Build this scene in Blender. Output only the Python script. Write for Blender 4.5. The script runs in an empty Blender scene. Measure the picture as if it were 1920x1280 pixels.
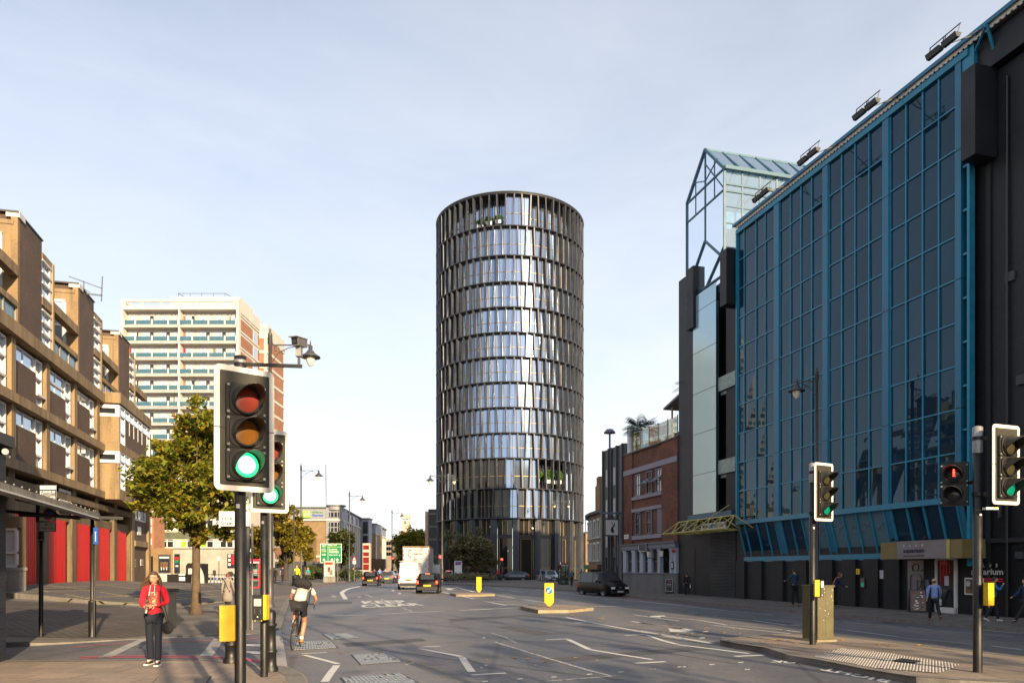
import bpy, bmesh, math, random
from mathutils import Vector, Matrix, Quaternion, noise
from math import sin, cos, pi, radians as R, sqrt, atan2, tan
random.seed(7)
SC = bpy.context.scene
COL = SC.collection
# ------------------------------------------------------------------ camera, sky, sun, exposure
FPX, CXP, HZP, CZ = 1400.0, 960.0, 1065.0, 1.8        # photo focal length (px), centre column, horizon row, eye height
cam_d = bpy.data.cameras.new("camera"); cam = bpy.data.objects.new("camera", cam_d); COL.objects.link(cam)
cam.location = (0, 0, CZ); cam.rotation_euler = (R(90), 0, 0)
cam_d.sensor_width = 36; cam_d.lens = 36 * FPX / 1920; cam_d.shift_y = (HZP - 640) / 1920
cam_d.clip_start = 0.1; cam_d.clip_end = 4000
SC.camera = cam
SUN_AZ, SUN_EL = 26.7, 17.5
sdir = Vector((sin(R(SUN_AZ)) * cos(R(SUN_EL)), -cos(R(SUN_AZ)) * cos(R(SUN_EL)), sin(R(SUN_EL))))
sl = bpy.data.lights.new("sun", 'SUN'); sl.energy = 5.0; sl.angle = R(0.55); sl.color = (1.0, .76, .46)
so = bpy.data.objects.new("sun", sl); COL.objects.link(so)
so.rotation_euler = (-sdir).to_track_quat('-Z', 'Y').to_euler(); so.location = (20, -40, 40)
W = bpy.data.worlds.new("World"); SC.world = W; W.use_nodes = True
wn = W.node_tree.nodes; wl = W.node_tree.links; wn.clear()
wo = wn.new('ShaderNodeOutputWorld'); bg = wn.new('ShaderNodeBackground'); sky = wn.new('ShaderNodeTexSky')
sky.sky_type = 'NISHITA'; sky.sun_disc = False; sky.sun_elevation = R(SUN_EL); sky.sun_rotation = R(180 - SUN_AZ)
sky.air_density = 1.0; sky.dust_density = 1.3; sky.ozone_density = 1.6; sky.altitude = 30
tc = wn.new('ShaderNodeTexCoord'); mp = wn.new('ShaderNodeMapping'); mp.inputs['Scale'].default_value = (1.2, 1.2, 4.0)
mp.inputs['Rotation'].default_value = (0, 0, .5)
nz = wn.new('ShaderNodeTexNoise'); nz.inputs['Scale'].default_value = 1.7; nz.inputs['Detail'].default_value = 7; nz.inputs['Roughness'].default_value = .58; nz.inputs['Distortion'].default_value = .5
cr = wn.new('ShaderNodeValToRGB'); cr.color_ramp.elements[0].position = .36; cr.color_ramp.elements[1].position = .78
cr.color_ramp.elements[0].color = (0, 0, 0, 1); cr.color_ramp.elements[1].color = (1, 1, 1, 1)
mm = wn.new('ShaderNodeMath'); mm.operation = 'MULTIPLY_ADD'; mm.inputs[1].default_value = .17; mm.inputs[2].default_value = .36
mx = wn.new('ShaderNodeMix'); mx.data_type = 'RGBA'; mx.inputs['B'].default_value = (6.6, 6.7, 6.85, 1)
wl.new(tc.outputs['Generated'], mp.inputs['Vector']); wl.new(mp.outputs['Vector'], nz.inputs['Vector'])
wl.new(nz.outputs['Fac'], cr.inputs['Fac']); wl.new(cr.outputs['Color'], mm.inputs[0]); sx = wn.new('ShaderNodeSeparateXYZ'); wl.new(tc.outputs['Generated'], sx.inputs[0])
mz = wn.new('ShaderNodeMapRange'); mz.inputs['From Min'].default_value = 0.0; mz.inputs['From Max'].default_value = .62; mz.inputs['To Min'].default_value = .42; mz.inputs['To Max'].default_value = -.05
wl.new(sx.outputs['Z'], mz.inputs['Value']); ad = wn.new('ShaderNodeMath'); ad.operation = 'ADD'; ad.use_clamp = True; wl.new(mm.outputs[0], ad.inputs[0]); wl.new(mz.outputs[0], ad.inputs[1]); wl.new(ad.outputs[0], mx.inputs['Factor'])
tm = wn.new('ShaderNodeMix'); tm.data_type = 'RGBA'; tm.blend_type = 'MULTIPLY'; tm.inputs['Factor'].default_value = 1; tm.inputs['B'].default_value = (.97, .99, 1.06, 1)
wl.new(sky.outputs['Color'], tm.inputs['A']); wl.new(tm.outputs['Result'], mx.inputs['A']); wl.new(mx.outputs['Result'], bg.inputs['Color'])
bg.inputs['Strength'].default_value = .087; wl.new(bg.outputs[0], wo.inputs['Surface'])
SC.view_settings.view_transform = 'Standard'; SC.view_settings.look = 'None'
SC.view_settings.exposure = 1.06; SC.view_settings.gamma = 1.0
SC.render.engine = 'CYCLES'
SC.cycles.max_bounces = 6; SC.cycles.transparent_max_bounces = 8; SC.cycles.glossy_bounces = 4
SC.cycles.transmission_bounces = 5; SC.cycles.diffuse_bounces = 3
# ------------------------------------------------------------------ materials
MATS = {}
def _new(name):
 m = bpy.data.materials.new(name); m.use_nodes = True
 nt = m.node_tree; b = nt.nodes['Principled BSDF']; MATS[name] = m
 return m, nt, b
def _noise(nt, scale, detail=4, rough=.6, vec=None, dist=0):
 n = nt.nodes.new('ShaderNodeTexNoise'); n.inputs['Scale'].default_value = scale
 n.inputs['Detail'].default_value = detail; n.inputs['Roughness'].default_value = rough; n.inputs['Distortion'].default_value = dist
 if vec: nt.links.new(vec, n.inputs['Vector'])
 return n
def _ramp(nt, src, stops):
 r = nt.nodes.new('ShaderNodeValToRGB'); e = r.color_ramp.elements
 while len(e) < len(stops): e.new(.5)
 for i, (p, c) in enumerate(stops):
  e[i].position = p; e[i].color = (*c, 1) if len(c) == 3 else c
 nt.links.new(src, r.inputs['Fac']); return r
def _mix(nt, a, b, fac, mode='MIX'):
 m = nt.nodes.new('ShaderNodeMix'); m.data_type = 'RGBA'; m.blend_type = mode
 for s, v in (('A', a), ('B', b)):
  if isinstance(v, tuple): m.inputs[s].default_value = (*v[:3], 1)
  else: nt.links.new(v, m.inputs[s])
 if isinstance(fac, (int, float)): m.inputs['Factor'].default_value = fac
 else: nt.links.new(fac, m.inputs['Factor'])
 return m.outputs['Result']
def _bump(nt, b, h, strength=.3, dist=.02):
 bp = nt.nodes.new('ShaderNodeBump'); bp.inputs['Strength'].default_value = strength; bp.inputs['Distance'].default_value = dist
 nt.links.new(h, bp.inputs['Height']); nt.links.new(bp.outputs['Normal'], b.inputs['Normal'])
def sc3(c, k): return tuple(min(1, x * k) for x in c[:3])
def _coord(nt, kind='Object'):
 t = nt.nodes.new('ShaderNodeTexCoord'); return t.outputs[kind]
def plain(name, col, rough=.6, metal=0., var=.18, vs=1.5, bump=0., bs=25., spec=.5, streak=False, coat=0.):
 m, nt, b = _new(name); co = _coord(nt)
 if streak:
  mpn = nt.nodes.new('ShaderNodeMapping'); mpn.inputs['Scale'].default_value = (1, 1, .12); nt.links.new(co, mpn.inputs['Vector']); sv = mpn.outputs['Vector']
 else: sv = co
 n1 = _noise(nt, vs, 5, .6, sv); n2 = _noise(nt, vs * 9, 3, .6, co)
 r1 = _ramp(nt, n1.outputs['Fac'], [(.3, sc3(col, 1 - var)), (.7, sc3(col, 1 + var))])
 r2 = _ramp(nt, n2.outputs['Fac'], [(.35, (1 - var * .6,) * 3), (.65, (1,) * 3)])
 c = _mix(nt, r1.outputs['Color'], r2.outputs['Color'], 1.0, 'MULTIPLY')
 if streak:
  mp2 = nt.nodes.new('ShaderNodeMapping'); mp2.inputs['Scale'].default_value = (2.2, 2.2, .18); nt.links.new(co, mp2.inputs['Vector']); n5 = _noise(nt, 1.0, 7, .7, mp2.outputs['Vector'], .4)
  r5 = _ramp(nt, n5.outputs['Fac'], [(.34, (1 - var * 1.6,) * 3), (.52, (1,) * 3)]); c = _mix(nt, c, r5.outputs['Color'], 1.0, 'MULTIPLY')
 nt.links.new(c, b.inputs['Base Color'])
 rr = _ramp(nt, n1.outputs['Fac'], [(.3, (max(0, rough - .07),) * 3), (.7, (min(1, rough + .07),) * 3)]); nt.links.new(rr.outputs['Color'], b.inputs['Roughness'])
 b.inputs['Metallic'].default_value = metal; b.inputs['Specular IOR Level'].default_value = spec
 if coat: b.inputs['Coat Weight'].default_value = coat; b.inputs['Coat Roughness'].default_value = .05
 if bump:
  n3 = _noise(nt, bs, 4, .65, co); _bump(nt, b, n3.outputs['Fac'], bump, .02)
 return m
def brick(name, c1, c2, mortar, bw=.225, bh=.075, ms=.009, rough=.85, bump=.4, var=.3, off=.5, mrough=.9, stain=.25):
 m, nt, b = _new(name); uv = _coord(nt, 'UV')
 t = nt.nodes.new('ShaderNodeTexBrick'); nt.links.new(uv, t.inputs['Vector']); t.offset = off
 t.inputs['Scale'].default_value = 1; t.inputs['Brick Width'].default_value = bw; t.inputs['Row Height'].default_value = bh
 t.inputs['Mortar Size'].default_value = ms; t.inputs['Mortar Smooth'].default_value = .2; t.inputs['Bias'].default_value = 0
 t.inputs['Color1'].default_value = (*c1, 1); t.inputs['Color2'].default_value = (*c2, 1); t.inputs['Mortar'].default_value = (*mortar, 1)
 n = _noise(nt, .55, 6, .65, _coord(nt)); r = _ramp(nt, n.outputs['Fac'], [(.3, (1 - stain,) * 3), (.7, (1 + stain * .6,) * 3)])
 n2 = _noise(nt, 14, 4, .6, uv); r2 = _ramp(nt, n2.outputs['Fac'], [(.3, (1 - var,) * 3), (.7, (1,) * 3)])
 c = _mix(nt, t.outputs['Color'], r.outputs['Color'], 1, 'MULTIPLY'); c = _mix(nt, c, r2.outputs['Color'], 1, 'MULTIPLY')
 nt.links.new(c, b.inputs['Base Color']); b.inputs['Roughness'].default_value = rough
 inv = nt.nodes.new('ShaderNodeMath'); inv.operation = 'SUBTRACT'; inv.inputs[0].default_value = 1; nt.links.new(t.outputs['Fac'], inv.inputs[1])
 if bump: _bump(nt, b, inv.outputs[0], bump, .012)
 return m
def glassy(name, col, rough=.03, spec=.5, ior=1.5, metal=0., wav=.0, var=.3):
 m, nt, b = _new(name); g_ = nt.nodes.new('ShaderNodeNewGeometry')
 r = _ramp(nt, g_.outputs['Random Per Island'], [(0, sc3(col, 1 - var)), (1, sc3(col, 1 + var))])
 nt.links.new(r.outputs['Color'], b.inputs['Base Color']); b.inputs['Roughness'].default_value = rough
 b.inputs['Specular IOR Level'].default_value = spec; b.inputs['IOR'].default_value = ior; b.inputs['Metallic'].default_value = metal
 if wav:
  n = _noise(nt, .5, 2, .5, _coord(nt)); _bump(nt, b, n.outputs['Fac'], wav, .05)
 return m
def emis(name, col, strength):
 m, nt, b = _new(name); b.inputs['Base Color'].default_value = (*sc3(col, .5), 1); b.inputs['Emission Color'].default_value = (*col, 1)
 b.inputs['Emission Strength'].default_value = strength; b.inputs['Roughness'].default_value = .3; return m
def clear(name, tint=(.75, .9, .92), fac=.82, milk=0):
 m, nt, b = _new(name); nt.nodes.remove(b); out = nt.nodes['Material Output']
 tr = nt.nodes.new('ShaderNodeBsdfTransparent'); tr.inputs[0].default_value = (*tint, 1)
 gl = nt.nodes.new('ShaderNodeBsdfGlossy'); gl.inputs['Roughness'].default_value = .02; gl.inputs['Color'].default_value = (.9, .95, 1, 1)
 fr = nt.nodes.new('ShaderNodeFresnel'); fr.inputs['IOR'].default_value = 1.6
 mt = nt.nodes.new('ShaderNodeMath'); mt.operation = 'MULTIPLY_ADD'; mt.inputs[1].default_value = .8; mt.inputs[2].default_value = 1 - fac
 ms_ = nt.nodes.new('ShaderNodeMixShader'); nt.links.new(fr.outputs[0], mt.inputs[0]); nt.links.new(mt.outputs[0], ms_.inputs[0])
 nt.links.new(tr.outputs[0], ms_.inputs[1]); nt.links.new(gl.outputs[0], ms_.inputs[2]); nt.links.new(ms_.outputs[0], out.inputs['Surface'])
 if milk:
  df = nt.nodes.new('ShaderNodeBsdfDiffuse'); df.inputs[0].default_value = (.62, .80, .86, 1); m3 = nt.nodes.new('ShaderNodeMixShader'); m3.inputs[0].default_value = milk
  nt.links.new(ms_.outputs[0], m3.inputs[1]); nt.links.new(df.outputs[0], m3.inputs[2]); nt.links.new(m3.outputs[0], out.inputs['Surface'])
 return m
def leafmat(name, cols, trans=.25):
 m, nt, b = _new(name); g_ = nt.nodes.new('ShaderNodeNewGeometry')
 k = len(cols) - 1
 r = _ramp(nt, g_.outputs['Random Per Island'], [(i / k, c) for i, c in enumerate(cols)])
 n = _noise(nt, .9, 3, .6, _coord(nt)); r2 = _ramp(nt, n.outputs['Fac'], [(.35, (.68, .75, .7)), (.65, (1.2, 1.12, 1))])
 c = _mix(nt, r.outputs['Color'], r2.outputs['Color'], 1, 'MULTIPLY'); nt.links.new(c, b.inputs['Base Color'])
 b.inputs['Roughness'].default_value = .55; b.inputs['Specular IOR Level'].default_value = .35
 tl = nt.nodes.new('ShaderNodeBsdfTranslucent'); nt.links.new(c, tl.inputs[0])
 ms_ = nt.nodes.new('ShaderNodeMixShader'); ms_.inputs[0].default_value = trans
 nt.links.new(b.outputs[0], ms_.inputs[1]); nt.links.new(tl.outputs[0], ms_.inputs[2]); nt.links.new(ms_.outputs[0], nt.nodes['Material Output'].inputs['Surface'])
 return m
def asphalt():
 m, nt, b = _new('asphalt'); co = _coord(nt)
 n1 = _noise(nt, .12, 6, .6, co, .6); n2 = _noise(nt, 90, 2, .7, co); n3 = _noise(nt, 1.3, 6, .7, co)
 r1 = _ramp(nt, n1.outputs['Fac'], [(.32, (.108, .114, .134)), (.5, (.143, .144, .158)), (.7, (.195, .187, .190))])
 r2 = _ramp(nt, n2.outputs['Fac'], [(.3, (.55,) * 3), (.62, (1.0,) * 3), (.78, (1.8,) * 3)])
 r3 = _ramp(nt, n3.outputs['Fac'], [(.3, (.82,) * 3), (.6, (1.0,) * 3), (.8, (1.2,) * 3)])
 c = _mix(nt, r1.outputs['Color'], r2.outputs['Color'], 1, 'MULTIPLY'); c = _mix(nt, c, r3.outputs['Color'], 1, 'MULTIPLY')
 # wheel-polished bands along the road direction
 mp_ = nt.nodes.new('ShaderNodeMapping'); mp_.inputs['Rotation'].default_value = (0, 0, -R(15.2)); mp_.inputs['Scale'].default_value = (1, .035, 1); nt.links.new(co, mp_.inputs['Vector'])
 n4 = _noise(nt, .42, 3, .5, mp_.outputs['Vector'], .3); r4 = _ramp(nt, n4.outputs['Fac'], [(.36, (.72, .76, .84)), (.62, (1.26, 1.17, 1.10))])
 c = _mix(nt, c, r4.outputs['Color'], 1, 'MULTIPLY')
 # repair seams
 vo = nt.nodes.new('ShaderNodeTexVoronoi'); vo.feature = 'DISTANCE_TO_EDGE'; vo.inputs['Scale'].default_value = .16; nt.links.new(co, vo.inputs['Vector'])
 r5 = _ramp(nt, vo.outputs['Distance'], [(0, (.55,) * 3), (.006, (.6,) * 3), (.010, (1,) * 3)]); c = _mix(nt, c, r5.outputs['Color'], .7, 'MULTIPLY')
 n7 = _noise(nt, 11, 5, .75, co); r7 = _ramp(nt, n7.outputs['Fac'], [(.3, (.74,) * 3), (.5, (1,) * 3), (.72, (1.28,) * 3)]); c = _mix(nt, c, r7.outputs['Color'], 1, 'MULTIPLY')
 n6 = _noise(nt, .55, 2, .4, co, .2); r6 = _ramp(nt, n6.outputs['Fac'], [(.26, (.55, .55, .58)), (.33, (1,) * 3)]); c = _mix(nt, c, r6.outputs['Color'], 1, 'MULTIPLY')
 nt.links.new(c, b.inputs['Base Color'])
 rr = _ramp(nt, n1.outputs['Fac'], [(.3, (.50,) * 3), (.7, (.68,) * 3)]); nt.links.new(rr.outputs['Color'], b.inputs['Roughness'])
 _bump(nt, b, n2.outputs['Fac'], .35, .006)
asphalt()
def roadpaint(name, col, under, wear=.48):
 m, nt, b = _new(name); co = _coord(nt); n = _noise(nt, 9, 6, .75, co); n2 = _noise(nt, 60, 2, .7, co)
 r = _ramp(nt, n.outputs['Fac'], [(wear - .12, (1, 1, 1)), (wear - .02, (0, 0, 0))]); r2 = _ramp(nt, n2.outputs['Fac'], [(.3, (.8,) * 3), (.7, (1,) * 3)])
 c = _mix(nt, col, under, r.outputs['Color']); c = _mix(nt, c, r2.outputs['Color'], 1, 'MULTIPLY'); nt.links.new(c, b.inputs['Base Color']); b.inputs['Roughness'].default_value = .7
roadpaint('paint_white', (.62, .61, .58), (.09, .09, .09), .44)
roadpaint('paint_worn', (.46, .46, .45), (.09, .09, .09), .53)
roadpaint('paint_red', (.66, .13, .16), (.10, .09, .09), .46)
roadpaint('paint_yellow', (.55, .45, .16), (.16, .14, .12), .50)
brick('paving', (.35, .27, .21), (.26, .21, .17), (.10, .085, .075), .75, .6, .008, .8, .25, .22, .5, stain=.3)
brick('paving_small', (.20, .175, .155), (.15, .135, .125), (.07, .06, .055), .42, .3, .008, .8, .25, .25, .5, stain=.35)
brick('cobble', (.20, .155, .13), (.10, .085, .08), (.04, .034, .03), .30, .17, .034, .75, 1.0, .45, .5, stain=.35)
brick('forecourt', (.135, .12, .12), (.11, .10, .10), (.07, .065, .06), 3.0, 3.0, .01, .85, .1, .3, 0, stain=.3)
plain('kerbstone', (.18, .165, .15), .8, var=.25, vs=3, bump=.25)
plain('kerb_gold', (.30, .25, .16), .8, var=.25, vs=3, bump=.3)
plain('granite', (.34, .32, .31), .75, var=.2, vs=4, bump=.2)
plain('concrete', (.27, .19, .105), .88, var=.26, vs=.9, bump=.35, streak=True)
plain('concrete_grey', (.27, .255, .23), .88, var=.3, vs=.9, bump=.35, streak=True)
brick('brick_brown', (.125, .072, .055), (.075, .046, .038), (.15, .11, .08), .225, .075, .010, .85, .4, .3, stain=.25)
brick('brick_yellow', (.34, .22, .10), (.26, .16, .075), (.28, .21, .14), .225, .075, .010, .85, .3, .3)
brick('brick_orange', (.40, .17, .09), (.34, .14, .075), (.34, .23, .17), .45, .15, .014, .85, .2, .25)
brick('brick_red', (.30, .095, .05), (.16, .052, .034), (.12, .08, .06), .225, .075, .010, .85, .4, .45, stain=.4)
brick('brick_black', (.014, .017, .023), (.008, .0095, .013), (.005, .0055, .007), .225, .075, .010, .6, .6, .4, stain=.35)
brick('brick_buff', (.27, .18, .10), (.24, .16, .085), (.23, .17, .11), .6, .3, .012, .85, .1, .15)
brick('brick_stock', (.34, .27, .185), (.23, .19, .135), (.22, .18, .14), .225, .075, .010, .85, .3, .35)
brick('brick_white', (.50, .46, .42), (.44, .40, .37), (.32, .29, .26), .225, .075, .010, .75, .4, .18, stain=.3)
brick('brick_blue', (.030, .036, .052), (.020, .025, .038), (.045, .047, .055), .225, .075, .012, .55, .5, .4)
plain('black_render', (.009, .0105, .014), .6, var=.3, vs=.8, streak=True, bump=.15)
plain('black_panel', (.006, .0075, .011), .6, var=.2, vs=.7)
plain('white_render', (.54, .50, .45), .85, var=.10, vs=.6, streak=True)
plain('cream', (.57, .53, .475), .8, var=.10, vs=.8, streak=True)
plain('upvc', (.60, .59, .58), .4, var=.06)
plain('white_paint', (.74, .73, .70), .45, var=.08)
plain('teal_panel', (.040, .115, .175), .5, var=.15)
plain('blue_frame', (.012, .20, .33), .38, var=.15, vs=2)
plain('blue_pilaster', (.008, .145, .26), .42, var=.18, vs=1.2)
plain('red_door', (.56, .008, .008), .5, spec=.2, var=.16, vs=1.2, streak=True)
plain('red_paint', (.50, .02, .02), .4, var=.12)
plain('hoodie_red', (.70, .012, .035), .9, var=.15, vs=9, bump=.3, bs=60)
plain('black_metal', (.014, .014, .014), .42, var=.3, vs=6, bump=.12, bs=180)
plain('black_plastic', (.012, .012, .013), .5, var=.2, vs=5)
plain('rubber', (.016, .016, .017), .8, var=.2)
plain('tower_metal', (.052, .057, .071), .42, metal=.25, var=.22, vs=1.1)
plain('tower_band', (.024, .026, .032), .45, metal=.25, var=.15)
plain('gold', (.26, .19, .07), .4, metal=.5, var=.1)
plain('gold_sign', (.20, .155, .055), .5, var=.1)
plain('silver', (.24, .24, .26), .35, metal=.5, var=.1)
plain('galv', (.32, .32, .32), .5, metal=.5, var=.25, vs=7)
plain('grey_metal', (.16, .16, .16), .45, metal=.3, var=.2, vs=5)
plain('lamp_post', (.055, .055, .058), .45, var=.2, vs=4)
plain('olive_cabinet', (.105, .090, .042), .5, var=.22, vs=2.5)
plain('yellow_paint', (.72, .45, .02), .42, var=.16, vs=9)
plain('yellow_truss', (.46, .39, .13), .5, var=.15)
plain('bollard_yellow', (.85, .44, .005), .4, var=.04)
plain('slate', (.055, .058, .065), .6, var=.2)
plain('grey_clad', (.105, .112, .118), .55, var=.2, vs=.6, streak=True)
plain('pub_blue', (.105, .135, .19), .5, var=.12, vs=2)
plain('pub_white', (.33, .38, .46), .5, var=.08, vs=2)
plain('stone_grey', (.17, .17, .175), .85, var=.25, vs=1.2, streak=True, bump=.2)
plain('green_marble', (.22, .30, .27), .4, var=.35, vs=3)
plain('trim_violet', (.27, .255, .31), .8, var=.12)
plain('stone_pale', (.62, .44, .33), .85, var=.2, vs=.6)
plain('terracotta', (.30, .12, .045), .7)
plain('roof_grey', (.16, .17, .19), .5, var=.12)
plain('hotel_grey', (.24, .25, .275), .55, var=.08, vs=.5)
plain('green_spandrel', (.105, .125, .085), .45, var=.2)
plain('lime', (.25, .55, .03), .5)
plain('sign_green', (.0, .19, .075), .45, var=.06)
plain('sign_white', (.74, .74, .74), .45, var=.05)
plain('sign_grey', (.48, .49, .51), .45, var=.05)
plain('sign_yellow', (.80, .55, .02), .45, var=.05)
plain('sign_blue', (.02, .10, .42), .4, var=.05)
plain('sign_red', (.60, .02, .02), .4, var=.05)
plain('bollard_blue', (.02, .24, .42), .4, var=.05)
plain('board_grey', (.040, .037, .030), .5, var=.15, vs=3)
plain('board_black', (.018, .0175, .016), .5, var=.2, vs=4)
plain('board_white', (.74, .72, .68), .35, var=.13, vs=5, streak=True)
plain('poster_dark', (.025, .030, .05), .3, var=.5, vs=3)
plain('poster_brown', (.16, .09, .05), .4, var=.7, vs=4)
plain('paper', (.55, .55, .60), .8, var=.15, vs=12)
plain('corrugated', (.62, .58, .52), .55, var=.12)
plain('bark', (.115, .08, .05), .9, var=.35, vs=5, bump=.7, bs=22)
plain('bark_dark', (.06, .045, .035), .9, var=.3, vs=5, bump=.5)
plain('wood', (.30, .18, .09), .7, var=.25)
plain('skin', (.52, .29, .20), .55, var=.06)
plain('skin_tan', (.40, .21, .13), .55, var=.06)
plain('skin_dark', (.14, .075, .05), .55, var=.06)
plain('hair_brown', (.095, .05, .026), .6, var=.35, vs=30)
plain('hair_dark', (.025, .018, .014), .6, var=.3, vs=30)
plain('hair_red', (.17, .05, .025), .6, var=.3, vs=30)
plain('hair_blonde', (.42, .26, .11), .6, var=.3, vs=30)
plain('denim', (.007, .011, .024), .85, var=.25, vs=7, bump=.2, bs=80)
plain('denim_dark', (.018, .021, .032), .85, var=.25, vs=7)
plain('cloth_black', (.013, .013, .015), .85, var=.3, vs=8, bump=.2)
plain('cloth_white', (.62, .60, .58), .85, var=.1, vs=8)
plain('cloth_navy', (.012, .022, .085), .85, var=.2, vs=8)
plain('cloth_slate', (.020, .050, .10), .85, var=.2, vs=8)
plain('cloth_grey', (.26, .225, .20), .9, var=.25, vs=14, bump=.3)
plain('cloth_teal', (.0, .28, .26), .85, var=.1)
plain('cloth_blue', (.02, .17, .38), .85, var=.15)
plain('cloth_lightblue', (.20, .29, .58), .85, var=.12, vs=6)
plain('cloth_khaki', (.22, .17, .10), .85, var=.15)
plain('cloth_check', (.60, .54, .50), .85, var=.2, vs=5)
plain('hi_vis', (.72, .85, .02), .7, var=.08)
plain('shoe_black', (.012, .012, .013), .5)
plain('shoe_white', (.68, .66, .64), .6)
plain('shoe_brown', (.20, .09, .03), .6)
plain('shoe_orange', (.70, .22, .03), .6)
plain('car_black', (.003, .003, .004), .3, var=.1, spec=.18)
plain('concrete_dark', (.16, .115, .065), .9, var=.3, vs=.9, bump=.35, streak=True)  # darker copy of concrete: ground-storey shade and grime put into the colour
plain('car_navy', (.010, .018, .035), .25, var=.1, coat=1.)
plain('car_grey', (.075, .09, .11), .28, metal=.5, var=.1, coat=1.)
plain('car_silver', (.28, .34, .42), .28, metal=.5, var=.1, coat=1.)
plain('car_white', (.66, .65, .63), .3, var=.06, coat=.6)
plain('car_red', (.30, .015, .02), .3, var=.1, coat=1.)
plain('truck_white', (.62, .60, .60), .45, var=.08, vs=.8, streak=True)
plain('car_trim', (.018, .018, .02), .6)
plain('alloy', (.32, .32, .33), .35, metal=.7)
plain('chrome', (.55, .55, .56), .15, metal=1.)
plain('bus_red', (.17, .006, .010), .35, var=.1)
plain('bus_cream', (.60, .44, .34), .5, var=.08)
plain('manhole', (.30, .33, .37), .5, metal=.3, var=.4, vs=10, bump=.8, bs=40)
plain('manhole_dark', (.05, .05, .055), .6, metal=.3, var=.4, vs=10, bump=.8, bs=40)
plain('leaf_litter', (.42, .24, .06), .8, var=.4, vs=3)
plain('planter_white', (.70, .70, .70), .5)
plain('wood_warm', (.48, .27, .12), .6, var=.25)
plain('purple_lamp', (.16, .13, .22), .5)
plain('far_tree', (.05, .06, .03), .9, var=.4)
glassy('glass_blue', (.009, .026, .050), .015, .46, 1.5, wav=.03)
glassy('glass_blind', (.085, .17, .21), .12, .5, 1.5, var=.12)
glassy('glass_teal', (.36, .52, .60), .16, .5, 1.6, metal=.45, var=.05)
glassy('glass_tower', (.25, .34, .51), .09, .5, 1.6, metal=.85, wav=.01, var=.22)
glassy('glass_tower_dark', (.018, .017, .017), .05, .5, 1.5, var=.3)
glassy('glass_dark', (.020, .024, .030), .05, .5, 1.5, var=.4)
glassy('glass_window', (.46, .56, .66), .08, .6, 1.6, metal=.6, var=.25)
glassy('glass_curtain', (.40, .40, .41), .35, .5, 1.5, var=.35)
glassy('glass_pub', (.05, .036, .028), .06, .5, 1.5, var=.5)
glassy('car_glass', (.030, .038, .042), .04, .4, 1.5, var=.1)
glassy('lens_red', (.20, .035, .025), .25, .5)
glassy('lens_amber', (.17, .070, .012), .25, .5)
glassy('lens_off', (.045, .038, .02), .3, .4)
brick('brick_slate', (.036, .040, .052), (.028, .031, .042), (.02, .021, .026), .225, .075, .010, .6, .6, .3)
plain('patch_dark', (.075, .075, .082), .75, var=.2, vs=3, bump=.3, bs=90)
plain('patch_light', (.185, .175, .165), .8, var=.2, vs=3, bump=.3, bs=90)
glassy('lamp_glass', (.72, .66, .55), .25, .5)
MATS['glass_blue'].node_tree.nodes['Principled BSDF'].inputs['Specular Tint'].default_value = (.45, .80, 1.0, 1)
clear('glass_clear', (.52, .80, .90), .70, .08); clear('glass_roof', (.30, .50, .60), .5); clear('glass_rail', (.85, .95, .93), .94)
emis('light_green', (.02, .75, .20), 1.1); emis('light_green_core', (.42, 1.0, .55), 1.15); emis('light_green_dim', (.0, .22, .13), .35); emis('light_red', (1.0, .035, .02), 5.0)
emis('tail_red', (1.0, .025, .01), .75); emis('tail_core', (1.0, .16, .05), 1.6); emis('light_warm', (1.0, .72, .4), 1.5)
leafmat('leaf_plane', [(.10, .14, .018), (.21, .26, .03), (.30, .30, .035), (.33, .22, .03), (.15, .20, .025)], .42)
leafmat('leaf_gold', [(.10, .10, .014), (.23, .20, .022), (.32, .22, .025), (.15, .15, .018)], .35)
leafmat('leaf_dark', [(.03, .045, .016), (.06, .08, .024), (.09, .10, .03)], .2)
leafmat('leaf_olive', [(.12, .12, .055), (.20, .19, .085), (.15, .15, .065), (.24, .16, .12)], .2)
leafmat('leaf_green', [(.05, .13, .02), (.10, .24, .03), (.07, .17, .03)], .3)
leafmat('leaf_palm', [(.010, .05, .03), (.02, .09, .05)], .2)
# ------------------------------------------------------------------ projection helpers (photo pixel -> place)
def clamp(x, a=0., b=1.): return max(a, min(b, x))
def g(x, y):                     # road level: falls gently towards the right-hand kerb
 s = x + .275 * y
 f = 1 - clamp((y - 55) / 40)
 return -.4 * clamp((s - 12) / 12) * f
def hl(x, y):                    # left forecourt: rises towards the fire station
 return .12 + .48 * clamp((-6 - (x + .259 * y)) / 11.5) * (1 - clamp((y - 60) / 20))
def G(u, v, dz=0., fn=g):        # point of the ground (plus dz) seen at photo pixel (u, v)
 Y = 30.
 for _ in range(40):
  X = (u - CXP) / FPX * Y; z = fn(X, Y) + dz
  Y = .5 * Y + .5 * (CZ - z) * FPX / (v - HZP)
 X = (u - CXP) / FPX * Y
 return Vector((X, Y, fn(X, Y) + dz))
def PX(u, v, Y): return Vector(((u - CXP) / FPX * Y, Y, CZ + (HZP - v) / FPX * Y))
def FR(y, o, z): return Vector((30 - .275 * y - o * .9642, y - o * .2651, z))       # right-hand street front
def FL(y, o, z): return Vector((-17.5 - .259 * y + o * .968, y + o * .2507, z))     # fire station front
def yr(u, S=30.): return S / ((u - CXP) / FPX + .275)
def yl(u, T=-17.5): return T / ((u - CXP) / FPX + .259)
def zat(v, y): return CZ + (HZP - v) / FPX * y
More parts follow.
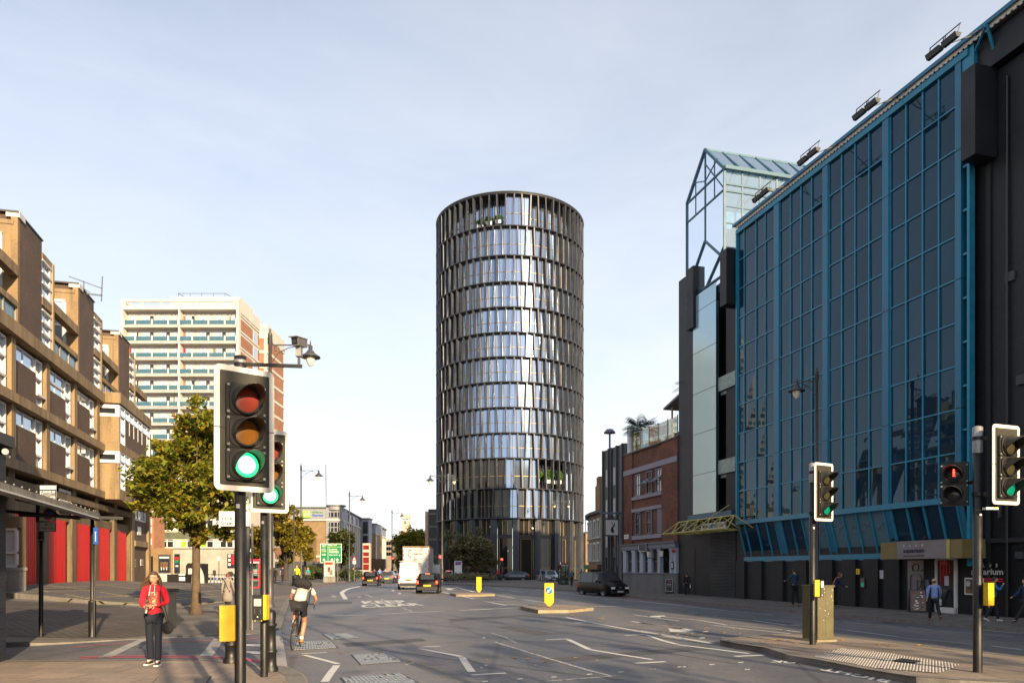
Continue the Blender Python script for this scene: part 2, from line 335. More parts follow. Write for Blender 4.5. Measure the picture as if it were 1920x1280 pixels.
# ------------------------------------------------------------------ mesh builder
class MB:
 def __init__(s, mat='concrete'): s.v = []; s.f = []; s.m = []; s.mats = [mat]; s.cur = 0; s.sm = []; s.smooth = False
 def mat(s, n):
  if n not in s.mats: s.mats.append(n)
  s.cur = s.mats.index(n); return s
 def face(s, pts):
  i = len(s.v); s.v.extend(Vector(p) for p in pts); s.f.append(tuple(range(i, i + len(pts)))); s.m.append(s.cur); s.sm.append(s.smooth); return s
 def idx(s, verts, faces):
  i = len(s.v); s.v.extend(Vector(p) for p in verts)
  for f in faces: s.f.append(tuple(i + k for k in f)); s.m.append(s.cur); s.sm.append(s.smooth)
  return s
 def hexa(s, p):
  c = sum((Vector(q) for q in p), Vector()) / 8
  fs = [(0, 3, 2, 1), (4, 5, 6, 7), (0, 1, 5, 4), (1, 2, 6, 5), (2, 3, 7, 6), (3, 0, 4, 7)]
  a, b_, d = Vector(p[1]) - Vector(p[0]), Vector(p[3]) - Vector(p[0]), Vector(p[4]) - Vector(p[0])
  if a.cross(b_).dot(d) < 0: fs = [tuple(reversed(f)) for f in fs]
  return s.idx(p, fs)
 def box(s, x0, x1, y0, y1, z0, z1):
  return s.hexa([(x0, y0, z0), (x1, y0, z0), (x1, y1, z0), (x0, y1, z0), (x0, y0, z1), (x1, y0, z1), (x1, y1, z1), (x0, y1, z1)])
 def fbox(s, F, a0, a1, o0, o1, z0, z1):
  return s.hexa([F(a0, o0, z0), F(a1, o0, z0), F(a1, o1, z0), F(a0, o1, z0), F(a0, o0, z1), F(a1, o0, z1), F(a1, o1, z1), F(a0, o1, z1)])
 def obox(s, c, ax, ay, az):
  c, ax, ay, az = Vector(c), Vector(ax), Vector(ay), Vector(az)
  return s.hexa([c - ax - ay - az, c + ax - ay - az, c + ax + ay - az, c - ax + ay - az, c - ax - ay + az, c + ax - ay + az, c + ax + ay + az, c - ax + ay + az])
 def bar(s, p, q, w, h=None, up=(0, 0, 1)):
  p, q = Vector(p), Vector(q); h = h or w; d = (q - p); L = d.length
  if L < 1e-6: return s
  d /= L; u = Vector(up)
  if abs(d.dot(u)) > .98: u = Vector((1, 0, 0)) if abs(d.x) < .9 else Vector((0, 1, 0))
  r = d.cross(u).normalized(); t = r.cross(d)
  return s.obox((p + q) / 2, r * w / 2, d * L / 2, t * h / 2)
 def tube(s, p, q, r0, r1=None, n=10, caps=True):
  p, q = Vector(p), Vector(q); r1 = r0 if r1 is None else r1; d = (q - p).normalized()
  u = Vector((0, 0, 1)) if abs(d.z) < .95 else Vector((1, 0, 0)); a = d.cross(u).normalized(); b = a.cross(d)
  ring = lambda c, r: [c + a * r * cos(2 * pi * k / n) + b * r * sin(2 * pi * k / n) for k in range(n)]
  vs = ring(p, r0) + ring(q, r1); sm = s.smooth; s.smooth = True
  s.idx(vs, [(k + n, (k + 1) % n + n, (k + 1) % n, k) for k in range(n)][::1]); s.smooth = sm
  if caps: s.idx(vs[:n], [tuple(range(n))]); s.idx(vs[n:], [tuple(reversed(range(n)))])
  return s
 def path(s, pts, r, n=6):
  for a, b in zip(pts, pts[1:]): s.tube(a, b, r, r, n)
  return s
 def lathe(s, prof, c=(0, 0, 0), n=16, axis=None, a0=0, a1=2 * pi):
  c = Vector(c); q = Vector((0, 0, 1)).rotation_difference(Vector(axis).normalized()) if axis else None
  full = abs(a1 - a0 - 2 * pi) < 1e-4; m = n if full else n + 1; vs = []
  for r, z in prof:
   for k in range(m):
    t = a0 + (a1 - a0) * k / n; p = Vector((r * cos(t), r * sin(t), z)); vs.append(c + (q @ p if q else p))
  fs = []
  for i in range(len(prof) - 1):
   for k in range(n):
    k2 = (k + 1) % m if full else k + 1
    fs.append((i * m + k, i * m + k2, (i + 1) * m + k2, (i + 1) * m + k))
  sm = s.smooth; s.smooth = True; s.idx(vs, fs); s.smooth = sm
  return s
 def prism(s, poly, z0, z1, cap=True):
  n = len(poly); lo = [(x, y, z0) for x, y in poly]; hi = [(x, y, z1) for x, y in poly]
  ar = sum(poly[i][0] * poly[(i + 1) % n][1] - poly[(i + 1) % n][0] * poly[i][1] for i in range(n))
  if ar < 0: lo.reverse(); hi.reverse()
  s.idx(lo + hi, [(i, (i + 1) % n, (i + 1) % n + n, i + n) for i in range(n)])
  if cap: s.face(hi); s.face(lo[::-1])
  return s
 def plate(s, pts, t):        # polygon given thickness vector t
  pts = [Vector(p) for p in pts]; t = Vector(t); n = len(pts); nn = Vector()
  for i in range(n): nn += pts[i].cross(pts[(i + 1) % n])
  if nn.dot(t) < 0: pts.reverse()
  hi = [p + t for p in pts]
  s.idx(pts + hi, [(i, (i + 1) % n, (i + 1) % n + n, i + n) for i in range(n)] + [tuple(range(n, 2 * n)), tuple(reversed(range(n)))])
  return s
 def ball(s, c, r, n=10, m=7, sc=(1, 1, 1)):
  c = Vector(c); prof = [(sin(pi * i / m), -cos(pi * i / m)) for i in range(m + 1)]; vs = []; fs = []
  for a, z in prof:
   for k in range(n): vs.append(c + Vector((a * cos(2 * pi * k / n) * r * sc[0], a * sin(2 * pi * k / n) * r * sc[1], z * r * sc[2])))
  for i in range(m):
   for k in range(n): fs.append((i * n + k, i * n + (k + 1) % n, (i + 1) * n + (k + 1) % n, (i + 1) * n + k))
  sm = s.smooth; s.smooth = True; s.idx(vs, fs); s.smooth = sm; return s
 def mesh(s, name, org=Vector()):
  me = bpy.data.meshes.new(name); me.from_pydata([v - org for v in s.v], [], s.f)
  for m in s.mats: me.materials.append(MATS[m])
  me.polygons.foreach_set('material_index', s.m); me.polygons.foreach_set('use_smooth', s.sm)
  uv = me.uv_layers.new(name='UVMap'); data = uv.data
  for p in me.polygons:
   n = p.normal
   if abs(n.z) > .8:
    for li in p.loop_indices: v = me.vertices[me.loops[li].vertex_index].co + org; data[li].uv = (v.x, v.y)
   else:
    t = Vector((-n.y, n.x, 0)); t = t.normalized() if t.length > 1e-5 else Vector((1, 0, 0))
    for li in p.loop_indices: v = me.vertices[me.loops[li].vertex_index].co + org; data[li].uv = (v.dot(t), v.z)
  return me
 def build(s, name, parent=None, bevel=0):
  org = ORG.get(parent.name, Vector()) if parent else Vector()
  o = bpy.data.objects.new(name, s.mesh(name, org)); COL.objects.link(o)
  if parent: o.parent = parent; ORG[o.name] = org
  if bevel:
   md = o.modifiers.new('bevel', 'BEVEL'); md.width = bevel; md.segments = 2; md.limit_method = 'ANGLE'
  return o
ORG = {}
def tag(o, label, cat, group=None):
 o['label'] = label; o['category'] = cat
 if group: o['group'] = group
 return o
def thing(name, label, cat, loc=(0, 0, 0), rz=0., group=None, local=False):
 """Empty at the thing's base. local=True: parts are modelled around the origin; else in world coordinates."""
 o = bpy.data.objects.new(name, None); COL.objects.link(o); o.location = loc; o.rotation_euler = (0, 0, rz); o.empty_display_size = .3
 ORG[o.name] = Vector() if local else Vector(loc)
 return tag(o, label, cat, group)
def struct(name, mb, **k): o = mb.build(name, **k); o['kind'] = 'structure'; return o
def single(name, mb, label, cat, loc, group=None):       # a thing that is one mesh, origin at its base
 loc = Vector(loc); o = bpy.data.objects.new(name, mb.mesh(name, loc)); COL.objects.link(o); o.location = loc
 ORG[o.name] = loc; return tag(o, label, cat, group)
def dup(root, loc, rz=None, label=None, group=None, scale=None):
 r = root.copy(); COL.objects.link(r); r.location = loc
 if rz is not None: r.rotation_euler = (0, 0, rz)
 if scale: r.scale = scale if not isinstance(scale, (int, float)) else (scale,) * 3
 if label: r['label'] = label
 if group: r['group'] = group
 for ch in list(root.children):
  c = ch.copy(); COL.objects.link(c); c.parent = r
  for gch in list(ch.children):
   d = gch.copy(); COL.objects.link(d); d.parent = c
 return r
def limited(name, items, parent, lim=100):
 """items: (distance, function(mb)); the nearest become parts of their own, the rest one stuff part."""
 items = sorted(items, key=lambda t: t[0]); out = []
 for d, fn in items[:lim]:
  mb = MB(); mb.mats = []; fn(mb); out.append(mb.build(name, parent))
 if len(items) > lim:
  mb = MB(); mb.mats = []
  for d, fn in items[lim:]: fn(mb)
  o = mb.build(name, parent); o['kind'] = 'stuff'
 return out
_txt = {}
def text_geo(s, bold=0.0):
 key = (s, bold)
 if key in _txt: return _txt[key]
 cu = bpy.data.curves.new('t', 'FONT'); cu.body = s; cu.size = 1; cu.resolution_u = 2; cu.offset = bold
 cu.align_x = 'LEFT'; o = bpy.data.objects.new('t', cu); COL.objects.link(o)
 dg = bpy.context.evaluated_depsgraph_get(); me = o.evaluated_get(dg).to_mesh()
 vs = [v.co.copy() for v in me.vertices]; fs = [tuple(p.vertices) for p in me.polygons]
 o.evaluated_get(dg).to_mesh_clear(); bpy.data.objects.remove(o); bpy.data.curves.remove(cu)
 x0 = min(v.x for v in vs); x1 = max(v.x for v in vs); y0 = min(v.y for v in vs); y1 = max(v.y for v in vs)
 r = ([((v.x - x0) / (x1 - x0), (v.y - y0) / (y1 - y0)) for v in vs], fs, (x1 - x0) / (y1 - y0)); _txt[key] = r; return r
def put_text(mb, s, org, ux, uy, mat, bold=.0, fn=None):
 """letters filling the parallelogram org + a*ux + b*uy"""
 vs, fs, _ = text_geo(s, bold); org, ux, uy = Vector(org), Vector(ux), Vector(uy); mb.mat(mat)
 pts = [org + ux * a + uy * b for a, b in vs]
 if fn: pts = [fn(p) for p in pts]
 mb.idx(pts, fs); return mb
# ------------------------------------------------------------------ ground sheets
CUTS = [(Vector((1, .275, 0)), 12.), (Vector((1, .275, 0)), 16.), (Vector((1, .275, 0)), 20.), (Vector((1, .275, 0)), 24.)] + \
  [(Vector((0, 1, 0)), y) for y in (55., 60., 65., 70., 75., 80., 85., 90., 95.)]
def sheet(mb, poly, dz, mat, skirt=0., fn=g, side=None, cuts=CUTS):
 """flat polygon draped on the ground at height dz, with optional kerb faces going down"""
 bm = bmesh.new(); vs = [bm.verts.new((p[0], p[1], 0)) for p in poly]
 f = bm.faces.new(vs); f.normal_update()
 if f.normal.z < 0: f.normal_flip()
 bmesh.ops.triangulate(bm, faces=bm.faces[:])
 for n, d in cuts:
  c = Vector((n.x, n.y, 0)); k = d / c.length_squared
  ds = [c.dot(v.co) - d for v in bm.verts]
  if min(ds) < -1e-4 and max(ds) > 1e-4:
   bmesh.ops.bisect_plane(bm, geom=bm.verts[:] + bm.edges[:] + bm.faces[:], plane_co=c * k, plane_no=c.normalized(), dist=1e-4)
 bm.normal_update(); mb.mat(mat)
 top = {}
 for v in bm.verts: top[v] = Vector((v.co.x, v.co.y, fn(v.co.x, v.co.y) + dz))
 bm.verts.index_update()
 mb.idx([top[v] for v in bm.verts], [tuple(v.index for v in (f.verts if f.normal.z > 0 else reversed(f.verts))) for f in bm.faces])
 if skirt:
  if side: mb.mat(side)
  for e in bm.edges:
   if len(e.link_faces) == 1:
    lp = e.link_loops[0] if hasattr(e, 'link_loops') and len(e.link_loops) else None
    a, b = (lp.vert, lp.link_loop_next.vert) if lp else e.verts
    A, B = top[a], top[b]; d = Vector((0, 0, skirt)); mb.face([B, A, A - d, B - d])
 bm.free(); return mb
def ribbon(mb, pts, w, dz, mat, fn=g, closed=False):
 """painted line of width w along ground points"""
 P = [Vector((p[0], p[1], 0)) for p in pts]; Q = [P[0]]
 for a, b in zip(P, P[1:]):
  n = max(1, int((b - a).length / 3)); Q += [a.lerp(b, k / n) for k in range(1, n + 1)]
 L, Rr = [], []
 for i, p in enumerate(Q):
  d = (Q[min(i + 1, len(Q) - 1)] - Q[max(i - 1, 0)]).normalized(); n = Vector((-d.y, d.x, 0)) * w / 2
  L.append(p + n); Rr.append(p - n)
 mb.mat(mat)
 lift = lambda p: Vector((p.x, p.y, fn(p.x, p.y) + dz))
 for i in range(len(Q) - 1): mb.face([lift(Rr[i]), lift(Rr[i + 1]), lift(L[i + 1]), lift(L[i])])
 return mb
# ------------------------------------------------------------------ the ground, pavements and islands
mb = MB('asphalt')
xs = [-900, -300, -120] + list(range(-60, 61, 5)) + [120, 300, 900]; ys = [-300, -120, -60] + list(range(-30, 131, 5)) + [180, 300, 700, 1800]
for i in range(len(xs) - 1):
 for j in range(len(ys) - 1):
  if -60 <= xs[i] < 60 and -30 <= ys[j] < 130: sheet(mb, [(xs[i], ys[j]), (xs[i + 1], ys[j]), (xs[i + 1], ys[j + 1]), (xs[i], ys[j + 1])], 0, 'asphalt')
  else: mb.face([(a, b, g(a, b)) for a, b in ((xs[i], ys[j]), (xs[i + 1], ys[j]), (xs[i + 1], ys[j + 1]), (xs[i], ys[j + 1]))])
struct('ground', mb)
flat = lambda x, y: 0.
def P2(L, dz=0., fn=flat): return [G(u, v, dz, fn).xy for u, v in L]
# near left pavement (bottom-left corner)
nearL = P2([(-300, 1238), (8, 1240), (270, 1237), (400, 1236), (470, 1243), (539, 1251)], .10) + P2([(556, 1259), (570, 1266), (577, 1278)], .10)
nearL += [(-2.55, 9.2), (-1.6, 4.), (-.4, -2), (2.5, -14), (-40, -14), (-40, 13.8)]
mb = MB(); sheet(mb, nearL, .12, 'paving', .2, flat, 'kerbstone'); struct('pavement', mb)
mb = MB(); kl = P2([(8, 1240), (270, 1237), (400, 1236), (470, 1243), (539, 1251), (556, 1259), (570, 1266), (577, 1278)], .10) + [(-2.55, 9.2), (-1.6, 4.), (-.4, -2)]
off = [Vector(p) + Vector((-.12, -.12)) for p in kl]; ribbon(mb, off, .26, .126, 'kerbstone', flat); struct('kerb', mb)
# raised side-road table, level with the kerbs on its right, lower to the left
def tab(x, y): return .004 + .100 * clamp((x + 13.5) / 4.5)
far_k = P2([(-300, 1212), (8, 1211), (130, 1206), (270, 1199), (430, 1192), (470, 1190), (511, 1184), (525, 1179)], .08)
near_k = P2([(539, 1251), (470, 1243), (400, 1236), (270, 1237), (8, 1240), (-300, 1238)], .09)
mb = MB(); tb = far_k + P2([(530, 1199)], .1) + near_k
sheet(mb, tb, 0, 'asphalt', .12, tab, 'kerbstone', [(Vector((1, 0, 0)), -13.5), (Vector((1, 0, 0)), -9.0)]); struct('side_road', mb)
mb = MB(); sheet(mb, P2([(511, 1186), (526, 1181), (530, 1199), (539, 1250), (508, 1247)], .1), .012, 'granite', .02, tab); struct('crossing_strip', mb)
# far left pavement: everything beyond the side road
mainL = P2([(525, 1179), (533, 1158), (541, 1135), (552, 1112), (570, 1103.5), (600, 1097.5), (630, 1092), (675, 1088), (700, 1086)], .0)
mainL += [(-22.4, 150), (-24, 260), (-30, 700)]
farL = far_k + mainL[1:] + [(-300, 700), (-300, 30), (-40, 18)]
mb = MB(); sheet(mb, farL, 0, 'paving_small', .22, hl, 'kerbstone', [(Vector((0, 1, 0)), 60.), (Vector((0, 1, 0)), 65.), (Vector((0, 1, 0)), 70.), (Vector((0, 1, 0)), 75.), (Vector((0, 1, 0)), 80.), (Vector((1, .259, 0)), -6.), (Vector((1, .259, 0)), -17.5)]); struct('pavement', mb)
# mask the rising part near the road: low step of the forecourt
mb = MB(); kp = far_k[1:] + mainL[1:9]
ribbon(mb, [Vector(p) + Vector((-.13, .10)) for p in kp], .26, .006, 'kerbstone', hl); struct('kerb', mb)
def lo(x, y): return min(hl(x, y), .12)
cob = P2([(-200, 1138), (8, 1139), (150, 1139), (262, 1141), (330, 1150), (345, 1160), (318, 1186), (230, 1195), (8, 1197), (-200, 1197)], .12)
mb = MB(); sheet(mb, cob, .008, 'cobble', 0, hl, None, [(Vector((1, .259, 0)), -6.)]); struct('cobbled_strip', mb)
# raised forecourt with its stone step
fc = P2([(-150, 1133), (33, 1134), (150, 1136.5), (267, 1137), (330, 1134), (420, 1127)], .14) + [(-13.5, 45.), (-17., 60.), (-23.5, 80.), (-42, 85), (-33, 60), (-26, 34)]
def fz(x, y): return hl(x, y) + .05 + .20 * clamp((-15 - x) / 7)
mb = MB(); sheet(mb, fc, 0, 'forecourt', .5, fz, 'kerbstone', [(Vector((0, 1, 0)), 60.), (Vector((0, 1, 0)), 65.), (Vector((0, 1, 0)), 70.), (Vector((0, 1, 0)), 75.), (Vector((0, 1, 0)), 80.), (Vector((1, .259, 0)), -6.), (Vector((1, 0, 0)), -15.), (Vector((1, 0, 0)), -22.)]); struct('forecourt', mb)
mb = MB()
for uv in ([(33, 1127), (300, 1108), (420, 1098)], [(100, 1132), (330, 1115), (425, 1106)], [(180, 1135), (330, 1122), (425, 1113)], [(60, 1110), (300, 1127)], [(140, 1103), (350, 1120)], [(200, 1098), (400, 1113)],
   [(340, 1132), (425, 1122)], [(35, 1118), (200, 1131)], [(270, 1096), (425, 1105)], [(60, 1120), (270, 1101)]):
 ribbon(mb, [G(u, v, .3).xy for u, v in uv], .11, .009, 'paint_yellow', fz)
struct('forecourt_markings', mb)
# tree pit
mb = MB(); tp = G(368, 1151, .12, flat); sheet(mb, [(tp.x - .9, tp.y - .6), (tp.x + 1.6, tp.y - .5), (tp.x + 1.8, tp.y + .7), (tp.x - .7, tp.y + .8)], .018, 'kerb_gold', .0, flat); struct('tree_pit', mb)
# right pavement
rk = [G(u, v).xy for u, v in ((1192, 1117), (1240, 1122), (1331, 1134), (1500, 1151), (1564, 1156), (1724, 1173), (1830, 1181), (1917, 1189))]
rk = [Vector((24.3 - .275 * y, y)) for y in (-80, -30, 0, 10, 20, 30, 40, 50, 58)] + [Vector((24.0 - .275 * 66, 66)), Vector((21.2 - .275 * 76, 76)), Vector((17 - .275 * 82, 82)), Vector((14.6 - .275 * 86, 86)), Vector((14.8 - .275 * 90, 90)), Vector((20 - .275 * 97, 97)), Vector((27 - .275 * 104, 104)), Vector((40 - .275 * 115, 115)), Vector((60 - .275 * 125, 125))]
rp = list(rk) + [(150, 125), (150, -80)]
mb = MB(); sheet(mb, rp, .12, 'paving_small', .2, g, 'kerbstone'); struct('pavement', mb)
mb = MB(); ribbon(mb, [Vector(p) + Vector((.13, .03)) for p in rk[:14]], .26, .127, 'kerbstone'); struct('kerb', mb)
# plaza in front of the tower, with its curving kerb
pz = [G(u, v).xy for u, v in ((795, 1095.5), (829, 1096), (853, 1095.5), (856, 1091.5), (856, 1089.5), (868, 1087), (893, 1085.2), (940, 1084))] + [Vector((6, 104)), Vector((14, 108)), Vector((22, 118)), Vector((26, 140)), Vector((-60, 200)), Vector((-17, 130)), Vector((-14, 95))]
mb = MB(); sheet(mb, pz, .12, 'paving_small', .2, g, 'kerbstone'); struct('pavement', mb)
def island(name, top, mat='paving', side='kerb_gold', h=.13, kerb=.2):
 pts = [G(u, v, h).xy for u, v in top]
 mb = MB(); sheet(mb, pts, h, mat, h + .1, g, side)
 c = sum((Vector(p) for p in pts), Vector((0, 0))) / len(pts)
 rim = [Vector(p) + (c - Vector(p)).normalized() * .12 for p in pts]; ribbon(mb, rim + [rim[0]], .24, h + .006, 'kerbstone'); return struct(name, mb)
island('traffic_island', [(976, 1136), (1009, 1143), (1065, 1142.5), (1113, 1138.5), (1111, 1136.5), (1060, 1132.5), (1010, 1131.5)])
island('traffic_island', [(844, 1111.3), (855, 1113.8), (900, 1114), (928, 1113), (926, 1111), (900, 1110), (855, 1110)])
bigI = [(1350, 1199), (1390, 1206), (1431, 1212), (1450, 1218), (1480, 1228), (1540, 1237), (1635, 1255), (1718, 1268), (1800, 1274), (1950, 1281), (2300, 1290), (2300, 1262), (1917, 1230), (1823, 1219), (1700, 1205), (1564, 1191), (1479, 1187.5), (1400, 1192), (1360, 1196)]
island('traffic_island', bigI, 'paving', 'kerbstone', .12)
# blister paving on the island (real studs)
mb = MB('granite'); poly = [(1525, 1231), (1576, 1215.5), (1660, 1224), (1801, 1246), (1760, 1262), (1640, 1252)]
tp3 = [G(u, v, .12).xy for u, v in poly]; sheet(mb, tp3, .130, 'paving_small')
def inside(p, Q):
 c = False; n = len(Q)
 for i in range(n):
  a, b = Q[i], Q[(i + 1) % n]
  if (a[1] > p[1]) != (b[1] > p[1]) and p[0] < (b[0] - a[0]) * (p[1] - a[1]) / (b[1] - a[1]) + a[0]: c = not c
 return c
mb.mat('granite'); dd = Vector((-.27, .963)); nn2 = Vector((.963, .27)); c0 = sum((Vector(p) for p in tp3), Vector((0, 0))) / 6
for i in range(-75, 76):
 for j in range(-75, 76):
  p = c0 + dd * i * .067 + nn2 * j * .067
  if inside(p, tp3):
   z = g(*p) + .130; q = [(p.x + cos(k * pi / 3) * r_, p.y + sin(k * pi / 3) * r_, z + h_) for r_, h_ in ((.021, 0), (.013, .009)) for k in range(6)]
   mb.idx(q, [(k, (k + 1) % 6, (k + 1) % 6 + 6, k + 6) for k in range(6)] + [(6, 7, 8, 9, 10, 11)])
struct('tactile_paving', mb)
# ------------------------------------------------------------------ road markings traced on the ground
def A_(L): return [(520 + x / 4.8, 1080 + y / 4.8) for x, y in L]
def B_(L): return [(880 + x / 4.8, 1080 + y / 4.8) for x, y in L]
def C_(L): return [(1200 + x / 5.333, 1080 + y / 5.333) for x, y in L]
def D_(L): return [(1540 + x / 5.053, 1080 + y / 5.053) for x, y in L]
mb = MB(); mw = MB()
def line(L, w=.11, worn=False, m=None):
 ribbon(m or mb, [G(u, v).xy for u, v in L], w, .006, 'paint_worn' if worn else 'paint_white')
def pquad(L, mat='paint_white', dz=.006): sheet(mb, [G(u, v).xy for u, v in L], dz, mat)
for L, w in ((A_([(215, 697), (445, 686)]), .10), (A_([(240, 707), (550, 788)]), .12), (A_([(535, 800), (480, 870), (425, 950)]), .13), (A_([(1260, 640), (1470, 628)]), .10),
    (A_([(1280, 650), (1655, 722)]), .12), (A_([(1660, 730), (1750, 862)]), .14), (B_([(20, 888), (330, 870)]), .12),
    (A_([(250, 365), (500, 355), (800, 346)]), .14), (A_([(290, 215), (600, 208)]), .15), (A_([(930, 340), (1230, 324), (1505, 313)]), .14), (A_([(1640, 305), (1920, 295)]), .16), (B_([(0, 300), (250, 291), (450, 281)]), .14),
    (A_([(1230, 185), (1520, 182)]), .16), (A_([(1050, 190), (1120, 189)]), .14), (B_([(685, 572), (890, 562)]), .10), (B_([(890, 568), (1075, 655)]), .13), (B_([(1075, 657), (1350, 703), (1650, 750)]), .12),
    (B_([(1495, 782), (1765, 768)]), .14), (B_([(870, 368), (1150, 425), (1500, 490), (1920, 562)]), .13), (C_([(0, 545), (300, 597), (730, 672)]), .13), (B_([(1400, 533), (1600, 520)]), .10),
    (B_([(1600, 528), (1730, 575), (1865, 610)]), .13), (C_([(370, 683), (700, 722), (1090, 772)]), .13), (C_([(945, 800), (1235, 788)]), .14), (B_([(1460, 405), (1920, 470)]), .14), (C_([(0, 462), (260, 496), (520, 537)]), .14),
    (B_([(1485, 347), (1890, 402)]), .13), (C_([(230, 405), (600, 438)]), .12), (C_([(600, 440), (870, 487)]), .12), (C_([(590, 392), (770, 395)]), .16), (C_([(730, 402), (1110, 437)]), .12), (C_([(1120, 438), (1455, 485)]), .12),
    (C_([(1475, 485), (1605, 495)]), .12), (C_([(740, 490), (1100, 532), (1500, 572)]), .13), (C_([(890, 487), (1430, 532)]), .12), (C_([(1460, 538), (1605, 558)]), .12), (C_([(0, 248), (430, 292), (860, 342), (1330, 388)]), .15),
    (B_([(600, 118), (740, 135), (1060, 180), (1500, 222), (1920, 265)]), .16), (C_([(50, 305), (300, 312), (560, 315)]), .14), (B_([(1120, 270), (1455, 270)]), .15), (C_([(1450, 405), (1600, 412)]), .14),
    (D_([(120, 425), (460, 455)]), .1), (D_([(510, 460), (750, 478)]), .1), (D_([(830, 482), (1080, 510)]), .1), (D_([(1115, 517), (1430, 540)]), .1), (D_([(1520, 548), (1830, 572)]), .1), (D_([(120, 495), (220, 502)]), .1),
    (D_([(240, 508), (500, 543), (750, 575)]), .11), (D_([(760, 580), (1150, 615), (1550, 650)]), .11), (D_([(1605, 657), (1905, 695)]), .11), (D_([(300, 410), (580, 437)]), .1), (D_([(1520, 510), (1905, 540)]), .1),
    (B_([(120, 85), (190, 98)]), .15), (B_([(215, 102), (315, 120)]), .15), (B_([(358, 125), (485, 145)]), .15), (B_([(548, 155), (645, 165)]), .15), (B_([(415, 66), (655, 30)]), .3), (B_([(140, 47), (185, 40)]), .25), (B_([(200, 38), (250, 33)]), .25),
    (B_([(0, 130), (40, 140)]), .15), (B_([(245, 170), (410, 198)]), .15), (B_([(490, 208), (690, 238)]), .15), (B_([(50, 197), (360, 205)]), .15), (B_([(180, 223), (590, 230)]), .15), (B_([(115, 218), (330, 260)]), .15), (B_([(330, 252), (600, 262)]), .15),
    (A_([(1600, 92), (1700, 122), (1790, 140)]), .2), (A_([(1660, 178), (1770, 202)]), .16), (A_([(1840, 218), (1915, 235)]), .16), (A_([(1475, 140), (1550, 155)]), .2), (A_([(930, 70), (990, 68)]), .25)):
 line(L, w)
for L, w in ((B_([(230, 590), (500, 675), (700, 735), (900, 795), (1070, 845), (1270, 895)]), .07), (B_([(690, 945), (1000, 920), (1320, 895)]), .06), (A_([(790, 165), (860, 187)]), .2), (A_([(935, 205), (960, 215)]), .2), (A_([(725, 180), (750, 190)]), .2),
    (A_([(1125, 285), (1215, 318)]), .12), (A_([(500, 172), (515, 188)]), .25), (B_([(765, 205), (950, 212)]), .4), (B_([(980, 225), (1240, 230)]), .35), (B_([(1260, 233), (1390, 238)]), .35), (B_([(740, 118), (860, 128)]), .4), (B_([(800, 140), (1010, 150)]), .3), (B_([(970, 415), (1030, 420)]), .4),
    (B_([(200, 510), (320, 545), (420, 600)]), .05), (A_([(1150, 800), (1230, 770)]), .05)):
 line(L, w, True)
for x, y in ((130, 552), (150, 800), (110, 822), (140, 945), (455, 922), (760, 905), (1080, 880), (1360, 860), (1650, 835)):
 u, v = B_([(x, y)])[0]; k = .5 if y in (552, 800, 822) else 1; pquad([(u - 5 * k, v + 1.2), (u + 5 * k, v + .6), (u + 6 * k, v - .8), (u - 4 * k, v - .4)])
for x, y in ((120, 930), (430, 905), (715, 882), (1005, 860), (650, 552), (620, 615), (1070, 930), (400, 905)):
 u, v = C_([(x, y)])[0]; pquad([(u - 5, v + 1.2), (u + 5, v + .6), (u + 6, v - .8), (u - 4, v - .4)])
for x, y in ((1040, 128), (1100, 155), (1040, 103)):
 u, v = A_([(x, y)])[0]; pquad([(u - 2.5, v + .8), (u + 2.5, v + 1), (u + 2.5, v - .8), (u - 2.5, v - .8)])
pquad(C_([(282, 518), (345, 530), (525, 535), (527, 545), (480, 548), (578, 563), (300, 553)]))                # turn arrow
pquad(C_([(95, 395), (240, 391), (262, 400), (210, 402), (200, 410), (110, 402)])); pquad(A_([(1510, 108), (1620, 108), (1560, 116), (1590, 122), (1540, 122)]))
cq = [A_([p])[0] for p in ((745, 86), (690, 96), (635, 108), (590, 124), (560, 145), (575, 175), (597, 207), (637, 205), (610, 170), (598, 148), (625, 126), (665, 110), (705, 99), (748, 92))]
pquad(cq[:5] + cq[5:7] + cq[7:])
def road_text(txt, bl, br, tl, mat='paint_white', m=None):
 a, b, c = (G(*p) for p in (bl, br, tl)); put_text(m or mb, txt, (a.x, a.y, 0), (b.x - a.x, b.y - a.y, 0), (c.x - a.x, c.y - a.y, 0), mat, .03, lambda p: Vector((p.x, p.y, g(p.x, p.y) + .006)))
road_text('KEEP', (683, 1131.6), (768, 1129.6), (676, 1126.3)); road_text('CLEAR', (680, 1139), (797, 1134.2), (673, 1133.8))
struct('road_markings', mb)
mb = MB(); road_text('LOOK', (1542, 1241), (1446, 1237), (1538, 1245.5), 'paint_white', mb); road_text('RIGHT', (1676, 1273), (1552, 1250), (1662, 1280), 'paint_white', mb)
struct('road_markings', mb)
mb = MB()
ribbon(mb, [Vector((23.95 - .275 * y, y)) for y in range(30, 60, 3)], .10, .006, 'paint_red')
ribbon(mb, [Vector((23.6 - .275 * y, y)) for y in range(42, 60, 3)], .08, .006, 'paint_red')
km = mainL[1:9]
ribbon(mb, [p + Vector((.35, -.1)) for p in km], .10, .006, 'paint_red')
ribbon(mb, [G(u, v).xy for u, v in ((860, 1096), (862, 1091), (872, 1088.6), (893, 1086.6), (940, 1085.4))], .12, .006, 'paint_red')
ribbon(mb, [G(u, v, .12).xy for u, v in ((1024, 1100.5), (1060, 1102), (1095, 1104))], .15, .008, 'paint_red')
struct('red_route_line', mb)
mb = MB()
tabf = lambda x, y: tab(x, y)
def tl_(L, w, mat): ribbon(mb, [G(u, v, .1, flat).xy for u, v in L], w, .008, mat, tabf)
tl_([(140, 1213), (200, 1207.5), (300, 1203), (430, 1200.5), (470, 1197.5), (511, 1193)], .09, 'paint_red')
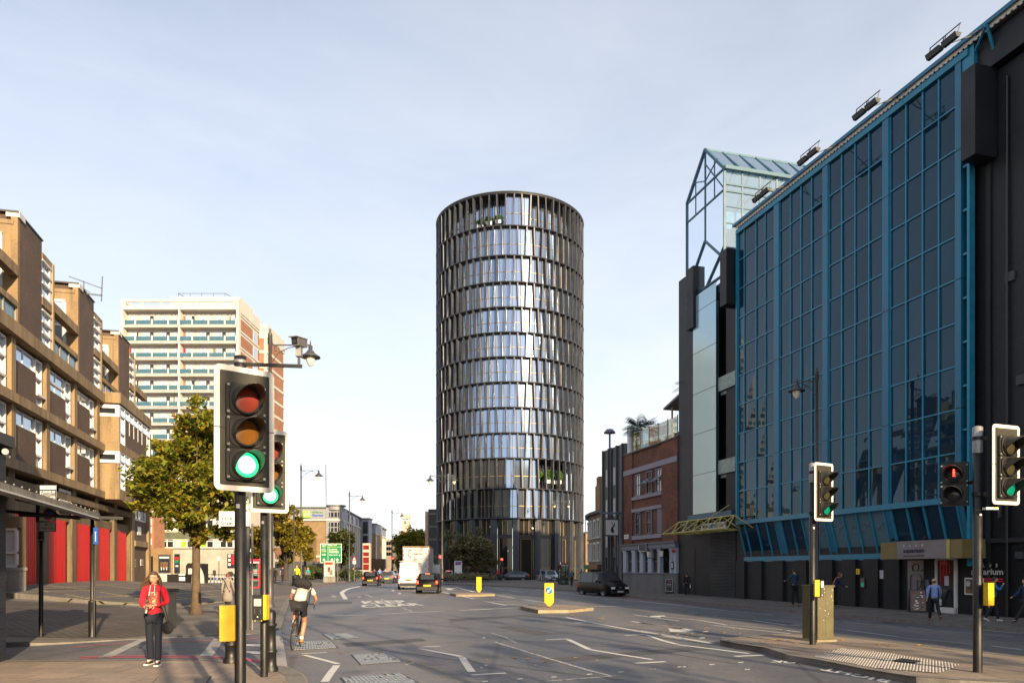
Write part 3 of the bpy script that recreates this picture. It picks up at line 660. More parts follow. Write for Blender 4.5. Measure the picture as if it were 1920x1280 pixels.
for dv in (0, 2.6): tl_([(150, 1232 + dv), (200, 1230 + dv), (300, 1229.5 + dv), (400, 1231 + dv), (440, 1233 + dv), (505, 1240 + dv)], .09, 'paint_red')
tl_([(277, 1196), (240, 1212), (196, 1233)], .24, 'granite'); tl_([(411, 1197), (396, 1218), (383, 1234)], .24, 'granite')
sheet(mb, [G(u, v, .1, flat).xy for u, v in ((462, 1207.5), (489, 1208), (489, 1212.5), (462, 1211))], .009, 'paint_white', 0, tabf)
sheet(mb, [G(u, v, .1, flat).xy for u, v in ((462, 1221), (489, 1221.5), (489, 1226.5), (462, 1225))], .009, 'paint_white', 0, tabf)
ribbon(mb, [G(u, v, .12, flat).xy for u, v in ((511, 1247.5), (535, 1250))], .05, .016, 'paint_red', tabf)
struct('road_markings', mb)
mb = MB('patch_dark')
for L, m in (([(640, 1205), (790, 1196), (800, 1201), (652, 1212)], 'patch_dark'), ([(840, 1160), (1010, 1150), (1016, 1153), (846, 1164)], 'patch_dark'), ([(1010, 1235), (1330, 1210), (1340, 1216), (1024, 1243)], 'patch_dark'), ([(760, 1240), (860, 1280), (905, 1280), (796, 1238)], 'patch_light'),
    ([(930, 1175), (1010, 1190), (1040, 1187), (958, 1173)], 'patch_dark'), ([(1200, 1190), (1320, 1205), (1345, 1202), (1220, 1188)], 'patch_light'), ([(600, 1128), (660, 1127), (660, 1131), (596, 1132)], 'patch_dark'), ([(1300, 1152), (1480, 1170), (1490, 1168), (1310, 1150)], 'patch_dark')): sheet(mb, [G(u, v).xy for u, v in L], .0035, m)
struct('road_patch', mb)
mb = MB('patch_light')
def wig(L, w, m, sd):
 rn_ = random.Random(sd); pts = [G(u, v).xy for u, v in L]; Q = []
 for a, b in zip(pts, pts[1:]):
  for k in range(8): Q.append(a.lerp(b, k / 8) + Vector((rn_.gauss(0, .05), rn_.gauss(0, .05))))
 ribbon(mb, Q, w, .0045, m)
wig([(700, 1215), (880, 1240), (1060, 1262), (1180, 1275)], .03, 'patch_dark', 1); wig([(960, 1200), (1200, 1215), (1420, 1250)], .025, 'patch_dark', 2); wig([(620, 1160), (760, 1165), (900, 1180), (1100, 1190)], .04, 'patch_dark', 3); wig([(640, 1185), (700, 1160), (760, 1140)], .05, 'patch_light', 4)
struct('road_cracks', mb)
# covers let into the road and pavements: things of their own
def cover(px, label, mat='manhole', dz=.008, fn=g, n=4):
 pts = [G(u, v, dz, fn) for u, v in px]; c = sum(pts, Vector()) / 4; mb = MB('manhole_dark')
 sheet(mb, [p.xy for p in pts], dz, 'manhole_dark', .008, fn); q = [p.lerp(c, .05) for p in pts]; mb.mat(mat)
 bil = lambda a, b: (q[3].lerp(q[2], a)).lerp(q[0].lerp(q[1], a), b)
 rnd = random.Random(len(label))
 if n == 1: mb.plate(q, (0, 0, .008)); return single('manhole_cover', mb, label, 'manhole cover', c)
 for i in range(n * 3):
  for j in range(n):
   a0, a1, b0, b1 = (i + .1) / (n * 3), (i + .9) / (n * 3), (j + .06) / n, (j + .94) / n
   if rnd.random() < .12: a1 -= .03
   mb.plate([bil(a0, b0), bil(a1, b0), bil(a1, b1), bil(a0, b1)], (0, 0, .008))
 return single('manhole_cover', mb, label, 'manhole cover', c)
cover(A_([(400, 515), (635, 508), (740, 552), (480, 568)]), 'farthest ribbed steel manhole cover in the road right of the cyclist')
cover(A_([(170, 580), (480, 577), (555, 642), (135, 665)]), 'ribbed steel manhole cover beside the bicycle wheel', n=5)
cover(A_([(660, 702), (1005, 682), (1125, 765), (745, 795)]), 'square worn manhole cover alone in the middle of the near lane', n=6)
cover(A_([(560, 908), (1110, 865), (1300, 965), (620, 985)]), 'large ribbed manhole cover at the bottom edge of the road', n=5)
cover([(295, 1268), (397, 1266), (386, 1284), (280, 1285)], 'thin framed inspection cover in the near left pavement', 'paving', .128, flat, 1)
cover([(1690, 1233), (1728, 1238), (1712, 1243), (1672, 1238)], 'small dark cover set in the blister paving of the island', 'manhole_dark', .142, g, 2)
# fallen leaves
mb = MB('leaf_litter'); rnd = random.Random(3)
def litter(u, v, n, su, sv, dz=.012):
 for _ in range(n):
  p = G(u + rnd.gauss(0, su), v + abs(rnd.gauss(0, sv)), dz); a = rnd.uniform(0, 6.28); s_ = rnd.uniform(.03, .07)
  if inside(p.xy, [G(a_, b_, .12).xy for a_, b_ in bigI]): p.z = g(p.x, p.y) + .135
  mb.face([p + Vector((cos(a) * s_, sin(a) * s_, .01)), p + Vector((-sin(a) * s_, cos(a) * s_, .002)), p + Vector((-cos(a) * s_, -sin(a) * s_, .014)), p + Vector((sin(a) * s_, -cos(a) * s_, .0))])
for u, v, n, su, sv in ((1080, 1150, 26, 14, 2), (1130, 1158, 12, 8, 2), (1300, 1172, 24, 70, 8), (1170, 1152, 12, 20, 3), (1450, 1205, 20, 30, 8), (1700, 1216, 12, 40, 3), (1300, 1185, 20, 60, 5), (1560, 1205, 14, 30, 2), (700, 1200, 12, 160, 20), (900, 1230, 16, 160, 15)): litter(u, v, n, su, sv)
o = single('fallen_leaves', mb, 'scattered brown fallen leaves on the road and islands', 'leaves', (0, 0, 0)); o['kind'] = 'stuff'
# ------------------------------------------------------------------ the round tower
TC = Vector((-.35, 125.0)); TR = 12.2; TZ0 = -.1
tow = thing('round_tower', 'tall round dark metal and glass tower in the centre of the photo', 'tower', (TC.x, TC.y, 0))
zl = [9.3, 13.8, 18.4, 22.2, 26.05, 29.9, 33.7, 37.4, 41.2, 45.0, 49.0, 53.5, 58.4]
NF = 60; DA = 2 * pi / NF
def tp_(a, r, z): return Vector((TC.x + sin(a) * r, TC.y - cos(a) * r, z))       # a = 0 faces the camera
def ringband(mb, r0, r1, z0, z1, n=120):
 mb.lathe([(r0, z0), (r1, z0), (r1, z1), (r0, z1)], (TC.x, TC.y, 0), n)
fins, wins, rails = [], [], []
rr = random.Random(5)
for k in range(len(zl) - 1):
 z0, z1 = zl[k] + .17, zl[k + 1] - .03; off = (k % 2) * .5; step = 2 if k == 11 else 1
 top = k == 11
 for i in range(NF):
  a = (i + off) * DA
  if a > pi: a -= 2 * pi
  if abs(a) < 1.75:
   def fin(mb, a=a, z0=z0, z1=z1, k=k):
    mb.mat('tower_metal'); w = .108 / TR * 2.1; t = .07 / TR * (1 if (k + int(a * 30)) % 2 else -1)
    # wedge fin: wide at the glass, narrow and slightly twisted at the face
    b = [tp_(a - w * .5, TR - .42, z0), tp_(a + w * .5, TR - .42, z0), tp_(a + w * .42 + t, TR + .10, z0), tp_(a - w * .42 + t, TR + .10, z0)]
    u = [tp_(a - w * .5, TR - .42, z1), tp_(a + w * .5, TR - .42, z1), tp_(a + w * .42 - t, TR + .10, z1), tp_(a - w * .42 - t, TR + .10, z1)]
    mb.hexa(b + u)
   fins.append((abs(a) * 8 + k * .45, fin))
   if (k == 1 and .33 < a < .95): continue          # open terrace bay with planting
   if top and abs(a) < 1.7 and not (-.12 < a < .16):
    rset = TR - 1.9
   else: rset = TR - .52
   yaw = rr.uniform(-.03, .03)
   def win(mb, a=a, z0=z0, z1=z1, rset=rset, yaw=yaw, k=k):
    low = k < 2 and a < -.08
    A0 = tp_(a + DA * .04, rset + yaw, z0); A1 = tp_(a + DA * .96, rset - yaw, z0); B0 = tp_(a + DA * .04, rset + yaw, z1); B1 = tp_(a + DA * .96, rset - yaw, z1)
    mb.mat('glass_tower_dark' if (k == 0 and a < -.1) or (k == 1 and -.9 < a < -.1) else 'glass_tower'); mb.face([A0, A1, B1, B0])  # darker lower-left panes: reflection of a dark building put into the glass colour
    ins = (A0 - Vector((TC.x, TC.y, A0.z))).normalized()
    mb.mat('tower_band'); s_ = .3 if rr.random() < .5 else .66
    p0 = A0.lerp(A1, s_) + ins * .03; mb.bar(p0, B0.lerp(B1, s_) + ins * .03, .035, .05)
    mb.mat('gold'); m0 = A0.lerp(B0, .42) + ins * .04; m1 = A1.lerp(B1, .42) + ins * .04; mb.bar(m0, m1, .05, .07)
    mb.bar(A0.lerp(A1, s_ + .08) + ins * .03, B0.lerp(B1, s_ + .08) + ins * .03, .03, .04)
   wins.append((abs(a) * 8 + k * .45 + .1, win))
limited('fin', fins, tow, 95); limited('window', wins, tow, 95)
for z in zl[:-1]:
 mb = MB('tower_band'); ringband(mb, TR - .3, TR + .06, z - .03, z + .17); mb.mat('tower_metal'); ringband(mb, TR + .06, TR + .13, z + .02, z + .12); ringband(mb, TR - 2.6, TR - .35, z - .05, z + .15, 90); mb.build('floor_band', tow)
mb = MB('tower_band'); ringband(mb, TR - .5, TR + .10, zl[-1] - .1, zl[-1] + .28); mb.mat('tower_metal'); ringband(mb, TR + .06, TR + .14, zl[-1] + .2, zl[-1] + .34); mb.mat('tower_band'); ringband(mb, 0.01, TR, zl[-1] + .05, zl[-1] + .2, 60); mb.build('roof_rim', tow)
mb = MB('glass_tower_dark'); mb.lathe([(TR - 2.7, 9), (TR - 2.7, 58.3)], (TC.x, TC.y, 0), 60); mb.build('core_wall', tow)
# base: ribbed columns, tall dark glazing with gold frames
NCO = 22
for i in range(NCO):
 a = (i + .28) * 2 * pi / NCO
 if a > pi: a -= 2 * pi
 if abs(a) > 1.7: continue
 mb = MB('tower_metal')
 for q in range(5):
  aa = a + (q - 2) * .20 / TR
  mb.hexa([tp_(aa - .007, TR - .9, TZ0), tp_(aa + .007, TR - .9, TZ0), tp_(aa + .006, TR + .06 - abs(q - 2) * .05, TZ0), tp_(aa - .006, TR + .06 - abs(q - 2) * .05, TZ0),
     tp_(aa - .007, TR - .9, 9.2), tp_(aa + .007, TR - .9, 9.2), tp_(aa + .006, TR + .06 - abs(q - 2) * .05, 9.2), tp_(aa - .006, TR + .06 - abs(q - 2) * .05, 9.2)])
 mb.hexa([tp_(a - .036, TR - 1.0, TZ0), tp_(a + .036, TR - 1.0, TZ0), tp_(a + .036, TR - .1, TZ0), tp_(a - .036, TR - .1, TZ0), tp_(a - .036, TR - 1.0, 9.2), tp_(a + .036, TR - 1.0, 9.2), tp_(a + .036, TR - .1, 9.2), tp_(a - .036, TR - .1, 9.2)])
 mb.build('column', tow)
 a2 = a + 2 * pi / NCO; r_ = TR - .75
 if abs(a2) < 1.7:
  mb = MB('glass_tower_dark'); s0, s1 = a + .045, a2 - .045
  for z0, z1 in ((TZ0, 6.5), (6.7, 9.2)):
   for f in range(3):
    x0, x1 = s0 + (s1 - s0) * f / 3, s0 + (s1 - s0) * (f + 1) / 3; mb.face([tp_(x0, r_, z0), tp_(x1, r_, z0), tp_(x1, r_, z1), tp_(x0, r_, z1)])
  mb.mat('gold')
  for f in (.12, .88): x = s0 + (s1 - s0) * f; mb.bar(tp_(x, r_ + .05, TZ0), tp_(x, r_ + .05, 6.3), .09, .07)
  for f in (.33, .67): x = s0 + (s1 - s0) * f; mb.bar(tp_(x, r_ + .05, 6.9), tp_(x, r_ + .05, 9.2), .05, .07)
  mb.bar(tp_(s0 + (s1 - s0) * .12, r_ + .05, 1.9 if i % 2 else 6.3), tp_(s0 + (s1 - s0) * .88, r_ + .05, 1.9 if i % 2 else 6.3), .08, .07)
  mb.mat('tower_band'); mb.hexa([tp_(s0, r_ - .1, 6.4), tp_(s1, r_ - .1, 6.4), tp_(s1, r_ + .1, 6.4), tp_(s0, r_ + .1, 6.4), tp_(s0, r_ - .1, 6.9), tp_(s1, r_ - .1, 6.9), tp_(s1, r_ + .1, 6.9), tp_(s0, r_ + .1, 6.9)])
  mb.build('glazing', tow)
# globe lamps seen through the base glass are real globes hanging just inside the colonnade
mb = MB('lamp_glass')
for a, z in ((.04, 5.0), (-.02, 4.4), (.05, 4.1), (.30, 7.9), (-.25, 8.1), (.08, 8.2)): mb.ball(tp_(a, TR - .45, z), .17, 10, 7)
mb.build('globe_lamps', tow)
def shrub(name, label, c, r, leafm, n, ls, cat='shrub', group=None, pot=None, seed=1):
 rn = random.Random(seed); mb = MB(leafm)
 for _ in range(n):
  d = Vector((rn.gauss(0, 1), rn.gauss(0, 1), rn.gauss(0, .8))).normalized() * rn.uniform(.4, 1); p = Vector(c) + Vector((d.x * r[0], d.y * r[1], d.z * r[2]))
  a = Vector((rn.gauss(0, 1), rn.gauss(0, 1), rn.gauss(0, 1))).normalized(); b = a.orthogonal().normalized(); mb.face([p - a * ls, p - b * ls * .6, p + a * ls, p + b * ls * .6])
 t = thing(name, label, cat, (c[0], c[1], c[2] - r[2] - .3), 0, group); mb.build('foliage', t)
 if pot:
  mb = MB(pot); mb.box(c[0] - r[0] * .6, c[0] + r[0] * .6, c[1] - .4, c[1] + .4, c[2] - r[2] - .3, c[2] - r[2] + .25); mb.build('planter', t)
 return t
for a, z, nm in ((-.42, 54.8, 'left of three on the top terrace'), (-.29, 55.1, 'middle of three on the top terrace'), (-.16, 55.2, 'right of three on the top terrace'), (-.97, 54.6, 'leftmost on the top terrace near its edge')):
 p = tp_(a, TR - 1.1, z); shrub('terrace_shrub', 'bright green shrub in a pale box, ' + nm, p, (.75, .6, .6), 'leaf_green', 240, .16, group='shrubs on the tower terraces', pot='planter_white', seed=int(z * 10 + a * 100))
for a, nm in ((.37, 'left'), (.56, 'middle'), (.74, 'right')):
 p = tp_(a, TR - 1.1, 16.2); shrub('terrace_shrub', 'green shrub in a white box, %s of the lower open terrace' % nm, p, (.95, .7, .95), 'leaf_green', 330, .18, group='shrubs on the tower terraces', pot='planter_white', seed=int(a * 100))
# ------------------------------------------------------------------ right-hand street: club building
club = thing('club_building', 'black brick club building with tall blue-framed glass front and glass roof gable', 'building', tuple(FR(44, 0, -.28)))
mb = MB('brick_black')
mb.fbox(FR, 30.5, 52.0, -20, 0, -.4, 4.95)           # ground storey behind the pavement
mb.fbox(FR, 18, 33.6, -20, 0, -.4, 23.4)             # right-hand windowless end
mb.fbox(FR, 52.0, 53.4, -20, -.0, -.4, 23.5)
mb.fbox(FR, 53.4, 57.6, -20, -2.2, 5.2, 24.6); mb.fbox(FR, 53.4, 60.2, -20, 0, -.4, 5.2)
mb.mat('brick_slate'); mb.fbox(FR, 57.6, 60.2, -20, 0, 5.2, 24.9); mb.mat('brick_black'); mb.fbox(FR, 33.6, 53.4, -20, -.6, 4.9, 24.4)
for y in (51.5, 49.6, 47.4, 45.2, 43.0, 41.2, 39.6, 38.2): mb.fbox(FR, y - .55, y + .45, 0, .16, -.4, 2.3)
mb.mat('black_render')
for y in (32.9, 30.5, 28.2, 26.0): mb.fbox(FR, y - .22, y, 0, .10, -.3, 23.2)
mb.fbox(FR, 18, 33.6, -.02, .12, 2.9, 3.1)
mb.build('wall', club)
U = [(1384, 1395, 1417, 1434.5, 1451), (1462, 1481.5, 1501, 1521, 1542), (1553.5, 1577, 1602, 1628, 1654), (1667.5, 1697, 1728, 1758, 1790)]
SG = 29.5; ZS = 4.95; ZT = 24.62; NR = 10; RH = 1.96
def FS(y, z):     # sloped lower glazing leans back into the wall
 k = clamp((ZS - z) / 2.45); return FR(y, .5 - .62 * k, z)
for bi, us in enumerate(U):
 ys_ = [yr(u, SG) for u in us]
 gl = MB('glass_blue'); fr = MB('blue_frame')
 zs = [ZS + .12 + i * RH for i in range(NR + 1)] + [ZT - .05]
 for i in range(4):
  ya, yb = ys_[i], ys_[i + 1]
  for j in range(len(zs) - 1):
   w = random.uniform(-.02, .02); gl.face([FR(ya, .50 + w, zs[j]), FR(yb, .50 - w, zs[j]), FR(yb, .50 - w * .5, zs[j + 1]), FR(ya, .50 + w * .5, zs[j + 1])])
 for i in range(5): y = ys_[i]; fr.fbox(FR, y - .032, y + .032, .46, .57, ZS, ZT)
 for z in zs[1:-1]: fr.fbox(FR, ys_[4], ys_[0], .48, .565, z - .034, z + .034)
 go = gl.build('glazing_bay', club); fr.build('frame', go)
 # sloped skirt
 sk = MB('glass_blue'); fs = MB('blue_frame')
 for i in range(4):
  ya, yb = ys_[i] + .0, ys_[i + 1]; blind = (bi == 1 and i >= 2) or bi == 2
  sk.mat('glass_blind' if blind else 'glass_blue'); a, b, c, d = FS(ya, ZS - .05), FS(yb, ZS - .05), FS(yb, 2.55), FS(ya, 2.55)
  sk.face([a, b, c, d])
  if blind:
   n = Vector((-.9, -.25, -.25)) * .03; sk.mat('blue_pilaster')
   for k0, k1 in ((.05, .10), (.90, .95)): sk.face([a.lerp(d, k0).lerp(b.lerp(c, k0), .12) + n, a.lerp(d, k0).lerp(b.lerp(c, k0), .88) + n, a.lerp(d, k1).lerp(b.lerp(c, k1), .88) + n, a.lerp(d, k1).lerp(b.lerp(c, k1), .12) + n])
   sk.mat('trim_violet'); pts = [a.lerp(d, k).lerp(b.lerp(c, k), q) + n for k, q in ((.25, .2 + .1 * (i % 2)), (.33, .8), (.42, .3), (.5, .75))]
   for p_, q_ in zip(pts, pts[1:]): sk.bar(p_, q_, .03, .01)
 for y in ys_: fs.bar(FS(y, ZS) + Vector((-.04, 0, 0)), FS(y, 2.5) + Vector((-.04, 0, 0)), .10, .10)
 so_ = sk.build('skirt_glazing', club); fs.build('frame', so_)
mb = MB('blue_pilaster')
for a, b in ((1451, 1462), (1542, 1553.5), (1654, 1667.5), (1790, 1803)):
 y0, y1 = yr(b, SG), yr(a, SG)
 mb.mat('blue_pilaster'); mb.fbox(FR, y0 + .04, y1 - .04, .30, .62, ZS, ZT)
 lo0, lo1, hi0, hi1 = FS(y0 + .04, 2.5), FS(y1 - .04, 2.5), FS(y0 + .04, ZS), FS(y1 - .04, ZS); n = Vector((-.06, -.02, 0)); mb.plate([lo0, lo1, hi1, hi0], n)
 mb.mat('black_panel')
 for z in (9, 14.8, 20.6): mb.fbox(FR, y0 + .03, y1 - .03, .31, .628, z, z + .035)
mb.build('pilasters', club)
ye = yr(1383, SG); yn = yr(1803, SG); ynn = yr(1815, SG)
mb = MB('blue_frame'); mb.fbox(FR, yn, ye + .1, .40, .66, ZS - .18, ZS + .10); mb.fbox(FR, ynn, ye + .1, -.1, .02, 2.25, 2.58); mb.fbox(FR, ye, ye + .12, .3, .64, ZS, ZT)
mb.fbox(FR, ynn, ye + .1, .36, .66, ZT - .05, ZT + .26); mb.fbox(FR, ynn - .25, yn, .1, .58, ZT - 2.6, ZT + .3); mb.fbox(FR, ynn - .05, ynn + .08, .3, .60, 1.9, 20.2)
for i in range(0, 8): mb.fbox(FR, ynn, yn, .40, .56, 6 + i * 1.96, 6.09 + i * 1.96)
mb.build('blue_trim', club)
mb = MB('glass_blue'); mb.face([FR(ynn, .38, ZS), FR(yn, .38, ZS), FR(yn, .38, 22.6), FR(ynn, .38, 22.6)]); mb.build('corner_glazing', club)
for y, z, w, h in ((31.2, 2.2, .35, .3), (29.6, 4.2, .5, .35), (32.2, 4.0, .12, 1.6), (30.9, 9.5, .6, .4), (31.6, 14.0, .4, .4)):
 mb = MB('slate'); mb.fbox(FR, y, y + w, .0, .10, z, z + h)
 for i in range(4): mb.fbox(FR, y + .03, y + w - .03, .10, .115, z + h * (i + .2) / 4, z + h * (i + .6) / 4)
 mb.build('wall_vent', club)
mb = MB('black_metal'); mb.tube(FR(31.9, .1, -.3), FR(31.9, .1, 22.8), .06, n=8); mb.build('drainpipe', club)
# eaves: corrugated soffit edge and metal roof cap running on to the right
mb = MB('roof_grey'); mb.fbox(FR, 18, ye + .2, -2, .80, ZT + .50, ZT + .60); mb.mat('blue_pilaster'); mb.fbox(FR, 18, ye + .2, .78, .86, ZT + .46, ZT + .64)
mb.mat('corrugated'); n = 260
for i in range(n):
 y0 = 18 + (ye - 18) * i / n; y1 = 18 + (ye - 18) * (i + 1) / n; z_ = ZT + .27 + (.06 if i % 2 else 0); mb.fbox(FR, y0, y1, .66, .72, z_, ZT + .50)
mb.mat('black_panel'); mb.fbox(FR, 18, ye, -2, .38, 23.5, ZT + .28); mb.build('roof', club)
for y in (32.4, 28.5, 24.5):
 mb = MB('blue_frame'); mb.bar(FR(y, .0, 23.6), FR(y - .2, .85, ZT + .5), .10); mb.bar(FR(y + 2.0, .0, 23.6), FR(y - .2, .85, ZT + .5), .08); mb.build('roof_strut', club)
mb = MB('black_panel'); mb.fbox(FR, 32.4, 33.1, .05, 1.25, 19.6, 23.5); mb.build('box_bay', club, .02)
mb = MB('black_panel'); mb.fbox(FR, 51.4, 52.2, .1, 1.25, 19.9, 23.7); mb.build('box_bay', club, .02)
mb = MB('black_panel'); mb.fbox(FR, 57.1, 58.1, -.1, .5, 20.2, 24.9); mb.build('box_bay', club, .02)
# glass stair shaft with concrete recess beside it
mb = MB('glass_teal'); ya, yb = yr(1343, 29.8), yr(1300, 29.8)
zz = [5.9, 8.9, 12.0, 15.1, 18.2, 21.3, 22.6]
for a, b in zip(zz, zz[1:]): mb.face([FR(ya, .25, a + .02), FR(yb, .25, a + .02), FR(yb, .25, b - .02), FR(ya, .25, b - .02)])
mb.face([FR(yb, .25, 5.9), FR(yb + .02, -2, 5.9), FR(yb + .02, -2, 22.6), FR(yb, .25, 22.6)])
mb.mat('black_panel');
for a in zz: mb.fbox(FR, ya, yb, .18, .24, a - .02, a + .02)
mb.build('stair_glazing', club)
mb = MB('teal_panel'); mb.fbox(FR, yr(1383), yr(1300), -2, .5, 5.45, 5.85); mb.build('shaft_base', club)
mb = MB('green_marble'); mb.fbox(FR, 52.1, ya - .05, -2.4, -2.15, 5.8, 24.4)
for z in (8.6, 14.6): mb.mat('glass_teal'); mb.fbox(FR, 52.1, ya - .06, -2.1, .1, z, z + .16); mb.mat('green_marble'); mb.fbox(FR, 52.1, ya - .06, -.1, .12, z, z + 1.0); mb.fbox(FR, 52.1, ya - .06, -2.1, -.1, z - .25, z)
mb.mat('green_marble'); mb.fbox(FR, 52.6, 52.9, -2.1, -1.6, 5.8, 24); mb.build('recess', club)
# glazed roof gable
yA, yB, yM = 53.6, 58.9, 56.2; zE, zR, zB = 30.5, 33.3, 24.9; DEP = 13
fr = MB('teal_panel'); gg = MB('glass_clear'); MATS['teal_panel']
def gb(p, q, w=.10): fr.bar(p, q, w * 1.25)
for o in (0, -4.3, -8.6, -DEP):
 big = .14 if o in (0,) else .09
 gb(FR(yA, o, zB if o else 22.7), FR(yA, o, zE), big); gb(FR(yB, o, zB), FR(yB, o, zE), big)
 gb(FR(yA, o, zE), FR(yM, o, zR), .16 if o == 0 else .09); gb(FR(yB, o, zE), FR(yM, o, zR), .16 if o == 0 else .09); gb(FR(yA, o, zE), FR(yB, o, zE), .10)
for y, z in ((yA, zE), (yM, zR), (yB, zE), (yA, 28.9), (yB, 28.9), (yA, 29.4)): gb(FR(y, 0, z), FR(y, -DEP, z), .11)
for i in range(1, 9):
 o = -DEP * i / 9; gb(FR(yA - .1, o, zE), FR(yM, o, zR), .07); gb(FR(yB, o, zE), FR(yM, o, zR), .07)
 gb(FR(yA, o, zB), FR(yA, o, zE), .08); gb(FR(yB, o, zB), FR(yB, o, zE), .08)
gb(FR(yM, 0, 26.4), FR(yM, 0, zR), .09); gb(FR(yM, -DEP, 24.9), FR(yM, -DEP, zR), .09); gb(FR(yA, -DEP, 27.5), FR(yB, -DEP, 27.5), .12); gb(FR(yM + 1.3, -DEP, 24.9), FR(yM + 1.3, -DEP, 31.5), .08); gb(FR(yM - 1.3, -DEP, 24.9), FR(yM - 1.3, -DEP, 31.5), .08); gb(FR(yA, 0, 29.0), FR(yB, 0, 29.0), .09); gb(FR(yA, 0, 29.0), FR(yM, 0, 32.2), .06)
gb(FR(yM, 0, 30.9), FR(yA + .9, 0, 31.7), .06); gb(FR(yM, 0, 30.9), FR(yB - .9, 0, 31.7), .06)
for p, q in (((yA, 24.0), (yM, 26.4)), ((yM, 26.4), (yB - .4, 23.9)), ((yB - .4, 23.9), (yM, 22.7)), ((yM, 22.7), (yA, 24.9)), ((yA, 22.9), (yB, 22.9)), ((yA, 22.3), (yB, 22.3))): gb(FR(p[0], .05, p[1]), FR(q[0], .05, q[1]), .09)
for q in (.25, .75):
 yq = yA + (yB - yA) * q; gb(FR(yq, 0, 29.0), FR(yq, 0, zE + (zR - zE) * .5), .06)
for z in (26.6, 27.8): gb(FR(yA, 0, z), FR(yA, -DEP, z), .07); gb(FR(yB, 0, z), FR(yB, -DEP, z), .07)
fr.mat('teal_panel'); fr.fbox(FR, yA - .3, yA - .05, -DEP, .1, zE - .15, zE + .10)
for pl in ([FR(yA, 0, 22.4), FR(yB, 0, 22.4), FR(yB, 0, zE), FR(yM, 0, zR), FR(yA, 0, zE)], [FR(yA, 0, zB), FR(yA, -DEP, zB), FR(yA, -DEP, zE), FR(yA, 0, zE)], [FR(yB, 0, zB), FR(yB, -DEP, zB), FR(yB, -DEP, zE), FR(yB, 0, zE)],
   [FR(yA, 0, zE), FR(yA, -DEP, zE), FR(yM, -DEP, zR), FR(yM, 0, zR)], [FR(yB, 0, zE), FR(yB, -DEP, zE), FR(yM, -DEP, zR), FR(yM, 0, zR)]): gg.mat('glass_roof' if abs(pl[0].z - zE) < .1 else 'glass_clear').face(pl)
go = gg.build('roof_gable', club); fr.build('gable_frame', go)
mb = MB('wood'); mb.fbox(FR, 51, 54.5, -9, -6.5, 24, 27.4); mb.build('lift_head', club); mb = MB('teal_panel'); mb.fbox(FR, 53.2, 53.5, -10.5, -8.2, 25, 29.9); mb.build('duct', club); mb = MB('teal_panel'); mb.fbox(FR, 53.65, 56, -1.2, -1.0, 22.5, 26.6); mb.build('panel', club)
# shutters, doors and openings at street level
for ua, ub, zt, kind in ((1332, 1381, 4.5, 'roller_shutter'), (1284, 1303, 3.3, 'doorway'), (1446, 1463, 2.0, 'roller_shutter'), (1487, 1508, 2.1, 'roller_shutter'), (1535, 1555, 2.1, 'roller_shutter'), (1578, 1604, 2.1, 'roller_shutter')):
 y0, y1 = yr(ub), yr(ua); mb = MB('black_panel'); mb.fbox(FR, y0, y1, .0, .03, -.3, zt)
 if kind == 'roller_shutter':
  k = int((zt + .3) / .1)
  for i in range(k): z = -.28 + i * (zt + .28) / k; mb.hexa([FR(y0 + .05, .03, z), FR(y1 - .05, .03, z), FR(y1 - .05, .075, z + .02), FR(y0 + .05, .075, z + .02), FR(y0 + .05, .03, z + .08), FR(y1 - .05, .03, z + .08), FR(y1 - .05, .05, z + .07), FR(y0 + .05, .05, z + .07)])
 mb.build(kind, club)
mb = MB('white_paint'); y0, y1 = yr(1796), yr(1757)
for a, b in ((y0, y0 + .09), (y1 - .09, y1)): mb.fbox(FR, a, b, .0, .14, -.28, 2.28)
mb.fbox(FR, y0, y1, .0, .14, 2.2, 2.28); mb.fbox(FR, y0, y1, .0, .14, -.28, -.02); d_ = mb.build('door', club)
mb = MB('glass_dark'); mb.fbox(FR, y0 + .09, y1 - .09, .02, .06, -.02, 2.2); mb.mat('sign_red')
for i in range(4): a = y1 - .25 - i * .16; mb.fbox(FR, a - .03, a, .06, .066, 1.2 + .12 * i, 2.1)
mb.build('door_glass', d_)
mb = MB('paper'); mb.fbox(FR, y0 + .42, y0 + .66, .066, .072, 1.0, 1.45); mb.build('notice', d_)
# painted shutter with graffiti
mb = MB('corrugated'); y0, y1 = yr(1733), yr(1703); mb.mats[0] = 'silver'; mb.fbox(FR, y0, y1, .0, .04, -.28, 2.2)
for i in range(24): mb.fbox(FR, y0 + .02, y1 - .02, .04, .055, -.26 + i * .1, -.20 + i * .1)
mb.mat('black_panel'); rn = random.Random(4)
for pts in ([(.3, 1.9), (.5, 2.05), (.7, 1.95), (.65, 1.7), (.35, 1.7), (.3, 1.9)], [(.2, 1.3), (.25, 1.5), (.8, 1.5), (.9, 1.3), (.8, .9), (.4, .6)], [(.2, 1.3), (.2, .8), (.5, .4)], [(.6, 1.2), (.6, .7), (.9, .7), (.9, 1.2), (.6, 1.2)], [(.3, 1.7), (.8, 1.65), (1.0, 1.8)]):
 for a, b in zip(pts, pts[1:]): mb.bar(FR(y1 - a[0], .062, a[1]), FR(y1 - b[0], .062, b[1]), .04, .01)
mb.build('painted_shutter', club)
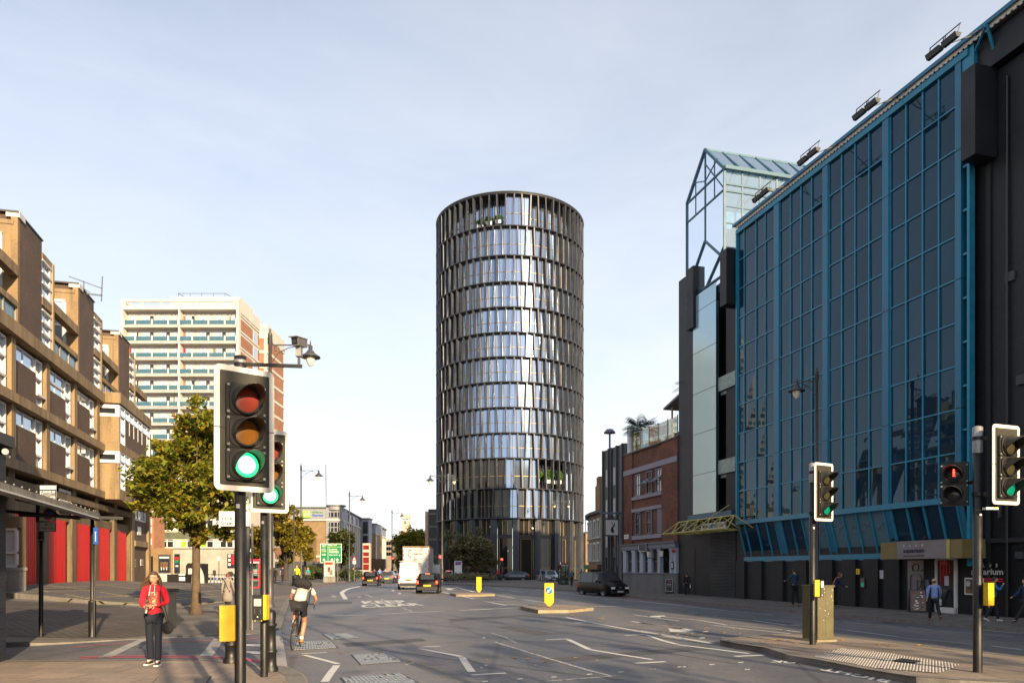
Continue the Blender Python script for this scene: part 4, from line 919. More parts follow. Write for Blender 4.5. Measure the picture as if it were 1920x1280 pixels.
# illuminated fascia sign box
sg = thing('club_sign', 'gold and silver fascia sign reading CLUB aquarium over the club door', 'sign', tuple(FR(35, 1.4, 2.3)))
y0, y1 = 32.9, 37.5; mb = MB('gold_sign'); mb.fbox(FR, y0, y1, .05, 1.4, 2.25, 3.08)
mb.mat('silver'); mb.fbox(FR, y0 + .75, y1 - 1.05, 1.4, 1.44, 2.25, 3.10); mb.mat('yellow_truss'); mb.fbox(FR, y0 + .62, y0 + .75, 1.4, 1.445, 2.25, 3.10); sb = mb.build('sign_box', sg)
mb = MB('black_panel')
put_text(mb, 'aquarium', FR(36.05, 1.455, 2.47), FR(34.85, 1.455, 2.47) - FR(36.05, 1.455, 2.47), (0, 0, .27), 'cloth_navy', .02)
for i, ch in enumerate('CLUB'): put_text(mb, ch, FR(36.05 - i * .36, 1.455, 2.82), FR(35.97 - i * .36, 1.455, 2.82) - FR(36.05 - i * .36, 1.455, 2.82), (0, 0, .11), 'sign_white', .02)
mb.mat('slate'); mb.fbox(FR, 34.85, 36.05, 1.445, 1.455, 2.36, 2.42); mb.build('lettering', sb)
for y in (36.4, 34.5): mb = MB('black_panel'); mb.tube(FR(y, 1.3, 3.1), FR(y, 1.75, 3.2), .02); mb.ball(FR(y, 1.75, 3.18), .09); mb.build('spotlight', sg)
w2 = thing('wall_lettering', 'white CLUB aquarium lettering with red bars on the black wall', 'sign', tuple(FR(32.7, .15, 1.4)))
mb = MB('sign_white'); put_text(mb, 'aquarium', FR(33.6, .13, 1.44), FR(32.05, .13, 1.44) - FR(33.6, .13, 1.44), (0, 0, .34), 'sign_grey', .02)
for i, ch in enumerate('CLUB'): put_text(mb, ch, FR(33.32 - i * .31, .13, 1.86), FR(33.24 - i * .31, .13, 1.86) - FR(33.32 - i * .31, .13, 1.86), (0, 0, .15), 'sign_grey', .02)
mb.build('letters', w2); mb = MB('sign_red'); mb.fbox(FR, 32.05, 33.6, .12, .13, 1.32, 1.37); mb.fbox(FR, 32.05, 33.6, .12, .13, 1.22, 1.27); mb.build('underline', w2)
def poster(name, label, cat, F, y0, y1, z0, z1, o=.0, frame='white_paint', cells=(('poster_dark', 0, .5), ('sign_white', .5, 1)), fw=.06, blot=None, org=None):
 t = thing(name, label, cat, tuple(F((y0 + y1) / 2, o, z0))); mb = MB(frame); mb.fbox(F, y0, y1, o, o + .05, z0, z1); f = mb.build('frame', t); mb = MB()
 for m, a, b in cells:
  ya_, yb_ = y1 - fw - (y1 - y0 - 2 * fw) * a, y1 - fw - (y1 - y0 - 2 * fw) * b; mb.mat(m); mb.fbox(F, yb_, ya_, o + .05, o + .055, z0 + fw, z1 - fw)
 if blot:
  for m, a, b, c, d in blot: mb.mat(m); yy = y1 - (y1 - y0) * a; y2 = y1 - (y1 - y0) * b; mb.fbox(F, y2, yy, o + .055, o + .058, z0 + (z1 - z0) * c, z0 + (z1 - z0) * d)
 mb.build('poster', t); return t
poster('framed_poster', 'white framed double poster left of the painted club shutter', 'poster', FR, yr(1688), yr(1662), .78, 1.58, .02, blot=(('sign_red', .56, .85, .5, .82), ('gold_sign', .2, .35, .3, .4), ('paper', .6, .8, .15, .3)))
poster('framed_poster', 'white framed poster under the wall lettering beside the right-hand pole', 'poster', FR, yr(1849), yr(1814), .62, 1.38, .12, cells=(('poster_brown', 0, .45), ('poster_dark', .5, 1)), blot=(('gold_sign', .15, .35, .15, .3), ('sign_red', .7, .85, .4, .6), ('paper', .1, .3, .5, .8)))
poster('notice_sheet', 'left of two pale paper notices on the black club wall', 'notice', FR, yr(1647), yr(1639), 1.25, 1.72, .02, 'grey_metal', (('paper', 0, 1),), .02)
poster('notice_sheet', 'right of two pale paper notices on the black club wall', 'notice', FR, yr(1659), yr(1651), 1.25, 1.72, .02, 'grey_metal', (('paper', 0, 1),), .02)
poster('warning_sign', 'small yellow square warning sign on the club wall', 'sign', FR, yr(1617), yr(1611), 1.48, 1.78, .16, 'sign_yellow', (('sign_yellow', 0, 1),), .03, blot=(('black_panel', .35, .65, .25, .42), ('black_panel', .35, .65, .58, .75)))
poster('green_notice_box', 'small green and grey box on the club wall below the yellow sign', 'notice box', FR, yr(1627.5), yr(1619), .78, 1.30, .16, 'board_grey', (('green_spandrel', 0, 1),), .03, blot=(('light_green_dim', .2, .8, .1, .5),))
poster('green_notice', 'small pale green notice by the club door jamb', 'notice', FR, yr(1744), yr(1737), .6, 1.25, .02, 'grey_metal', (('glass_blind', 0, 1),), .02, blot=(('sign_white', .3, .7, .1, .35),))
poster('shop_banner', 'small white banner with blue letters above the roller shutter', 'banner', FR, yr(1376), yr(1329), 4.62, 5.1, .6, 'paper', (('paper', 0, 1),), .05, blot=(('slate', .1, .3, .3, .7), ('sign_blue', .35, .5, .2, .8), ('glass_blind', .55, .7, .3, .8), ('slate', .75, .9, .3, .7)))
# floodlights on arms along the roof edge
def flood(u, lab):
 y = yr(u, 27.3) + .69; t = thing('floodlight', lab, 'floodlight', tuple(FR(y, .7, ZT + .9)), 0, 'floodlights along the club roof')
 mb = MB('slate'); a = FR(y, .6, ZT + .5); e = FR(y + .1, 2.5, ZT - .32); mb.bar(a, e, .04); mb.bar(FR(y - .6, .6, ZT + .5), a.lerp(e, .55), .025); mb.build('arm', t)
 for k in (-.40, .42):
  c = FR(y + k, 2.6, ZT - .42); mb = MB('slate'); ax = (FR(1, 0, 0) - FR(0, 0, 0)).normalized(); ot = Vector((-.964, -.265, 0))
  mb.hexa([c + ax * s1 * .37 + ot * s2 * w - Vector((0, 0, h)) for h, w in ((.13, .08), (-.07, .18)) for s1, s2 in ((-1, -1), (1, -1), (1, 1), (-1, 1))]); hd = mb.build('lamp_head', t)
 mb = MB('black_metal'); p0 = FR(y - .78, 2.5, ZT + .02); p1 = FR(y + .78, 2.5, ZT + .02); mb.bar(p0, p1, .035)
 for k in (-.75, -.05, .05, .75): mb.bar(FR(y + k, 2.5, ZT + .02), FR(y + k * .95, 2.6, ZT - .36), .03)
 mb.build('bracket_rail', t)
for u, l in ((1768, 'nearest roof floodlight pair, highest in the photo'), (1624, 'second roof floodlight pair from the right'), (1516, 'third roof floodlight pair from the right, in front of the sky'), (1428, 'farthest roof floodlight pair, in front of the glass gable')): flood(u, l)
# yellow lattice canopy
tr = thing('truss_canopy', 'yellow tubular lattice canopy over the club side entrance', 'canopy', tuple(FR(54, 1.2, 4.4)))
mb = MB('yellow_truss'); L0, L1 = 58.6, 49.6; zb, zt_ = 4.45, 5.35
n = 6
lowp = [L0 + (L1 - L0) * i / n for i in range(n + 1)]; up = [L0 + (L1 - L0) * (i + .5) / n for i in range(n)]
for o in (.3, 2.3):
 for a, b in zip(lowp, lowp[1:]): mb.tube(FR(a, o, zb), FR(b, o, zb), .05, n=6)
for a, b in zip(up[1:-1], up[2:]): mb.tube(FR(a, 1.3, zt_), FR(b, 1.3, zt_), .05, n=6)
mb.tube(FR(up[0], 1.3, zt_), FR(up[1], 1.3, zt_), .05, n=6)
for i in range(n):
 for o in (.3, 2.3):
  mb.tube(FR(lowp[i], o, zb), FR(up[i], 1.3, zt_), .04, n=6); mb.tube(FR(lowp[i + 1], o, zb), FR(up[i], 1.3, zt_), .04, n=6)
 mb.tube(FR(lowp[i], .3, zb), FR(lowp[i], 2.3, zb), .04, n=6); mb.tube(FR(lowp[i], .3, zb), FR(lowp[i + 1], 2.3, zb), .03, n=6)
mb.build('lattice', tr); mb = MB('yellow_truss'); mb.tube(FR(53, 0, 6.3), FR(53.6, 1.3, zt_), .035, n=6); mb.build('tie_rod', tr)
# ------------------------------------------------------------------ the pub
pub = thing('pub_building', 'red brick pub with pale blue ground-floor front and violet stone bands', 'building', tuple(FR(65, 0, -.1)))
y0, y1 = 60.25, 70.4; HT = 12.35; mb = MB('brick_red'); mb.fbox(FR, y0, y1, -14, 0, 3.9, HT)
for a, b in ((y0, 62.9), (68.6, y1)): mb.fbox(FR, a, b, 0, .12, 3.9, HT)
mb.build('wall', pub)
mb = MB('trim_violet');
for z0_, z1_, a, b in ((10.45, 10.9, y0, y1), (8.0, 8.3, 62.9, 68.6), (6.9, 7.2, 62.9, 68.6), (4.4, 4.75, 62.9, 68.6)): mb.fbox(FR, a, b, .0, .17, z0_, z1_)
mb.mat('slate'); mb.fbox(FR, y0, y1, -.2, .2, HT, HT + .12); mb.build('stone_band', pub)
def sash(F, a, b, z0_, z1_, par, o=.02, fm='pub_blue', gm='glass_dark', name='window', deep=.1, bars=1, panes='curtain'):
 mb = MB(gm); mb.fbox(F, a, b, o - .02, o + .01, z0_, z1_); w = mb.build(name, par); mb = MB(fm); t = .09
 mb.fbox(F, a, a + t, o, o + deep, z0_, z1_); mb.fbox(F, b - t, b, o, o + deep, z0_, z1_); mb.fbox(F, a + t, b - t, o, o + deep, z0_, z0_ + t); mb.fbox(F, a + t, b - t, o, o + deep, z1_ - t, z1_)
 m_ = (z0_ + z1_) / 2; mb.fbox(F, a + t, b - t, o, o + deep * .7, m_ - .04, m_ + .04)
 for i in range(bars): c = a + (b - a) * (i + 1) / (bars + 1); mb.fbox(F, c - .02, c + .02, o, o + deep * .5, z0_ + t, z1_ - t)
 mb.build('frame', w); return w
for i, yy in enumerate((67.4, 65.2, 63.4)):
 sash(FR, yy - .5, yy + .6, 8.3, 10.3, pub, gm='glass_window' if i != 1 else 'glass_dark')
 if i:
  mb = MB('glass_window'); mb.hexa([FR(yy - .5, .1, 9.6), FR(yy + .5, .1, 9.6), FR(yy + .5, .75, 9.15), FR(yy - .5, .75, 9.15), FR(yy - .5, .14, 9.66), FR(yy + .5, .14, 9.66), FR(yy + .5, .79, 9.21), FR(yy - .5, .79, 9.21)]); mb.build('open_sash', pub)
for i, yy in enumerate((67.4, 65.2, 63.3)):
 if i < 2: sash(FR, yy - .5, yy + .6, 4.8, 6.85, pub, gm='glass_pub')
 else: mb = MB('pub_blue'); mb.fbox(FR, yy - .5, yy + .5, 0, .05, 4.8, 6.9); mb.build('blind_window', pub)
mb = MB('stone_grey'); mb.fbox(FR, y0, y1, -3, .18, -.35, 1.35); mb.mat('pub_blue'); mb.fbox(FR, y0, y1, .0, .24, 1.32, 1.42); mb.build('stone_plinth', pub)
mb = MB('pub_blue'); mb.fbox(FR, y0, y1, -3, .32, 3.45, 3.95); mb.fbox(FR, y0 - .05, y1 + .05, .1, .45, 3.92, 4.02); mb.mat('pub_white'); mb.fbox(FR, y0, y1, .32, .34, 3.66, 3.69); mb.build('fascia', pub)
pil = [y1 - .4, 68.1, 66.5, 64.9, 63.2, 61.0, y0 + .35]
for p in pil:
 mb = MB('pub_white'); w = .34 if p not in (63.2,) else .22; mb.fbox(FR, p - w, p + w, -.1, .22, 1.42, 3.45); mb.fbox(FR, p - w - .04, p + w + .04, -.1, .26, 3.25, 3.45); mb.build('pilaster', pub)
for a, b in ((68.45, 69.65), (66.85, 67.75), (65.25, 66.15), (63.45, 64.55)): sash(FR, a, b, 1.42, 3.42, pub, -.05, 'pub_blue', 'glass_pub', bars=0, deep=.08)
mb = MB('stone_grey'); mb.fbox(FR, 61.4, 62.9, -3, -.6, -.35, 3.45); mb.mat('pub_blue'); mb.fbox(FR, 61.5, 62.8, -.58, -.5, -.1, 2.45); mb.mat('glass_pub'); mb.fbox(FR, 61.5, 62.8, -.58, -.5, 2.5, 3.4); mb.build('door', pub)
mb = MB('black_panel'); mb.fbox(FR, 60.6, 61.0, .23, .27, 1.75, 2.35); mb.mat('paper'); mb.fbox(FR, 60.68, 60.92, .27, .275, 1.85, 2.25); mb.build('menu_case', pub)
ps = thing('pub_nameplate', 'small dark pub name board with pale border on the fascia', 'sign', tuple(FR(65.8, .45, 3.3))); mb = MB('slate'); mb.fbox(FR, 65.1, 66.6, .34, .42, 3.28, 3.98); mb.mat('sign_grey')
for a, b, c, d in ((65.1, 66.6, 3.28, 3.33), (65.1, 66.6, 3.93, 3.98), (65.1, 65.15, 3.28, 3.98), (66.55, 66.6, 3.28, 3.98)): mb.fbox(FR, a, b, .42, .44, c, d)
mb.build('board', ps)
mb = MB('trim_violet')
for i in range(9): mb.bar(FR(66.4 - i * .13, .43, 3.45 + .05 * (i % 3)), FR(66.34 - i * .13, .43, 3.78 - .04 * (i % 2)), .05, .01)
mb.build('worn_lettering', ps)
for y, l in ((64.0, 'left'), (61.7, 'right')):
 t = thing('wall_lantern', 'black bracket lantern on the pub front, %s of the pair' % l, 'lantern', tuple(FR(y, .3, 2.9)), 0, 'lanterns on the pub front'); mb = MB('black_metal'); mb.bar(FR(y, .2, 2.55), FR(y, .75, 2.75), .05); mb.bar(FR(y, .2, 2.4), FR(y, .28, 2.7), .12); mb.tube(FR(y, .75, 3.25), FR(y, .75, 3.45), .2, .03, 8); mb.tube(FR(y, .75, 3.45), FR(y, .75, 3.6), .03, .01, 6); mb.tube(FR(y, .75, 2.68), FR(y, .75, 2.75), .10, .12, 8); mb.build('bracket', t)
 mb = MB('lamp_glass'); mb.tube(FR(y, .75, 2.75), FR(y, .75, 3.25), .11, .19, 8); mb.build('lamp_glass', t)
mb = MB('sign_red'); mb.ball(FR(60.5, .3, 3.25), .16); single('alarm_bell', mb, 'round red alarm bell on the pub corner', 'alarm bell', FR(60.5, .3, 3.1))
mb = MB('sign_white'); mb.fbox(FR, 69.3, 70.2, .13, .17, 4.55, 4.95); t = single('street_nameplate', mb, 'small white street nameplate on the red brick above the pub', 'sign', FR(69.7, .14, 4.5))
mb = MB(); put_text(mb, 'OLD STREET', FR(70.1, .18, 4.68), FR(69.4, .18, 4.68) - FR(70.1, .18, 4.68), (0, 0, .13), 'slate', .01); mb.build('lettering', t)
hs = thing('hanging_sign', 'hanging pub sign with a black stag on a pale board', 'sign', tuple(FR(70.9, 1.2, 4.9))); mb = MB('pub_blue'); mb.bar(FR(71.3, 0, 7.05), FR(71.3, 2.1, 7.05), .14, .18); mb.bar(FR(71.3, .35, 2.), FR(71.3, .35, 5.0), .10); mb.bar(FR(71.3, .5, 7), FR(71.3, .5, 6.5), .05); mb.bar(FR(71.3, 1.6, 7), FR(71.3, 1.6, 6.5), .05); mb.build('bracket', hs)
def FQ(a, o, z): return FR(71.2 - o, a, z)
mb = MB('slate'); mb.fbox(FQ, .3, 1.75, 0, .12, 4.85, 6.5); bo = mb.build('board', hs); mb = MB('sign_grey'); mb.fbox(FQ, .4, 1.65, .12, .14, 4.97, 6.38); mb.build('panel', bo)
mb = MB('black_panel')
for pts in ([(1.0, 5.15), (1.15, 5.35), (1.1, 5.7), (.95, 5.75), (.85, 5.5), (.8, 5.2)], [(1.0, 5.7), (.85, 5.9), (.75, 5.82), (.85, 5.68)], [(.95, 5.85), (1.0, 6.05), (1.18, 6.15), (1.04, 6.1), (1.05, 6.28), (.98, 6.1), (.88, 5.9)], [(.85, 5.85), (.8, 6.1), (.62, 6.2), (.76, 6.1), (.7, 5.9)]): mb.plate([FQ(a, .14, z) for a, z in pts], FQ(0, .02, 0) - FQ(0, 0, 0))
mb.build('stag', bo)
# roof terrace on the pub
rt = thing('roof_terrace', 'glass-screened roof terrace with timber cabin on top of the red brick pub', 'roof terrace', tuple(FR(65, -.5, HT + .1)))
mb = MB('glass_rail')
for i in range(5): a = 61 + i * 1.7; mb.fbox(FR, a, a + 1.6, -.32, -.30, HT + .15, HT + 1.9)
gl_ = mb.build('glass_screen', rt)
for i in range(6): a = 61 + i * 1.7 - .05; mb = MB('silver'); mb.fbox(FR, a - .03, a + .03, -.35, -.28, HT + .1, HT + 2.0); mb.build('post', gl_)
mb = MB('wood_warm')
for y in (60.4, 62.6): mb.fbox(FR, y, y + .12, -.8, -.68, HT, HT + 3.0)
mb.fbox(FR, 60.3, 64.5, -4, -1.2, HT, HT + .9); mb.mat('roof_grey'); mb.hexa([FR(60.2, -.3, HT + 3.6), FR(63.4, -.3, HT + 2.9), FR(63.4, -4, HT + 2.9), FR(60.2, -4, HT + 3.6), FR(60.2, -.3, HT + 3.8), FR(63.4, -.3, HT + 3.05), FR(63.4, -4, HT + 3.05), FR(60.2, -4, HT + 3.8)]); mb.build('cabin', rt)
mb = MB('wood_warm'); mb.fbox(FR, 64.6, 68.6, -3.4, -3.2, HT, HT + 1.7); mb.fbox(FR, 66, 68.8, -1.4, -1.2, HT, HT + 1.0); mb.mat('poster_brown'); mb.fbox(FR, 65, 66.4, -3.1, -3.0, HT + .3, HT + 1.5); mb.build('timber_bar', rt)
mb = MB('planter_white'); mb.fbox(FR, 69.6, 70.1, -.6, -.1, HT + .1, HT + 2.6); mb.build('white_post', rt)
mb = MB('sign_yellow'); mb.fbox(FR, 68.3, 69.5, -.5, -.45, HT + 1.55, HT + 2.0); mb.mat('light_green_dim'); mb.fbox(FR, 68.4, 69.4, -.5, -.45, HT + .9, HT + 1.4); mb.fbox(FR, 68.4, 69.4, -.5, -.45, HT + .3, HT + .8); mb.build('neon_sign', rt)
def palm(c, h, n, L, label, seed=2):
 rn = random.Random(seed); t = thing('palm_tree', label, 'palm tree', c); c = Vector(c); mb = MB('bark_dark'); mb.tube(c, c + Vector((0, 0, h)), .14, .10, 7); mb.build('trunk', t); mb = MB('leaf_palm')
 for i in range(n):
  a = rn.uniform(0, 6.28); el = rn.uniform(-.15, 1.1); p = c + Vector((0, 0, h)); v = Vector((cos(a) * cos(el), sin(a) * cos(el), sin(el))); q = p
  for k in range(7):
   q2 = q + v * L / 7; v = (v + Vector((0, 0, -.17))).normalized(); sd = v.cross(Vector((0, 0, 1))).normalized(); w = L * .24 * sin(pi * (k + .8) / 8)
   for sg_ in (-1, 1):
    for f in (.1, .6): b = q.lerp(q2, f); mb.face([b, b + v * .05, b + sd * sg_ * w + v * w * .6 - Vector((0, 0, w * .35)), b + sd * sg_ * w * .95 + v * w * .5 - Vector((0, 0, w * .4))])
   q = q2
 mb.build('fronds', t); return t
palm(tuple(FR(69.4, -1.2, HT)), 2.4, 42, 1.9, 'dark green palm on the left end of the pub roof terrace'); palm(tuple(FR(60.0, -1.2, HT + 2.2)), 1.9, 9, 1.8, 'sparse palm fronds over the cabin roof beside the club wall', 9)
# grey clad building, curved terrace
gb_ = thing('grey_building', 'narrow dark grey clad building between the pub and the brick terrace', 'building', tuple(FR(72.5, 0, 0)))
mb = MB('grey_clad'); mb.fbox(FR, 70.4, 75.3, -12, .05, -.2, 13.6); mb.mat('slate')
for y in (75.2, 73.8, 73.2, 71.9, 70.6): mb.fbox(FR, y - .1, y + .05, .05, .28, 0, 13.6)
mb.build('wall', gb_)
for z in (9.9, 6.9, 3.9, 1.2):
 for y in (74.3, 72.5): mb = MB('glass_curtain' if z > 5 or y > 74 and z > 3 else 'glass_dark'); mb.fbox(FR, y - .35, y + .4, .05, .09, z, z + 1.7); mb.build('window', gb_)
pv = thing('roof_vent', 'purple mushroom-shaped vent on the grey building roof', 'vent', tuple(FR(74.6, -.3, 13.6))); mb = MB('purple_lamp'); p = FR(74.6, -.3, 13.6); mb.tube(p, p + Vector((0, 0, 1.7)), .10, n=8); mb.build('stem', pv); mb = MB('purple_lamp'); mb.lathe([(.02, 2.15), (.3, 2.1), (.55, 1.85), (.6, 1.7), (.1, 1.7)], p, 14); mb.build('cap', pv)
bt = thing('brick_terrace', 'curved stock brick terrace with white sash windows beyond the grey building', 'building', (9.5, 84, 0))
cp = [Vector((10.2, 75.4)), Vector((9.5, 79)), Vector((9.0, 83)), Vector((8.9, 87)), Vector((9.4, 91)), Vector((10.4, 95)), Vector((12.4, 100))]
mb = MB('brick_stock'); wl_ = []
for a, b in zip(cp, cp[1:]):
 n_ = Vector((a.y - b.y, b.x - a.x)).normalized(); n_ = n_ if n_.x < 0 else -n_
 def FC(t, o, z, a=a, b=b, n_=n_): q = a.lerp(b, t) + n_ * o; return Vector((q.x, q.y, z))
 wl_.append(FC); mb.fbox(FC, 0, 1, -7, 0, -.1, 7.7); mb.mat('slate'); mb.fbox(FC, -.01, 1.01, -.3, .4, 7.7, 8.0); mb.mat('brick_stock')
mb.fbox(wl_[0], -.3, 1.0, -6, -.4, 7.9, 9.9); mb.fbox(wl_[0], .15, .85, -.8, -.4, 9.9, 10.7); mb.hexa([wl_[0](.2, -.4, 10.7), wl_[0](.8, -.4, 10.7), wl_[0](.8, -.8, 10.7), wl_[0](.2, -.8, 10.7), wl_[0](.4, -.4, 12.3), wl_[0](.6, -.4, 12.3), wl_[0](.6, -.8, 12.3), wl_[0](.4, -.8, 12.3)])
mb.mat('brick_yellow'); mb.fbox(wl_[2], .1, 1.0, -6, -.8, 7.9, 11.3); mb.fbox(wl_[2], .35, .75, -1.3, -.8, 11.3, 12.2); mb.fbox(wl_[3], .0, .7, -6, -.8, 7.9, 11.0); mb.build('wall', bt)
for k, FC in enumerate(wl_):
 for t_ in ((.25, .7) if k < 4 else (.5,)):
  for z in (5.1, 2.5): sash(FC, t_ - .10, t_ + .10, z, z + 1.7, bt, .0, 'upvc', 'glass_dark', deep=.10, bars=0) if False else None
  for z in (5.2, 2.7):
   mb = MB('glass_dark'); mb.fbox(FC, t_ - .09, t_ + .09, 0, .03, z, z + 1.7); w = mb.build('window', bt); mb = MB('upvc')
   for a0_, a1_ in ((-.125, -.09), (.09, .125)): mb.fbox(FC, t_ + a0_, t_ + a1_, 0, .12, z - .05, z + 1.85)
   mb.fbox(FC, t_ - .13, t_ + .13, 0, .16, z + 1.72, z + 1.95); mb.fbox(FC, t_ - .13, t_ + .13, 0, .2, z - .15, z); mb.fbox(FC, t_ - .09, t_ + .09, .03, .06, z + .8, z + .87); mb.build('frame', w)
for i, (FC, m, lab) in enumerate(((wl_[0], 'cloth_black', 'black shop awning'), (wl_[1], 'terracotta', 'orange brown shop front'), (wl_[2], 'sign_green', 'green shop front'), (wl_[3], 'sign_red', 'red shop front'))):
 t = thing('corner_shop', lab + ' under the curved brick terrace', 'shop front', tuple(FC(.5, .3, 0)), 0); mb = MB(m); mb.fbox(FC, .03, .97, 0, .5, 1.7, 2.2); mb.build('fascia', t); mb = MB('glass_pub'); mb.fbox(FC, .05, .95, 0, .12, .3, 1.68); mb.mat('slate'); mb.fbox(FC, .05, .95, 0, .2, -.1, .3); mb.build('shop_window', t)
# far end of the street past the tower
for i, (u0, u1, v0, y, m, lab) in enumerate(((1098, 1102, 1000, 140, 'brick_yellow', 'narrow yellow brick building seen just right of the tower'), (1092, 1112, 1040, 170, 'brick_buff', 'low distant building in the gap right of the tower'))):
 a, b = PX(u0, 1065, y), PX(u1 + 16, 1065, y); t = thing('distant_building', lab, 'building', (a.x, a.y, 0)); mb = MB(m); mb.box(a.x, b.x, y, y + 12, -.1, zat(v0, y)); mb.build('wall', t); mb = MB('slate'); mb.box(a.x - .1, b.x + .1, y - .1, y + 12.1, zat(v0, y), zat(v0, y) + .4); mb.build('roof', t)
# buildings continuing behind the viewer's shoulder: they shade the right side of the road
for k, (a, b, h, m, lab) in enumerate(((-14, 17.9, 25, 'brick_black', 'black office block continuing the street beyond the right edge of the photo'), (-75, -16, 22, 'brick_stock', 'long brick building behind the viewer on the right'))):
 t = thing('street_building', lab, 'building', tuple(FR((a + b) / 2, 0, 0))); mb = MB(m); mb.fbox(FR, a, b, -16, 0, -.5, h); mb.build('wall', t); mb = MB('glass_dark')
 for i in range(int((b - a) / 4)):
  for z in range(3, int(h) - 3, 4): y = a + 1.5 + i * 4; mb.fbox(FR, y, y + 1.8, 0, .04, z, z + 2)
 mb.build('windows', t)
# ------------------------------------------------------------------ fire station on the left
fsn = thing('fire_station', 'concrete and brown brick fire station with tall red doors and flats stepping up above', 'building', tuple(FL(55, 0, .6)))
P0, PW = 43.05, 5.45
mb = MB('concrete')
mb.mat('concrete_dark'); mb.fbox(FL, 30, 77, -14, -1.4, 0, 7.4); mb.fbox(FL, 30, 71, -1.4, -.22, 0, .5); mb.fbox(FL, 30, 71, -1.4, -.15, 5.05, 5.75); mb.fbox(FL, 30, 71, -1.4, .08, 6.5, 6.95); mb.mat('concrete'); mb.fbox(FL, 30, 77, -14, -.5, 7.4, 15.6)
for z0, z1 in ((7.4, 7.95), (11.15, 11.7), (15.0, 15.75)): mb.fbox(FL, 30, 71, -.5, .42, z0, z1)
mb.build('concrete_frame', fsn)
for i in range(-3, 6):
 a = P0 + i * PW
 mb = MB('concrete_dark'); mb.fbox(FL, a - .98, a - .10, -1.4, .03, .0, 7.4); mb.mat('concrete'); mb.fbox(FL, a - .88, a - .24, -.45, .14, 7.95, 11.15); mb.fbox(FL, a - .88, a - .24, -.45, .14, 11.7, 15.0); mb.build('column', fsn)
for i in range(-3, 5):
 a = P0 + i * PW
 mb = MB('red_door'); mb.fbox(FL, a - .1, a + 3.75, -.22, -.17, .5, 5.1)
 k = 12
 for j in range(k): y = a + j * 3.65 / k; mb.fbox(FL, y + .02, y + 3.65 / k - .03, -.17, -.13, .55, 5.08)
 d = mb.build('fire_engine_door', fsn); mb = MB('grey_metal'); mb.fbox(FL, a, a + 3.65, -.16, -.11, .5, .62); mb.build('kick_plate', d)
 mb = MB('glass_dark'); mb.fbox(FL, a, a + PW - 1, -1.38, -1.34, 5.8, 6.5); mb.build('transom_window', fsn)
for i in range(-3, 3):
 for lv, zb in enumerate((7.95, 11.7)):
  a = P0 + i * PW - .2; zt = zb + 3.1
  mb = MB('brick_brown'); mb.fbox(FL, a + .12, a + 3.3, -.5, .02, zb, zb + (2.15 if not (lv == 1 and i % 2) else 1.7)); mb.build('brick_panel', fsn)
  zw = zb + (2.15 if not (lv == 1 and i % 2) else 1.7)
  mb = MB('glass_window'); mb.fbox(FL, a + .1, a + 3.3, -.3, -.16, zw + .05, zt); w = mb.build('window', fsn); mb = MB('upvc')
  for y in (a + .05, a + 1.65, a + 3.25): mb.fbox(FL, y, y + .09, -.3, -.12, zw, zt)
  mb.fbox(FL, a + .05, a + 3.34, -.3, -.08, zw, zw + .08); mb.fbox(FL, a + .05, a + 3.34, -.3, -.1, zt - .09, zt)
  if zt - zw > 1.1: mb.fbox(FL, a + .05, a + 3.34, -.3, -.06, zt - .85, zt - .72)
  mb.build('frame', w)
  mb = MB('glass_window'); mb.fbox(FL, a + 3.36, a + 4.5, -.3, -.2, zb + .9, zt); mb.mat('concrete_grey'); mb.mat('sign_grey'); mb.fbox(FL, a + 3.36, a + 4.5, -.3, -.2, zb, zb + .86); w = mb.build('window', fsn); mb = MB('upvc')
  for y in (a + 3.34, a + 4.42): mb.fbox(FL, y, y + .12, -.3, -.04, zb, zt)
  mb.fbox(FL, a + 3.34, a + 4.5, -.3, -.04, zt - .12, zt); mb.fbox(FL, a + 3.34, a + 4.6, -.3, .12 if (i + lv) % 2 else -.04, zb + .82, zb + .95); mb.fbox(FL, a + 3.34, a + 4.5, -.3, -.04, zb + 1.9, zb + 2.0); mb.build('frame', w)
